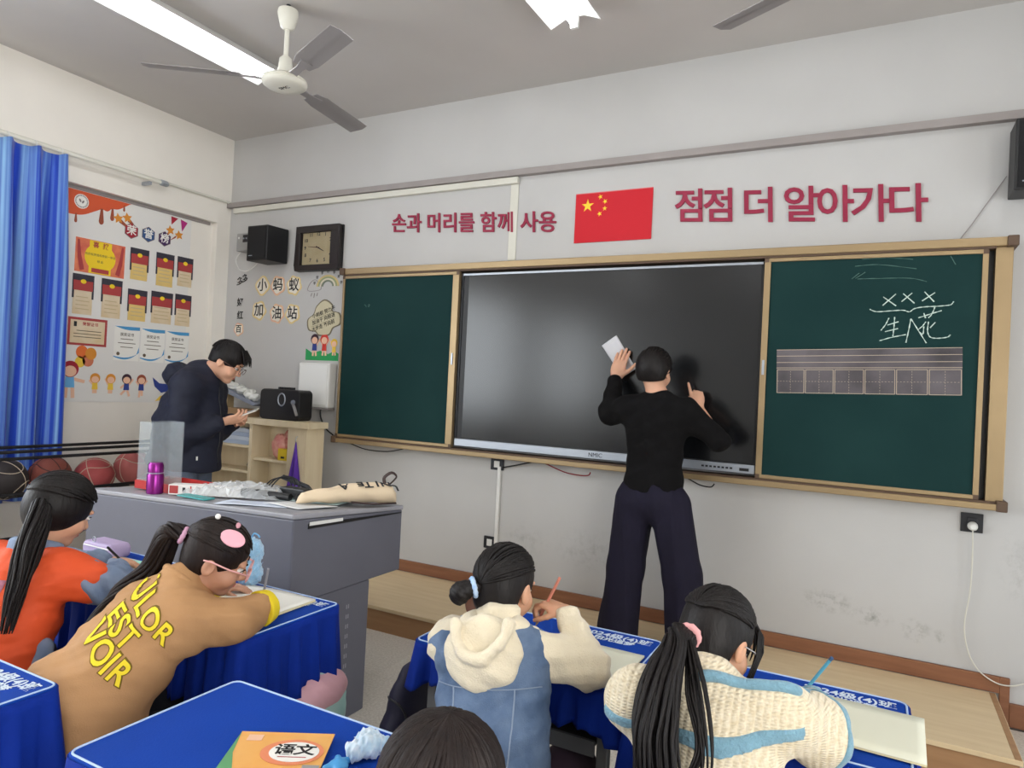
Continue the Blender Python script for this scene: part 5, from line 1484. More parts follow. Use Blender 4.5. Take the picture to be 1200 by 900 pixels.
# ================================================================== girl in denim vest
def denim_girl():
    cs, hs = .98, .90
    neck = V3(-.842, -2.475, .862); pel = V3(-.775, -2.60, .50)
    T = Frame.spine(pel, neck-pel, V3(-.26, .96, 0)); L = np.linalg.norm(neck-pel)
    J = dict(neck=neck, shL=V3(-.945, -2.535, .815), shR=V3(-.738, -2.468, .822), elL=V3(-1.02, -2.40, .775), wrL=V3(-.93, -2.27, .765),
             elR=V3(-.622, -2.385, .782), wrR=V3(-.712, -2.338, .892))
    seated_legs(J, pel, V3(-.1, 1, 0), V3(1, .1, 0), cs, reach=.33)
    H = Frame((-.862, -2.405, .948), (.03, .96, -.26), (0, .26, .96))
    r = person_root((pel[0], pel[1], 0), 'girl in denim vest over a cream hoodie, raising her right hand to her chin')
    hd = [dict(wrist=J['wrR'], fwd=nrm(V3(-.085, .012, .012)), palm=V3(-.25, .1, -.9), side=-1, s=.74, curl=(.75, .55, .6, .7), thumb=.6),
          dict(wrist=J['wrL'], fwd=nrm(V3(.8, .5, -.05)), palm=V3(0, 0, -1), side=1, s=.74, curl=(.25, .25, .25, .3), thumb=.3)]
    soft('body', body_field(J, H, hs, cs, T, L, hd), .0042, M_SKING, r)
    face_parts(r, H, hs)
    M_CREAM = mat('cream_fleece', (226, 214, 188), .9, var=.05, scale=14, bump=.35, bscale=260, sheen=.3)
    f = F()
    f.ell(T(0, 0, L*.60), V3(.100, .075, .12), T.R, .03)
    f.cone(J['shL'], J['shR'], .042, .044, .03)
    for q in 'LR':
        f.cone(J['sh'+q], V3(J['el'+q]), .056, .057, .03)
        f.cone(J['el'+q], V3(J['el'+q])*.12+V3(J['wr'+q])*.88, .053, .034, .02)
    f.cone(neck+V3(0, -.01, .0), neck+V3(0, .0, .022), .062, .058, .02)
    f.disp = folds(.0075, [((1, .3, .6), .055, 0), ((-.4, .5, 1), .042, 1.2), ((.2, -1, .7), .07, 2.1)])
    hood = soft('hoodie', f, .0052, M_CREAM, r)
    bk = -T.y
    M_DENIM = mat('washed_denim', (66, 88, 120), .85, rgb2=(108, 128, 156), scale=13, detail=6, bump=.3, bscale=330)
    M_SEAM = mat('denim_seam', (134, 148, 168), .85)
    v = F()
    v.ell(T(0, -.005, L*.62), V3(.142, .112, .155), T.R, .04)
    v.ell(T(0, -.005, L*.30), V3(.136, .112, .17), T.R, .05)
    v.ell(T(0, -.005, .05), V3(.142, .118, .13), T.R, .05)
    v.cone(J['shL']+T.x*.008-UP*.002, J['shR']-T.x*.012-UP*.002, .060, .060, .04)
    v.ell(T(0, -.02, L*.80), V3(.125, .085, .09), T.R, .04)
    v.plane(T(0, 0, -.015), -T.z, .008)
    for q, s in (('L', -1), ('R', 1)):
        sh = V3(J['sh'+q]); o_ = .012 if s < 0 else .004; v.cone(sh+T.x*s*(.056+o_)+T.y*.03+UP*.03, sh+T.x*s*(.058+o_)-UP*.085+T.y*.04, .036, .040, .012, None, True)
    v.disp = folds(.0060, [((.6, .2, 1), .08, 0), ((-.8, .2, 1), .06, 1.0), ((.1, .1, 1), .11, .4)])
    vo = soft('denim_vest', v, .0052, M_DENIM, r)
    # hood lying on the back: a pouch with a U-shaped mouth
    B = onto(v, np.array([neck - UP*.055]), bk, .0)[0]
    RB = Frame(B, -bk, UP).R
    g = F()
    g.ell(B - UP*.012 + bk*.006, V3(.098, .046, .088), RB, .01)
    g.ell(neck + UP*.000 + bk*.020, V3(.096, .072, .046), RB, .035)
    g.ell(neck + UP*.055 + bk*.035, V3(.058, .058, .050), RB, .014, True)
    g.ell(B + UP*.040 + bk*.040, V3(.046, .030, .062), RB, .010, True)
    rim = [B + UP*.060 + bk*.020 + T.x*.066, B + UP*.020 + bk*.044 + T.x*.056, B - UP*.022 + bk*.056 + T.x*.024, B - UP*.028 + bk*.058 - T.x*.004, B - UP*.018 + bk*.056 - T.x*.030, B + UP*.022 + bk*.044 - T.x*.058, B + UP*.060 + bk*.020 - T.x*.066]
    g.chain([V3(p) for p in catmull([Vector(p) for p in rim], 4)], [.011]*25, .010)
    g.disp = folds(.0045, [((.2, .4, 1), .06, .4), ((1, 0, .8), .07, 1.9)])
    soft('hood', g, .0044, M_CREAM, hood)
    def seam(pts, w=.0022, name='seam'):
        P = np.array([list(p) for p in catmull([Vector(p) for p in pts], 8)])
        Q = onto_line(v, P, bk, .0006)
        MB().tube([Vector(q) for q in Q], w, 6, flat=(1, .6)).build(name, M_SEAM, vo, smooth='all')
    seam([T(.075, -.1, L*.64), T(.070, -.1, L*.35), T(.060, -.1, .03)]); seam([T(-.075, -.1, L*.64), T(-.070, -.1, L*.35), T(-.060, -.1, .03)])
    seam([T(-.13, -.1, L*.66), T(-.075, -.1, L*.64), T(0, -.1, L*.63), T(.075, -.1, L*.64), T(.13, -.1, L*.66)])
    seam([T(-.12, -.1, .045), T(0, -.1, .04), T(.12, -.1, .045)], .0026)
    P = np.array([T(x, -.1, z) for x, z in [(.035+.105*i/10, .012+.026*j/2+.012*i/10) for j in range(3) for i in range(11)]])
    Q = onto(v, P, bk, .004)
    m = MB(); m.add([tuple(q) for q in Q], [(j*11+i, j*11+i+1, (j+1)*11+i+1, (j+1)*11+i) for j in range(2) for i in range(10)])
    m.build('waist_tab', M_DENIM, vo, smooth='all', solid=.006)
    b = onto(v, np.array([T(.048, -.1, .026)]), bk, .008)[0]
    MB().lathe([(.008, 0), (.008, .003), (0, .004)], tuple(b), 12, Matrix(Frame(b, UP, bk).R.tolist())).build('button', M_STEEL, vo)
    p = F(); M_PLUM = mat('plum_trousers', (58, 40, 56), .85, var=.08, scale=10)
    p.ell(T(0, 0, -.01), V3(.135, .11, .09), T.R, .03)
    for q in 'LR':
        p.cone(J['hip'+q], J['kn'+q], .085, .068, .03); p.cone(J['kn'+q], V3(J['an'+q])+UP*.03, .066, .055, .02)
    soft('trousers', p, .007, M_PLUM, r)
    s_ = F()
    for q in 'LR': shoe(s_, J['an'+q], J['ft'], .85)
    soft('shoes', s_, .006, M_WHITE, r)
    # hair: pulled to a low side bun
    tie = nrm(V3(-.22, -.86, -.28))
    cap = hair_cap(H, hs, nape=-.085)
    hair = soft('hair', cap, .0045, M_HAIR, r)
    m = MB()
    def st(rg):
        a = rg.uniform(-PI, PI); return V3(math.sin(a)*.9, .25+.55*math.cos(a), .12+.75*abs(math.cos(a/2))*rg.uniform(.3, 1))
    strands(m, H, hs, tie, 170, 11, st, .0040, 1.02)
    def st2(rg): s = rg.choice((-1, 1)); return V3(s*rg.uniform(.3, .9), rg.uniform(-.75, -.1), rg.uniform(-.95, -.55))
    strands(m, H, hs, tie, 46, 12, st2, .0036, 1.0, (.078, .092, .098))
    m.build('hair_strands', M_HAIR, hair, smooth='all', fix=False)
    tp = H(-.035*hs, -.100*hs, -.010*hs)
    bun = F(); ax = nrm(-CR*.9 + V3(0, -.25, -.25))
    bun.cone(tp+ax*.006, tp+ax*.045, .020, .024, .01); bun.ell(tp+ax*.048-UP*.01, V3(.026, .024, .026), None, .01)
    bun.disp = folds(.0022, [((.6, .2, 1), .014, 0), ((1, -1, .3), .02, 1)])
    soft('bun', bun, .0034, M_HAIR, hair)
    scrunchie(hair, tp+ax*.010, ax, .022, .0065, mat('blue_scrunchie', (118, 168, 226), .7, rgb2=(206, 222, 240), scale=60))
    return r
denim_girl()
stool(-.775, -2.61, 'under the denim vest girl')

# ================================================================== girl in cream knit cardigan
M_KNIT = mat('cream_knit', (232, 220, 194), .95, rgb2=(216, 200, 168), scale=140, detail=1, stretch=(1, 1, .6), sheen=.3)
def _knit(m):
    nt = m.node_tree; L = nt.links.new; b = nt.nodes['Principled BSDF']
    tc = nt.nodes.new('ShaderNodeTexCoord'); ht = []
    for (axis, sc, di) in (('X', 22, .5), ('Z', 55, 1.0)):
        w = nt.nodes.new('ShaderNodeTexWave'); w.bands_direction = axis; w.inputs['Scale'].default_value = sc; w.inputs['Distortion'].default_value = di
        L(tc.outputs['Object'], w.inputs['Vector']); ht.append(w.outputs['Fac'])
    a = nt.nodes.new('ShaderNodeMath'); a.operation = 'MULTIPLY'; L(ht[0], a.inputs[0]); L(ht[1], a.inputs[1])
    bp = nt.nodes.new('ShaderNodeBump'); bp.inputs['Strength'].default_value = .55; bp.inputs['Distance'].default_value = .006
    L(a.outputs[0], bp.inputs['Height']); L(bp.outputs[0], b.inputs['Normal'])
_knit(M_KNIT)
M_KBLUE = mat('blue_knit_trim', (120, 160, 178), .95, var=.06, scale=60, bump=.5, bscale=160, sheen=.3)
def knit_girl():
    cs, hs = 1.0, .90
    neck = V3(-.300, -2.505, .862); pel = V3(-.262, -2.70, .48)
    T = Frame.spine(pel, neck-pel, V3(.06, 1, 0)); L = np.linalg.norm(neck-pel)
    J = dict(neck=neck, shL=V3(-.432, -2.585, .820), shR=V3(-.150, -2.520, .832), elL=V3(-.455, -2.44, .765), wrL=V3(-.31, -2.28, .765),
             elR=V3(-.092, -2.430, .785), wrR=V3(-.118, -2.262, .772))
    seated_legs(J, pel, V3(.05, 1, 0), V3(1, -.05, 0), cs, reach=.36)
    H = Frame((-.305, -2.425, .932), (.30, .82, -.48), (.16, .42, .88))
    r = person_root((pel[0], pel[1], 0), 'girl in cream knitted cardigan with a long black ponytail, bending over her notebook')
    hd = [dict(wrist=J['wrR'], fwd=nrm(V3(-.35, .75, .02)), palm=V3(-.3, -.1, -.9), side=-1, s=.74, curl=(.55, .6, .75, .8), thumb=.7),
          dict(wrist=J['wrL'], fwd=nrm(V3(.7, .6, -.05)), palm=V3(0, 0, -1), side=1, s=.74, curl=(.25, .25, .25, .3), thumb=.3)]
    soft('body', body_field(J, H, hs, cs, T, L, hd), .0042, M_SKING, r)
    face_parts(r, H, hs)
    def shell(infl, cut=True):
        f = F(); i = infl
        f.ell(T(0, 0, L*.68), V3(.150+i, .112+i, .155+i), T.R, .04)
        f.ell(T(0, 0, L*.30), V3(.150+i, .120+i, .17+i), T.R, .06)
        f.ell(T(0, 0, .04), V3(.155+i, .125+i, .12+i), T.R, .05)
        f.cone(V3(J['shL'])-T.x*.0, V3(J['shR']), .060+i, .060+i, .05)
        f.cone(neck-UP*.035-T.y*.01, neck+UP*.004-T.y*.012, .080+i, .062+i, .03)
        for q in 'LR':
            f.cone(J['sh'+q], J['el'+q], .062+i, .066+i, .045)
            e, w = V3(J['el'+q]), V3(J['wr'+q])
            f.cone(e, e*.12+w*.88, .070+i, .044+i, .03)
        f.disp = folds(.0050, [((.5, .2, 1), .10, 0), ((-.8, .4, 1), .075, 1.0), ((1, .1, .1), .12, .7)], 7)
        return f
    f = shell(0)
    co = soft('knit_cardigan', f, .0050, M_KNIT, r)
    # blue bands: slices of a slightly larger shell
    def band(c, n, w, name, infl=.0035, extra=None):
        g = shell(infl); n = nrm(n)
        g.plane(V3(c)+n*w, n, .003); g.plane(V3(c)-n*w, -n, .003)
        if extra: extra(g)
        lo = V3(c)-.16; hi = V3(c)+.16
        g.lo, g.hi = np.maximum(g.lo, lo), np.minimum(g.hi, hi)
        soft(name, g, .0045, M_KBLUE, co)
    band(neck-UP*.028-T.y*.02, UP*.9-T.y*.35, .011, 'collar_band')
    e, w = V3(J['elR']), V3(J['wrR'])
    band(e+V3(.022, .01, 0), nrm(nrm(e-V3(J['shR']))*.9 + CR*.3), .012, 'sleeve_band', extra=lambda g: g.plane(T(.13, 0, 0), -T.x, .004))
    band(e*.2+w*.8, w-e, .012, 'cuff_band')
    g = F()     # shoulder yoke trim from collar across the shoulder
    P = [neck-T.y*.075-UP*.02+T.x*.01, neck+T.x*.06-T.y*.055-UP*.005, neck+T.x*.10-T.y*.035-UP*.015, V3(J['shR'])-T.x*.02-T.y*.02+UP*.04, V3(J['shR'])+T.x*.03+UP*.04]
    Q = onto_line(f, np.array([list(p) for p in catmull([Vector(p) for p in P], 8)]), UP*.8-T.y*.5, .001, .1)
    g.chain(list(Q), [.0105]*len(Q), .006)
    soft('shoulder_trim', g, .0042, M_KBLUE, co)
    Q = onto_line(f, np.array([list(p) for p in catmull([Vector(p) for p in (T(-.19, -.05, .16), T(-.10, -.12, .125), T(0, -.14, .085), T(.10, -.12, .045), T(.19, -.05, .0))], 10)]), -T.y, .001, .2)
    g = F(); g.chain(list(Q), [.0068]*len(Q), .006); soft('hem_band', g, .0045, M_KBLUE, co)
    p = F(); M_DKT = mat('dark_trousers', (36, 36, 42), .85)
    p.ell(T(0, 0, -.01), V3(.14, .11, .09), T.R, .03)
    for q in 'LR':
        p.cone(J['hip'+q], J['kn'+q], .082, .064, .03); p.cone(J['kn'+q], V3(J['an'+q])+UP*.03, .062, .05, .02)
    soft('trousers', p, .007, M_DKT, r)
    s_ = F()
    for q in 'LR': shoe(s_, J['an'+q], J['ft'], .85)
    soft('shoes', s_, .006, M_WHITE, r)
    # hair
    tie = nrm(V3(-.10, -.95, .18))
    cap = hair_cap(H, hs, nape=-.08, rad=(.084, .106, .096))
    hair = soft('hair', cap, .0045, M_HAIR, r)
    m = MB()
    def st(rg):
        a = rg.uniform(-PI, PI); return V3(math.sin(a)*.92, .25+.6*math.cos(a), .10+.75*abs(math.cos(a/2))*rg.uniform(.25, 1))
    strands(m, H, hs, tie, 190, 21, st, .0042, 1.03, (.084, .106, .096))
    def st2(rg): s = rg.choice((-1, 1)); return V3(s*rg.uniform(.3, .9), rg.uniform(-.75, -.1), rg.uniform(-.95, -.45))
    strands(m, H, hs, tie, 50, 22, st2, .0036, 1.0, (.079, .094, .098))
    for i in range(16):     # fringe locks falling beside the face
        a = .9 + .045*i; x = .078*math.cos(.4+.16*i)
        top = H(x*hs*.5, .070*hs, .095*hs)
        m.tube([top, H((x*.9)*hs, .100*hs, .055*hs), H((x*1.05)*hs, .100*hs, .020*hs), H((x*1.1)*hs, .090*hs, (-.012-.01*(i % 3))*hs)], [.003, .004, .0035, .001], 5, cap=False)
    for q in (1, -1):
        for i in range(4):
            m.tube([H(q*.070*hs, (.060+.008*i)*hs, .060*hs), H(q*(.080)*hs, (.066+.007*i)*hs, .0), H(q*.074*hs, (.066+.008*i)*hs, -.05*hs), H(q*.064*hs, (.066+.009*i)*hs, (-.080-.01*(i % 3))*hs)], [.002, .0026, .002, .0006], 5, cap=False)
    m.build('hair_strands', M_HAIR, hair, smooth='all', fix=False)
    tp = V3(-.334, -2.540, .972)
    t = MB()
    lock_bundle(t, [tuple(tp), (-.352, -2.605, .962), (-.362, -2.670, .905), (-.360, -2.715, .835), (-.345, -2.745, .765), (-.330, -2.755, .68)], [.014, .036, .050, .058, .056, .036], 190, 5, .0050, .7, 1.3, (1.0, .62))
    lock_bundle(t, [(-.325, -2.60, .975), (-.290, -2.665, .92), (-.265, -2.71, .85), (-.255, -2.735, .79), (-.275, -2.74, .745)], [.006, .012, .014, .012, .006], 9, 6, .0034, .3)
    lock_bundle(t, [(-.325, -2.60, .96), (-.300, -2.68, .90), (-.268, -2.72, .83), (-.285, -2.745, .775), (-.310, -2.75, .74)], [.004, .007, .008, .006, .003], 5, 8, .003, .3)
    t.build('ponytail', M_HAIR, hair, smooth='all', fix=False)
    scrunchie(hair, tp+V3(-.003, -.012, -.002), V3(-.1, -.95, -.1), .019, .0085, mat('pink_scrunchie', (226, 164, 164), .8))
    # clear glasses
    gl = mat('clear_frame', (206, 206, 210), .2, alpha=.6)
    for q in (-1, 1):
        c = H(q*.034*hs, .115*hs, -.004*hs)
        pts = [Vector(c) + Vector(H.x)*(.024*hs*math.cos(2*PI*k/20)) + Vector(H.z)*(.020*hs*math.sin(2*PI*k/20)) for k in range(20)]
        MB().tube(pts, .0016, 6, True).build('glasses_rim', gl, r, smooth='all')
        MB().tube([H(q*.058*hs, .112*hs, .004*hs), H(q*.082*hs, .05*hs, .006*hs), H(q*.083*hs, -.005*hs, .004*hs)], .0014, 6).build('glasses_temple', gl, r, smooth='all')
    return r
knit_girl()
stool(-.262, -2.71, 'under the cream cardigan girl')
pencil((-.150, -2.185, .742), (-.078, -2.215, .868), .0042, mat('blue_pencil', (84, 164, 196), .5), 'light blue pencil in the cream cardigan girl\'s hand', cap=mat('pencil_band', (60, 90, 130), .5))
pencil((-.800, -2.335, .835), (-.735, -2.335, .978), .0042, mat('salmon_pencil', (204, 128, 108), .5), 'salmon pencil in the denim vest girl\'s hand')

# ================================================================== girl in tan coat
M_TANC = mat('tan_cotton', (176, 134, 92), .85, var=.05, scale=5, bump=.15, bscale=300)
def tan_girl():
    cs, hs = 1.0, .90
    neck = V3(-1.752, -2.705, .852); pel = V3(-1.845, -2.985, .50)
    T = Frame.spine(pel, neck-pel, V3(.25, .95, 0)); L = np.linalg.norm(neck-pel)
    J = dict(neck=neck, shL=V3(-1.875, -2.660, .800), shR=V3(-1.665, -2.775, .790), elL=V3(-1.97, -2.55, .765), wrL=V3(-1.93, -2.43, .765),
             elR=V3(-1.605, -2.660, .772), wrR=V3(-1.618, -2.500, .782))
    seated_legs(J, pel, V3(.15, 1, 0), V3(1, -.15, 0), cs, reach=.36)
    fw = CR*.84 + CF*.30 - UP*.42
    H = Frame((-1.705, -2.635, .940), fw, UP*.9 + CR*.4 - CF*.05)
    r = person_root((pel[0], pel[1], 0), 'girl in tan coat with yellow lettering, writing with her nose close to the page')
    hd = [dict(wrist=J['wrR'], fwd=nrm(V3(-.80, .50, .10)), palm=V3(-.3, -.1, -.9), side=-1, s=.72, curl=(.55, .65, .8, .85), thumb=.7),
          dict(wrist=J['wrL'], fwd=nrm(V3(.7, .6, -.05)), palm=V3(0, 0, -1), side=1, s=.72, curl=(.25, .25, .25, .3), thumb=.3)]
    soft('body', body_field(J, H, hs, cs, T, L, hd), .0042, M_SKINM, r)
    face_parts(r, H, hs)
    f = F()
    f.ell(T(0, -.005, L*.70), V3(.150, .118, .165), T.R, .05)
    f.ell(T(0, -.012, L*.36), V3(.160, .130, .20), T.R, .06)
    f.ell(T(0, -.012, .04), V3(.178, .148, .17), T.R, .06)
    f.cone(T(0, -.010, .05), T(0, .0, -.14), .152, .155, .06)
    f.cone(J['shL'], J['shR'], .062, .062, .05)
    f.cone(neck-UP*.03, neck+UP*.012-T.y*.012+T.x*.005, .078, .058, .03)
    for q in 'LR':
        e, w = V3(J['el'+q]), V3(J['wr'+q])
        f.cone(J['sh'+q], e, .070, .064, .04); f.cone(e, e*.45+w*.55, .063, .052, .03)
    f.plane(T(0, 0, -.19), -T.z, .01)
    f.disp = folds(.011, [((.4, .6, 1), .12, .2), ((-.7, .4, 1), .09, 1.0), ((1, .1, .5), .14, .7)], 6)
    co = soft('tan_coat', f, .0056, M_TANC, r)
    M_CUFF = mat('yellow_cuff', (232, 206, 40), .8, var=.05)
    for q in 'LR':
        e, w = V3(J['el'+q]), V3(J['wr'+q]); g = F(); d = nrm(w-e)
        g.cone(e*.32+w*.68, e*.06+w*.94, .056, .048, .01)
        g.plane(e*.30+w*.70, -d, .003); g.plane(e*.07+w*.93, d, .003)
        soft('cuff', g, .0045, M_CUFF, co)
    g = F()      # stand collar
    R0 = Frame(neck+UP*.012, T.y, UP)
    cp = [Vector(neck+UP*(.022+.006*math.cos(a))+T.x*.060*math.sin(a)-T.y*.058*math.cos(a)) for a in [(-2.4+4.8*k/16) for k in range(17)]]
    g.chain([V3(p) for p in cp], [.011]*17, .006); g.chain([V3(p)-UP*.02 for p in cp], [.012]*17, .01)
    soft('collar', g, .0042, M_TANC, co)
    # lettering on the back, wrapped onto the coat
    M_LET = mat('yellow_print', (232, 208, 44), .8); M_LETO = mat('print_outline', (112, 88, 20), .8)
    bn = -CF
    xd = nrm(CR*.76 - UP*.62); yd = nrm(CR*.62 + UP*.76)
    WRAP.append((co, f, [('OÜLOR', V3(-1.716, -2.857, .852), .068), ('EST', V3(-1.738, -2.892, .800), .068), ('VOIR', V3(-1.735, -2.925, .742), .070)], xd, yd, bn, M_LET, M_LETO))
    p = F(); M_DKT = mat('dark_leggings', (34, 34, 40), .85)
    p.ell(T(0, 0, -.01), V3(.13, .10, .08), T.R, .03)
    for q in 'LR':
        p.cone(J['hip'+q], J['kn'+q], .075, .060, .03); p.cone(J['kn'+q], V3(J['an'+q])+UP*.03, .058, .045, .02)
    soft('trousers', p, .007, M_DKT, r)
    s_ = F()
    for q in 'LR': shoe(s_, J['an'+q], J['ft'], .85)
    soft('shoes', s_, .006, M_WHITE, r)
    tie = nrm(V3(-.05, -.93, .10))
    cap = hair_cap(H, hs, nape=-.075)
    hair = soft('hair', cap, .0045, M_HAIRB, r)
    m = MB()
    def st(rg):
        a = rg.uniform(-PI, PI); return V3(math.sin(a)*.95, .20+.66*math.cos(a), .10+.75*abs(math.cos(a/2))*rg.uniform(.25, 1))
    strands(m, H, hs, tie, 180, 31, st, .0040, 1.02)
    def st2(rg): s = rg.choice((-1, 1)); return V3(s*rg.uniform(.3, .9), rg.uniform(-.75, -.1), rg.uniform(-.95, -.45))
    strands(m, H, hs, tie, 46, 32, st2, .0036, 1.0, (.078, .092, .098))
    m.build('hair_strands', M_HAIRB, hair, smooth='all', fix=False)
    tp = H(0, -.115*hs, .022*hs)
    t = MB()
    g_ = [tuple(tp), tuple(tp-CR*.055+UP*.012), (-1.865, -2.735, .900), (-1.915, -2.79, .82), (-1.935, -2.84, .74), (-1.95, -2.88, .66), (-1.96, -2.90, .60)]
    lock_bundle(t, g_, [.014, .022, .026, .028, .030, .028, .018], 60, 9, .0060, 5.5, .7)
    lock_bundle(t, [tuple(V3(p)+CF*.04-UP*.01) for p in g_], [.010, .022, .028, .032, .034, .03, .02], 60, 19, .0055, 4.5, .7)
    t.build('ponytail', M_HAIRB, hair, smooth='all', fix=False)
    scrunchie(hair, tp-V3(H.y)*.008, H.y, .020, .007, mat('mauve_tie', (196, 150, 176), .7))
    # claw clip at the crown behind, white pearl, pink clip above the ear
    cl = F(); cc = V3(tp)-CR*.045+UP*.010
    for k in range(3): cl.cone(cc+UP*(.01*k-.01), cc-CR*(.022+.006*k)+UP*(.018-.016*k), .006, .003, .004)
    soft('claw_clip', cl, .003, M_EYED, hair)
    MB().ball(tuple(H(.03*hs, -.06*hs, .135*hs)), .008, 12, 8).build('pearl_pin', M_PWH, hair, smooth='all')
    M_PINK = mat('pink_clip_plastic', (240, 176, 190), .35)
    cf = Frame(H(.060*hs, .012*hs, .100*hs), nrm(V3(H.x)*.75+V3(H.z)*.62), V3(H.z))
    m = MB(); pts = disc2(0, 0, 1, 28, .036, .024)
    m.prism([(a, b) for a, b in pts], -.004, .004, lambda u, v, d: tuple(cf(u, d, v)))
    m.build('hair_clip', M_PINK, hair, bevel=.003)
    cf2 = Frame(H(.010*hs, .010*hs, .126*hs), V3(H.z), -V3(H.y))
    m = MB(); m.prism(disc2(0, 0, 1, 18, .016, .007), -.003, .004, lambda u, v, d: tuple(cf2(u, d, v))); m.build('hair_clip', M_PINK, hair, bevel=.002)
    gp = mat('pink_frame', (228, 170, 168), .35)
    for q in (-1, 1):
        c = H(q*.034*hs, .116*hs, -.004*hs)
        pts = [Vector(c) + Vector(H.x)*(.026*hs*math.cos(2*PI*k/20)) + Vector(H.z)*(.021*hs*math.sin(2*PI*k/20)) for k in range(20)]
        MB().tube(pts, .0020, 6, True).build('glasses_rim', gp, r, smooth='all')
        MB().tube([H(q*.060*hs, .114*hs, .006*hs), H(q*.086*hs, .05*hs, .012*hs), H(q*.090*hs, -.012*hs, .016*hs), H(q*.086*hs, -.035*hs, .010*hs)], .0026, 6).build('glasses_temple', gp, r, smooth='all')
    MB().tube([H(-.008*hs, .117*hs, .002*hs), H(.008*hs, .117*hs, .002*hs)], .0018, 6).build('glasses_bridge', gp, r)
    return r
WRAP = []
tan_girl()
stool(-1.845, -2.995, 'under the tan coat girl')
pencil((-1.755, -2.405, .748), (-1.705, -2.435, .862), .004, mat('grey_pencil', (150, 150, 156), .5), 'grey pencil in the tan coat girl\'s hand')

# ================================================================== girl in orange jacket
def orange_girl():
    cs, hs = .98, .92
    neck = V3(-2.395, -2.765, .880); pel = V3(-2.345, -2.905, .50)
    T = Frame.spine(pel, neck-pel, V3(-.10, .98, 0)); L = np.linalg.norm(neck-pel)
    J = dict(neck=neck, shL=V3(-2.525, -2.815, .815), shR=V3(-2.262, -2.765, .825), elL=V3(-2.60, -2.62, .765), wrL=V3(-2.50, -2.46, .765),
             elR=V3(-2.165, -2.640, .768), wrR=V3(-2.36, -2.515, .775))
    seated_legs(J, pel, V3(-.05, 1, 0), V3(1, .05, 0), cs, reach=.36)
    H = Frame((-2.392, -2.700, 1.000), (.12, .88, -.42), (.02, .42, .9))
    r = person_root((pel[0], pel[1], 0), 'girl in orange jacket with denim sleeves, seen from behind at the left edge')
    hd = [dict(wrist=J['wrR'], fwd=nrm(V3(-.75, .5, .04)), palm=V3(-.2, -.2, -.9), side=-1, s=.74, curl=(.5, .6, .75, .8), thumb=.7),
          dict(wrist=J['wrL'], fwd=nrm(V3(.6, .7, -.05)), palm=V3(0, 0, -1), side=1, s=.74, curl=(.25, .25, .25, .3), thumb=.3)]
    soft('body', body_field(J, H, hs, cs, T, L, hd), .0042, M_SKING, r)
    face_parts(r, H, hs)
    M_OR = mat('orange_nylon', (222, 82, 36), .7, var=.05, scale=6); M_JD = mat('pale_denim', (104, 122, 150), .85, rgb2=(136, 150, 172), scale=10, bump=.2, bscale=300)
    f = F()
    f.ell(T(0, -.005, L*.66), V3(.152, .115, .155), T.R, .04)
    f.ell(T(0, -.008, L*.32), V3(.158, .122, .19), T.R, .06)
    f.ell(T(0, -.008, .02), V3(.160, .128, .12), T.R, .05)
    f.cone(J['shL'], J['shR'], .062, .062, .05)
    for q in 'LR':
        s, e = V3(J['sh'+q]), V3(J['el'+q]); f.cone(s, s*.45+e*.55, .068, .066, .04)
        dd = nrm(e-s); 
    f.plane(T(0, 0, -.05), -T.z, .01)
    f.disp = folds(.0085, [((.4, .3, 1), .11, .2), ((-.7, .2, 1), .085, 1.0), ((1, .1, .4), .12, .7)], 6)
    co = soft('orange_jacket', f, .0056, M_OR, r)
    g = F()
    for q in 'LR':
        s, e, w = V3(J['sh'+q]), V3(J['el'+q]), V3(J['wr'+q])
        g.cone(s*.5+e*.5, e, .060, .064, .02); g.cone(e, e*.12+w*.88, .062, .040, .03)
    g.disp = folds(.0075, [((1, .3, .5), .05, 0), ((-.3, 1, .6), .045, 1.4)], 8)
    soft('denim_sleeves', g, .0056, M_JD, co)
    g = F(); cp = [V3(neck)+UP*.012+T.x*.062*math.sin(a)-T.y*.062*math.cos(a) for a in [(-2.5+5*k/16) for k in range(17)]]
    g.chain(cp, [.016]*17, .008); g.chain([p-UP*.022 for p in cp], [.020]*17, .01)
    soft('collar', g, .005, M_JD, co)
    g = F(); g.chain([T(.150, .02, L*.30), T(.158, .03, .06), T(.160, .03, -.04)], [.028, .03, .03], .02); soft('side_panel', g, .0056, M_JD, co)
    bn = nrm(-T.y)
    WRAP.append((co, f, [('CULTURE', T(.0, -.12, L*.52), .034), ('STREET 02', T(.0, -.12, L*.42), .030), ('SINCE-03', T(-.01, -.12, L*.26), .028)], T.x, T.z, bn, mat('white_print', (232, 214, 204), .8), None))
    P = np.array([T(-.06+.13*i/8, -.12, L*.62+.045*j/2) for j in range(3) for i in range(9)])
    Q = onto(f, P, bn, .0012)
    m = MB(); m.add([tuple(q) for q in Q], [(j*9+i, j*9+i+1, (j+1)*9+i+1, (j+1)*9+i) for j in range(2) for i in range(8)])
    m.build('printed_block', mat('lilac_print', (196, 130, 150), .8), co, smooth='all', solid=.001)
    p = F(); M_DKT = mat('charcoal_trousers', (52, 52, 58), .85, var=.08)
    p.ell(T(0, 0, -.01), V3(.14, .11, .085), T.R, .03)
    for q in 'LR':
        p.cone(J['hip'+q], J['kn'+q], .080, .062, .03); p.cone(J['kn'+q], V3(J['an'+q])+UP*.03, .06, .048, .02)
    soft('trousers', p, .007, M_DKT, r)
    s_ = F()
    for q in 'LR': shoe(s_, J['an'+q], J['ft'], .85)
    soft('shoes', s_, .006, M_WHITE, r)
    tie = nrm(V3(-.18, -.93, .02))
    def fluff(f_): f_.ell(H(0, -.02*hs, .012*hs), V3(.094, .104, .098)*hs, H.R, .03)
    cap = hair_cap(H, hs, nape=-.105, extra=fluff, ears=False)
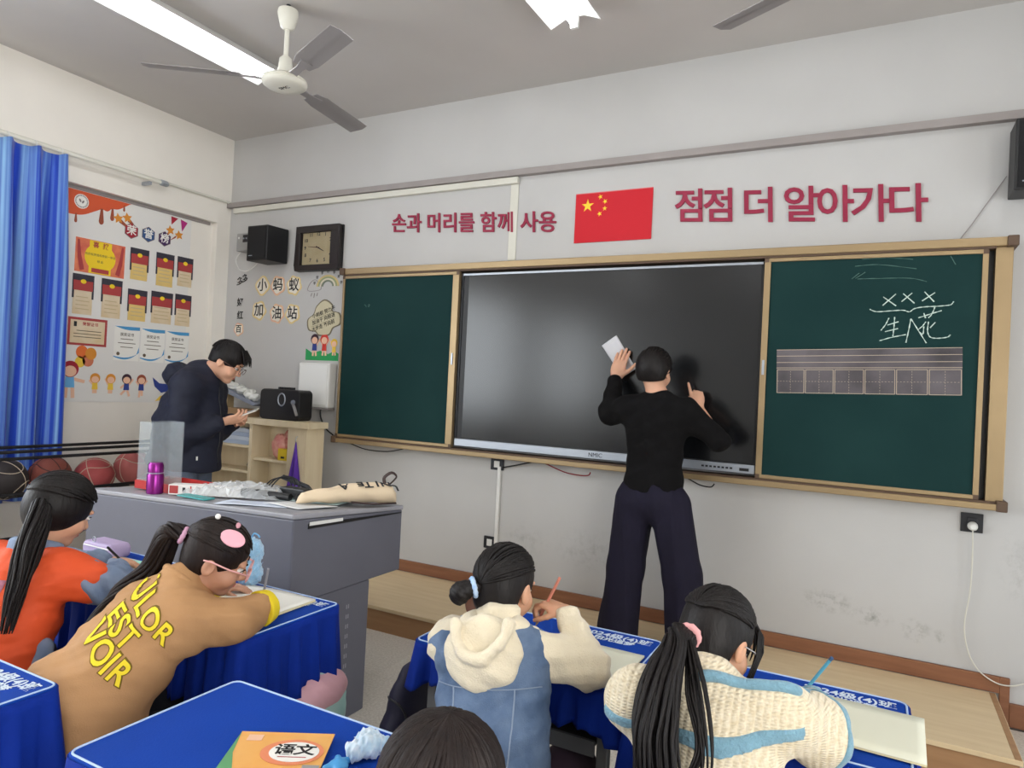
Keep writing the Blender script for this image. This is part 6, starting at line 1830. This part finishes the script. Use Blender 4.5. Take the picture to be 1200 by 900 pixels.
    hair = soft('hair', cap, .0045, M_HAIR, r)
    m = MB()
    def st(rg):
        a = rg.uniform(-PI, PI); return V3(math.sin(a)*.95, .20+.66*math.cos(a), .05+.8*abs(math.cos(a/2))*rg.uniform(.2, 1))
    strands(m, H, hs, tie, 190, 41, st, .0044, 1.07, (.092, .108, .098))
    m.build('hair_strands', M_HAIR, hair, smooth='all', fix=False)
    t = MB(); tp = V3(-2.350, -2.780, 1.020)
    lock_bundle(t, [tuple(tp), (-2.313, -2.80, 1.015), (-2.262, -2.845, .963), (-2.218, -2.893, .89), (-2.205, -2.921, .798), (-2.19, -2.946, .700)], [.026, .046, .056, .058, .050, .030], 130, 15, .0050, .6, 1.4, (1, .5))
    t.build('ponytail', M_HAIR, hair, smooth='all', fix=False)
    scrunchie(hair, tp+V3(-.003, -.012, 0), V3(-.2, -.95, -.2), .022, .006, M_EYED)
    return r
orange_girl()
stool(-2.345, -2.915, 'under the orange jacket girl')
pencil((-2.470, -2.405, .742), (-2.41, -2.52, .84), .0042, M_BLACK, 'black pencil in the orange jacket girl\'s hand')

# ================================================================== pupil at the bottom edge
def near_pupil():
    cs, hs = .98, .92
    neck = V3(-.52, -3.285, .800); pel = V3(-.52, -3.40, .46)
    T = Frame.spine(pel, neck-pel, V3(0, 1, 0)); L = np.linalg.norm(neck-pel)
    J = dict(neck=neck, shL=V3(-.65, -3.31, .750), shR=V3(-.39, -3.31, .750), elL=V3(-.64, -3.14, .785), wrL=V3(-.56, -3.00, .768), elR=V3(-.36, -3.14, .785), wrR=V3(-.44, -3.00, .768))
    seated_legs(J, pel, V3(0, 1, 0), V3(1, 0, 0), cs, reach=.30)
    H = Frame((-.520, -3.225, .893), (-.1, .9, -.36), (0, .36, .93))
    r = person_root((pel[0], pel[1], 0), 'pupil of whom only the dark top of the head shows at the bottom edge')
    hd = [dict(wrist=J['wrR'], fwd=V3(-.5, .8, 0), palm=V3(0, 0, -1), side=-1, s=.72, curl=(.3, .3, .3, .35)), dict(wrist=J['wrL'], fwd=V3(.5, .8, 0), palm=V3(0, 0, -1), side=1, s=.72, curl=(.3, .3, .3, .35))]
    soft('body', body_field(J, H, hs, cs, T, L, hd), .0045, M_SKING, r)
    face_parts(r, H, hs)
    f = F()
    f.ell(T(0, 0, L*.62), V3(.142, .108, .16), T.R, .04); f.ell(T(0, 0, .08), V3(.140, .110, .17), T.R, .05)
    f.cone(J['shL'], J['shR'], .056, .056, .04); f.cone(neck-UP*.03, neck+UP*.004, .07, .056, .03)
    for q in 'LR':
        e, w = V3(J['el'+q]), V3(J['wr'+q]); f.cone(J['sh'+q], e, .058, .052, .03); f.cone(e, e*.1+w*.9, .05, .036, .02)
    f.disp = folds(.004, [((.4, .3, 1), .1, .2), ((-.7, .2, 1), .08, 1.0)])
    soft('sweater', f, .006, mat('grey_sweater', (84, 84, 92), .9), r)
    p = F(); p.ell(T(0, 0, -.01), V3(.13, .10, .08), T.R, .03)
    for q in 'LR': p.cone(J['hip'+q], J['kn'+q], .076, .06, .03); p.cone(J['kn'+q], V3(J['an'+q])+UP*.03, .058, .045, .02)
    soft('trousers', p, .008, MATS['dark_trousers'], r)
    s_ = F()
    for q in 'LR': shoe(s_, J['an'+q], J['ft'], .85)
    soft('shoes', s_, .006, M_WHITE, r)
    cap = hair_cap(H, hs, nape=-.09, rad=(.088, .108, .098))
    hair = soft('hair', cap, .0045, M_HAIRB, r)
    m = MB(); cr_ = nrm(V3(.05, -.30, .95))
    rg0 = random.Random(4)
    def st(rg):
        a = rg.uniform(-PI, PI); return V3(math.sin(a), math.cos(a)*.95, rg.uniform(-.45, .25))
    strands(m, H, hs, cr_, 300, 51, st, .0042, 1.03, (.089, .109, .098))
    m.build('hair_strands', M_HAIRB, hair, smooth='all', fix=False)
    return r
near_pupil()
stool(-.52, -3.41, 'under the pupil at the bottom edge')

# ================================================================== teacher at the display
M_KNITB = mat('black_knit_top', (15, 14, 15), .95, var=.15, scale=20, bump=.35, bscale=240, spec=.2)
M_NAVY = mat('dark_navy_trousers', (24, 21, 38), .85, var=.12, scale=8, spec=.3, bump=.15, bscale=200)
def teacher():
    hs = 1.0
    neck = V3(-1.040, -.425, 1.475); pel = V3(-1.040, -.43, .95)
    T = Frame.spine(pel, neck-pel, V3(0, 1, 0)); L = np.linalg.norm(neck-pel)
    J = dict(neck=neck, shL=V3(-1.200, -.425, 1.400), shR=V3(-.885, -.425, 1.400), elL=V3(-1.325, -.34, 1.372), wrL=V3(-1.373, -.165, 1.575),
             elR=V3(-.722, -.37, 1.262), wrR=V3(-.872, -.205, 1.428))
    J['hipL'], J['hipR'] = V3(-1.135, -.43, .90), V3(-.945, -.43, .90)
    J['knL'], J['knR'] = V3(-1.175, -.42, .55), V3(-.865, -.42, .55)
    J['anL'], J['anR'] = V3(-1.195, -.44, .225), V3(-.815, -.43, .225)
    J['ft'] = V3(0, 1, 0)
    H = Frame((-1.072, -.395, 1.610), (.10, .98, -.05), (.0, .05, 1))
    r = person_root((-1.03, -.43, PLAT_Z), 'teacher in black top and navy trousers wiping the display, seen from behind')
    hd = [dict(wrist=J['wrL'], fwd=nrm(V3(.02, .045, .14)), palm=V3(0, 1, -.3), side=1, s=1.12, curl=(.06, .05, .06, .08), thumb=.1, spread=1.0),
          dict(wrist=J['wrR'], fwd=nrm(V3(-.03, .03, .10)), palm=V3(-.15, .95, -.2), side=-1, s=.98, curl=(.06, .95, 1.1, 1.15), thumb=.75)]
    f = body_field(J, H, hs, 1.2, T, L, hd)
    soft('body', f, .0046, M_SKIN, r)
    face_parts(r, H, hs)
    f = F()
    f.ell(T(0, 0, L*.74), V3(.168, .112, .17), T.R, .05)
    f.ell(T(0, 0, L*.40), V3(.150, .110, .22), T.R, .06)
    f.ell(T(0, 0, .06), V3(.160, .120, .14), T.R, .05)
    f.cone(J['shL'], J['shR'], .062, .062, .06)
    f.cone(neck-UP*.07, neck-UP*.03, .080, .064, .04)
    e, w = V3(J['elL']), V3(J['wrL'])
    f.cone(J['shL'], e, .070, .068, .05); f.cone(e, e*.12+w*.88, .068, .042, .03)
    e, w = V3(J['elR']), V3(J['wrR'])
    f.cone(J['shR'], e, .070, .056, .05); f.cone(e, e*.72+w*.28, .055, .046, .02)
    f.plane(T(0, 0, -.03), -UP, .01)
    f.disp = folds(.0055, [((.5, .3, 1), .10, 0), ((-.6, .2, 1), .08, 1.0), ((1, 0, .2), .12, .5)], 6)
    soft('black_top', f, .006, M_KNITB, r)
    p = F()
    p.ell(T(0, 0, -.02), V3(.178, .128, .13), T.R, .04)
    p.ell(T(0, 0, .07), V3(.148, .115, .05), T.R, .04)
    for q, s in (('L', -1), ('R', 1)):
        p.cone(J['hip'+q], J['kn'+q], .108, .098, .035)
        a = V3(J['an'+q]); a[2] = .18
        p.cone(J['kn'+q], a, .098, .110, .03)
    p.plane((0, 0, .178), -UP, .006)
    p.disp = folds(.008, [((1, .2, .12), .09, 0), ((1, -.4, .1), .13, 1.2), ((.3, 1, .1), .10, .6)], 2.5)
    soft('wide_trousers', p, .007, M_NAVY, r)
    s_ = F()
    for q in 'LR': shoe(s_, V3(J['an'+q])-UP*.022, J['ft'], 1.05)
    s_.plane((0, 0, PLAT_Z+.001), -UP, .002)
    soft('shoes', s_, .006, M_BLACK, r)
    def vol(f_): f_.ell(H(0, -.035, .020), V3(.086, .092, .090), H.R, .03)
    hair = soft('hair', hair_cap(H, hs, nape=-.042, extra=vol), .0045, M_HAIR, r)
    m = MB()
    def st(rg):
        a = rg.uniform(-PI, PI); return V3(math.sin(a)*.95, .20+.7*math.cos(a), .05+.8*abs(math.cos(a/2))*rg.uniform(.2, 1))
    strands(m, H, hs, nrm(V3(0, -.9, -.38)), 200, 61, st, .0042, 1.04, (.086, .108, .096))
    m.build('hair_strands', M_HAIR, hair, smooth='all', fix=False)
    return r
teacher()
# folded cloth under the teacher's hand
wc = root('wiping_cloth', (-1.38, -.1, 1.58), 'pale folded paper cloth pressed on the display under the teacher\'s hand', 'cloth')
def wcp(u, v, d):
    a, b, c, e = V3(-1.494, 0, 1.766), V3(-1.405, 0, 1.829), V3(-1.274, 0, 1.633), V3(-1.355, 0, 1.580)
    q = a*(1-u)*(1-v) + b*u*(1-v) + c*u*v + e*(1-u)*v
    return (q[0], d + .0015*math.sin(u*7+v*5), q[2])
M_CLOTHW = mat('white_paper_cloth', (206, 206, 210), .85, bump=.2, bscale=120)
for k in range(3):
    m = MB(); m.grid(lambda u, v: wcp(u*(1-.015*k), v*(1-.01*k), -.0915-.003*k), 8, 14)
    m.build('fold_layer', M_CLOTHW, wc, smooth='all', solid=.002)

# ================================================================== man with a phone
def phone_man():
    hs = 1.02
    c0 = V3(-3.845, -1.085, 0)
    O = lambda a, b, z: c0 + CR*a - CF*b + UP*z        # a forwards, b towards his right, z up
    neck = O(.055, 0, 1.490); pel = O(-.02, 0, .95)
    T = Frame.spine(pel, neck-pel, CR); L = np.linalg.norm(neck-pel)
    J = dict(neck=neck, shL=O(.02, -.185, 1.405), shR=O(.02, .175, 1.405), elL=O(.05, -.21, 1.10), wrL=O(.24, -.06, 1.185), elR=O(-.005, .205, 1.075), wrR=O(.225, .075, 1.185))
    J['hipL'], J['hipR'] = O(-.02, -.10, .90), O(-.02, .10, .90)
    J['knL'], J['knR'] = O(.0, -.11, .48), O(.0, .11, .48)
    J['anL'], J['anR'] = O(-.03, -.115, .085), O(-.03, .115, .085)
    J['ft'] = CR
    H = Frame(O(.185, .0, 1.560), CR*.86 + CF*.06 - UP*.50, UP*.86 + CR*.5)
    r = person_root((c0[0], c0[1], 0), 'man in dark hooded jacket and glasses looking down at a phone')
    hd = [dict(wrist=J['wrR'], fwd=nrm(CR*.9+UP*.25-CF*.05), palm=nrm(UP*.75+CF*.6), side=1, s=1.0, curl=(.45, .5, .55, .6), thumb=.55),
          dict(wrist=J['wrL'], fwd=nrm(CR*.8+UP*.1-CF*.45), palm=nrm(-CF*.8+UP*.4), side=-1, s=1.0, curl=(.5, .55, .6, .6), thumb=.5)]
    soft('body', body_field(J, H, hs, 1.25, T, L, hd), .0048, M_SKIN, r)
    face_parts(r, H, hs)
    M_JK = mat('midnight_jacket', (22, 26, 44), .75, var=.1, scale=6, bump=.12, bscale=200)
    f = F()
    f.ell(T(0, -.035, L*.78), V3(.185, .150, .17), T.R, .06)
    f.ell(T(0, -.04, L*.40), V3(.195, .185, .24), T.R, .08)
    f.cone(O(-.035, 0, 1.15), O(-.045, 0, .90), .195, .215, .08)
    f.cone(O(-.09, 0, 1.0), O(-.16, 0, .88), .10, .11, .08)
    f.cone(J['shL'], J['shR'], .078, .078, .07)
    f.cone(neck-UP*.05-CR*.02, neck+UP*.00-CR*.015, .090, .074, .04)
    for q in 'LR':
        e, w = V3(J['el'+q]), V3(J['wr'+q]); f.cone(J['sh'+q], e, .088, .078, .05); f.cone(e, e*.2+w*.8, .076, .054, .03)
    f.plane(O(0, 0, .872), -UP*.98-CR*.12, .012)
    f.disp = folds(.008, [((.3, .2, 1), .14, 0), ((.7, .4, .5), .12, 1.0), ((-.5, .3, 1), .10, .4)], 5)
    jk = soft('hooded_jacket', f, .0065, M_JK, r)
    g = F()
    g.ell(O(-.115, 0, 1.460), V3(.130, .082, .085), Frame(c0, CR, UP).R, .02)
    g.ell(O(-.02, 0, 1.475), V3(.118, .095, .048), Frame(c0, CR, UP).R, .03)
    g.ell(O(-.01, 0, 1.55), V3(.075, .070, .062), Frame(c0, CR, UP).R, .02, True)
    g.disp = folds(.005, [((.4, .8, .6), .07, 0), ((1, .1, 1), .06, 1)])
    soft('hood', g, .006, M_JK, jk)
    zp = onto_line(f, np.array([list(O(.1, .0+.02, z)) for z in np.linspace(1.40, .90, 12)]), CR, .001, .4)
    MB().tube([Vector(p) for p in zp], .004, 6).build('zip', M_DARK, jk, smooth='all')
    sn = onto(f, np.array([list(O(.10, .1, .955))]), -CF, .002, .4)[0]; MB().box(sn[0]-.004, sn[1]-.004, sn[2]-.012, sn[0]+.004, sn[1]+.004, sn[2]+.012).build('pocket_tag', M_WHITE, jk)
    p = F(); p.ell(T(0, 0, -.03), V3(.165, .125, .12), T.R, .03)
    for q in 'LR': p.cone(J['hip'+q], J['kn'+q], .098, .080, .03); p.cone(J['kn'+q], V3(J['an'+q])+UP*.01, .078, .068, .02)
    soft('jeans', p, .008, mat('grey_blue_jeans', (88, 98, 116), .85, var=.1, scale=10, bump=.2, bscale=260), r)
    s_ = F()
    for q in 'LR': shoe(s_, V3(J['an'+q])-UP*.02, J['ft'], 1.1)
    s_.plane((0, 0, .002), -UP, .002)
    soft('shoes', s_, .007, M_BLACK, r)
    def vol(f_): f_.ell(H(0, -.005, .052), V3(.085, .100, .082), H.R, .03)
    hair = soft('hair', hair_cap(H, hs, nape=-.020, front=.055, extra=vol, bang=.0), .0045, M_HAIR, r)
    m = MB(); rg = random.Random(8)
    def st(rg):
        a = rg.uniform(-PI, PI); return V3(math.sin(a), math.cos(a)*1.0, rg.uniform(.05, .55))
    strands(m, H, hs, nrm(V3(.05, -.35, .95)), 200, 71, st, .0042, 1.04, (.086, .106, .099))
    for i in range(26):
        x = -.065+.13*i/25
        m.tube([H(x*.6*hs, .055*hs, .120*hs), H(x*hs, .098*hs, .085*hs), H((x*1.05+rg.uniform(-.01, .01))*hs, (.118+rg.uniform(0, .012))*hs, (.045+rg.uniform(-.012, .015))*hs)], [.004, .005, .001], 5, cap=False)
    m.build('hair_strands', M_HAIR, hair, smooth='all', fix=False)
    gp = mat('thin_dark_frame', (90, 60, 56), .35, metal=.3)
    for q in (-1, 1):
        c = H(q*.034*hs, .116*hs, -.004*hs)
        pts = [Vector(c) + Vector(H.x)*(.025*hs*math.cos(2*PI*k/20)) + Vector(H.z)*(.019*hs*math.sin(2*PI*k/20)) for k in range(20)]
        MB().tube(pts, .0016, 6, True).build('glasses_rim', gp, r, smooth='all')
        MB().tube([H(q*.059*hs, .114*hs, .004*hs), H(q*.086*hs, .05*hs, .008*hs), H(q*.089*hs, -.014*hs, .010*hs)], .0016, 6).build('glasses_temple', gp, r, smooth='all')
    # phone resting across the right fingers
    ph = root('mobile_phone', tuple(O(.35, .06, 1.24)), 'pale mobile phone held by the man in the dark jacket', 'phone')
    Rf = Frame(O(.345, .045, 1.240), nrm(CR*.9+UP*.36), UP*.9-CR*.36-CF*.2)
    MB().prism(rrect2(-.036, -.075, .036, .075, .009), -.004, .004, lambda u, v, d: tuple(Rf(u, v, d))).build('phone_body', mat('phone_shell', (214, 208, 198), .3), ph, bevel=.002)
    MB().prism(rrect2(-.033, -.071, .033, .071, .006), .0041, .0048, lambda u, v, d: tuple(Rf(u, v, d))).build('phone_screen', mat('phone_glass', (150, 156, 160), .1), ph)
phone_man()

# lettering on coats: meshed text slid onto the cloth
def text_mesh(body, size, off, align):
    cu = bpy.data.curves.new('tmp', 'FONT'); cu.body = body; cu.size = size; cu.align_x = align; cu.align_y = 'CENTER'; cu.offset = off; cu.resolution_u = 4; cu.space_character = 1.08
    o = bpy.data.objects.new('tmp', cu); COL.objects.link(o)
    bpy.context.view_layer.update()
    me = bpy.data.meshes.new_from_object(o.evaluated_get(bpy.context.evaluated_depsgraph_get()))
    bpy.data.objects.remove(o, do_unlink=True)
    return me
def wrap_text(par, f, rows, xd, yd, bn, mt, mo):
    """one printed piece per character, each slid onto the cloth"""
    for body, c, size in rows:
        xs = [0.0]
        for i in range(len(body)):
            me = text_mesh(body[:i+1], size, 0, 'LEFT')
            xs.append(max([v.co.x for v in me.vertices] or [xs[-1]+size*.3]))
        tot = xs[-1]
        for i, chr_ in enumerate(body):
            if chr_ == ' ': continue
            mid = (xs[i]+xs[i+1])/2 + (.02*size if i else 0)
            for (off, m_, lift, nm) in (((.004, mo, .0014, 'print_outline'),) if mo else ()) + ((.0012 if mo else .0008, mt, .0026, 'printed_letter'),):
                me = text_mesh(chr_, size, off, 'CENTER')
                bm = bmesh.new(); bm.from_mesh(me); bmesh.ops.remove_doubles(bm, verts=bm.verts, dist=1e-5)
                for _ in range(2): bmesh.ops.subdivide_edges(bm, edges=[e for e in bm.edges if e.calc_length() > .012], cuts=1)
                bmesh.ops.triangulate(bm, faces=bm.faces)
                bm.to_mesh(me); bm.free()
                co = np.array([v.co[:] for v in me.vertices])
                if len(co) == 0: continue
                tri = np.array([p.vertices[:] for p in me.polygons])
                P = V3(c) + np.outer(co[:, 0]+mid-tot/2, xd) + np.outer(co[:, 1], yd)
                Q = onto(f, P, bn, lift)
                ok = np.abs(f(Q)-lift) < 3e-3
                tri = tri[ok[tri].all(1)]
                if len(tri): np_obj(nm, Q, tri, m_, par)
for w in WRAP: wrap_text(*w)

# ------------------------------------------------------------------ things on and under the pupils' desks
def notebook(c, w, h, rz, label, rgb=(226, 226, 206), curl=.0, thick=.006):
    r = root('notebook', (c[0], c[1], DZ+.004), label, 'notebook', None, rz)
    MB().box(-w/2, -h/2, 0, w/2, h/2, thick*.6).build('page_block', mat('page_edges', (222, 212, 170), .8), r, local=True)
    m = MB(); m.grid(lambda u, v: ((u-.5)*w, (v-.5)*h, thick*.6+.0012+.004*curl*math.sin(PI*u)+.0006*math.sin(v*6)), 12, 6)
    m.build('open_page', mat('page_%d_%d_%d' % rgb, rgb, .8), r, local=True, smooth='all', solid=.001)
    return r
notebook((.005, -2.225), .235, .25, -.03, 'open cream notebook under the cream cardigan girl\'s arm')
notebook((-.695, -2.205), .27, .19, -.02, 'open cream notebook on the denim vest girl\'s desk')
notebook((-1.78, -2.395), .30, .20, .04, 'open white notebook the tan coat girl writes in', (232, 230, 222), 1.0, .012)
notebook((-2.50, -2.42), .26, .19, .05, 'open white notebook on the orange jacket girl\'s desk', (226, 224, 216))
# blue plush pencil pouch
pl_ = root('plush_pouch', (-1.950, -2.290, DZ), 'furry pale blue plush pouch standing by the tan coat girl', 'plush')
f = F(); f.ell((-1.950, -2.290, DZ+.055), (.052, .040, .056), None, .01); f.ell((-1.943, -2.287, DZ+.128), (.042, .036, .045), None, .02)
rgp = random.Random(2); _ph = [(V3(rgp.uniform(-1, 1), rgp.uniform(-1, 1), rgp.uniform(-1, 1))*500, rgp.uniform(0, 6)) for _ in range(6)]
f.disp = lambda P: .0022*sum(np.sin(P@k+p) for k, p in _ph)/2
soft('plush_body', f, .0032, mat('blue_plush', (128, 176, 212), .95, rgb2=(160, 200, 228), scale=60, bump=.6, bscale=220, sheen=.6), pl_)
MB().tube(catmull([(-1.95, -2.287, DZ+.170), (-1.94, -2.287, DZ+.188), (-1.92, -2.287, DZ+.186), (-1.91, -2.287, DZ+.178)], 5), .003, 6).build('loop', mat('blue_loop', (110, 170, 214), .7), pl_, smooth='all')
MB().prism(disc2(0, 0, .012, 12), -2.334, -2.328, lambda u, v, d: (-1.955+u, d, DZ+.10+v)).build('patch', mat('tan_patch', (200, 176, 150), .8), pl_)
cp_ = root('pencil_case', (-2.70, -2.335, DZ), 'lavender zipped pencil case on the orange jacket girl\'s desk', 'pencil case')
MB().prism(rrect2(-2.79, DZ+.002, -2.60, DZ+.062, .026), -2.385, -2.30, fp).build('case', mat('lavender_vinyl', (176, 158, 192), .5), cp_, bevel=.01)
MB().tube([(-2.775, -2.387, DZ+.045), (-2.615, -2.387, DZ+.045)], .0025, 6).build('zip', M_PWH, cp_)
MB().tube([(-2.70+.01*math.cos(t*PI/6), -2.392, DZ+.075+.01*math.sin(t*PI/6)) for t in range(12)], .002, 5, True).build('zip_ring', M_STEEL, cp_, smooth='all')
hl = root('highlighter', (-2.46, -2.36, DZ), 'green marker lying on the orange jacket girl\'s desk', 'marker')
MB().tube([(-2.50, -2.365, DZ+.012), (-2.40, -2.335, DZ+.012)], .009, 10).build('barrel', mat('mint_plastic', (150, 206, 190), .4), hl, smooth=True)
MB().tube([(-2.545, -2.378, DZ+.012), (-2.501, -2.3655, DZ+.012)], .0095, 10).build('cap', mat('green_plastic', (60, 150, 80), .4), hl, smooth=True)
br = root('leather_pouch', (-1.155, -2.115, DZ), 'upright brown leather pouch on the denim vest girl\'s desk', 'pouch')
f = F(); f.ell((-1.130, -2.105, DZ+.055), (.032, .020, .056), None, .01); f.ell((-1.130, -2.130, DZ+.06), (.020, .012, .035), None, .008, True); f.plane((0, 0, DZ+.002), -UP, .004)
soft('pouch_body', f, .003, mat('brown_leather', (104, 66, 46), .5, var=.1, scale=20), br)
MB().tube(catmull([(-1.160, -2.105, DZ+.06), (-1.155, -2.105, DZ+.115), (-1.130, -2.105, DZ+.128), (-1.105, -2.105, DZ+.112), (-1.100, -2.105, DZ+.06)], 6), .005, 6).build('strap', MATS['brown_leather'], br, smooth='all')
# textbook on the near desk
tbk = root('textbook', (-.985, -3.09, DZ), 'orange language textbook with a white oval title on the near desk', 'book', None, math.radians(30))
MB().box(-.092, -.13, .002, .092, .13, .010).build('page_block', MATS['page_edges'], tbk, local=True)
M_BOOK = mat('book_orange', (226, 160, 78), .5, rgb2=(232, 178, 104), scale=9)
MB().box(-.095, -.132, .0102, .095, .132, .0122).build('cover', M_BOOK, tbk, local=True)
def bp2(poly, z, m, n): MB().prism(poly, z, z+.0005, lambda u, v, d: (u, v, d)).build(n, m, tbk, local=True)
bp2([(-.095, .132), (-.095, -.132), (-.05, -.132), (-.062, -.02), (-.085, .05)], .0124, mat('book_green', (90, 150, 100), .5), 'green_hill')
bp2(disc2(.028, .055, .058, 30, 1.05, .82), .0128, mat('book_peach', (226, 136, 96), .5), 'peach_ring')
bp2(disc2(.032, .055, .046, 30, 1.05, .80), .0134, M_PWH, 'title_oval')
for _c, _x in (('语', .012), ('文', .052)): text(_c, .042, M_INK, Matrix.Translation((_x, .060, .0143)), None, 'title_character', .0008, .0002).parent = tbk
bp2([(.005, .034), (.060, .034), (.060, .036), (.005, .036)], .0140, M_CERTM, 'title_rule')
bp2([(-.075, .095), (-.045, .095), (-.045, .118), (-.075, .118)], .0128, mat('book_badge', (236, 190, 160), .5), 'badge')
bp2([(.060, -.02), (.092, -.02), (.092, .01), (.060, .01)], .0128, mat('book_grey', (150, 150, 150), .5), 'small_picture')
# small plush charms beside the textbook
ch_ = root('plush_charm', (-.875, -2.945, DZ), 'fluffy pale blue and white charm on the near desk', 'plush')
f = F()
for (x, y, z, q) in ((-.885, -2.925, .022, .026), (-.865, -2.945, .024, .026), (-.88, -2.965, .020, .022), (-.86, -2.915, .018, .018)): f.ell((x, y, DZ+z), (q, q, q*.85), None, .008)
f.disp = lambda P: .0022*sum(np.sin(P@k+p) for k, p in _ph)/2
soft('charm_body', f, .003, mat('pale_blue_fur', (160, 196, 222), .95, rgb2=(214, 226, 236), scale=50, sheen=.6), ch_)
ch2 = root('blue_bear_charm', (-.90, -3.0, DZ), 'small sky blue bear shaped charm beside the textbook', 'toy')
f = F(); f.ell((-.885, -3.01, DZ+.010), (.020, .016, .009), None, .004)
for (x, y) in ((-.905, -2.990), (-.885, -2.985), (-.90, -3.03), (-.87, -3.03)): f.cone((-.887, -3.008, DZ+.010), (x, y, DZ+.008), .008, .007, .006)
soft('charm_body', f, .0025, mat('sky_blue_rubber', (70, 150, 206), .4), ch2)
# bags
def bag(c, r, R, name, label, mats, strap):
    t = root('backpack', (c[0], c[1], c[2]-r[2]), label, 'backpack')
    f = F(); f.ell(c, r, R, .01); f.ell(V3(c)+V3(0, -r[1]*.5, -r[2]*.25), V3(r)*V3(.75, .7, .55), R, .02); f.disp = folds(.006, [((1, 0, .6), .1, 0), ((.2, 1, 1), .08, 1)])
    soft('bag_body', f, .006, mats[0], t)
    if len(mats) > 1:
        g = F(); g.ell(V3(c)+V3(0, -.01, r[2]*.45), V3(r)*V3(1.02, 1.05, .5), R, .01); g.disp = f.disp; soft('bag_flap', g, .006, mats[1], t)
    MB().tube(catmull(strap, 6), .009, 8, flat=(1, .5)).build('strap', mats[-1], t, smooth='all')
    g = [Vector(c)+Vector((r[0]*.85*math.cos(a), -r[1]*1.02, r[2]*.45*math.sin(a))) for a in [PI*k/12 for k in range(13)]]
    P = onto_line(f, np.array([list(p) for p in g]), V3(.25, -.97, 0), .001, .2)
    if len(P) > 2: MB().tube([Vector(p) for p in P], .0035, 6).build('zip', M_DARK, t, smooth='all')
    return t
bag((-1.585, -2.33, .40), (.085, .13, .14), None, 'b', 'pink and mint backpack hanging beside the tan coat girl\'s desk', [mat('mint_nylon', (150, 200, 196), .6, rgb2=(178, 206, 200), scale=8), mat('pink_nylon', (206, 160, 168), .6)], [(-1.60, -2.39, .51), (-1.585, -2.36, .55), (-1.57, -2.30, .55), (-1.58, -2.26, .51)])
bag((-1.25, -2.235, .46), (.060, .13, .15), None, 'b', 'dark navy bag hanging at the denim vest girl\'s desk', [mat('navy_nylon', (26, 26, 50), .65, var=.1, scale=8)], [(-1.225, -2.30, .58), (-1.20, -2.27, .62), (-1.20, -2.20, .62), (-1.225, -2.17, .58)])
bag((-.525, -2.20, .36), (.05, .12, .17), None, 'b', 'black bag hanging between the two near desks', [mat('black_nylon', (24, 23, 25), .7, var=.1, scale=8)], [(-.53, -2.26, .50), (-.525, -2.24, .56), (-.525, -2.16, .56), (-.53, -2.14, .50)])

# ------------------------------------------------------------------ lettering becomes plain meshes
bpy.context.view_layer.update()
_dg = bpy.context.evaluated_depsgraph_get()
_fonts = [o for o in bpy.data.objects if o.type == 'FONT']
_done = []
for o in _fonts:
    me = bpy.data.meshes.new_from_object(o.evaluated_get(_dg))
    _done.append((o, me))
for o, me in _done:
    nm, par, ml = o.name, o.parent, o.matrix_local.copy()
    o.name = 'old_lettering'
    n = bpy.data.objects.new(nm, me)
    COL.objects.link(n)
    n.parent = par
    n.matrix_local = ml
    bpy.data.objects.remove(o, do_unlink=True)
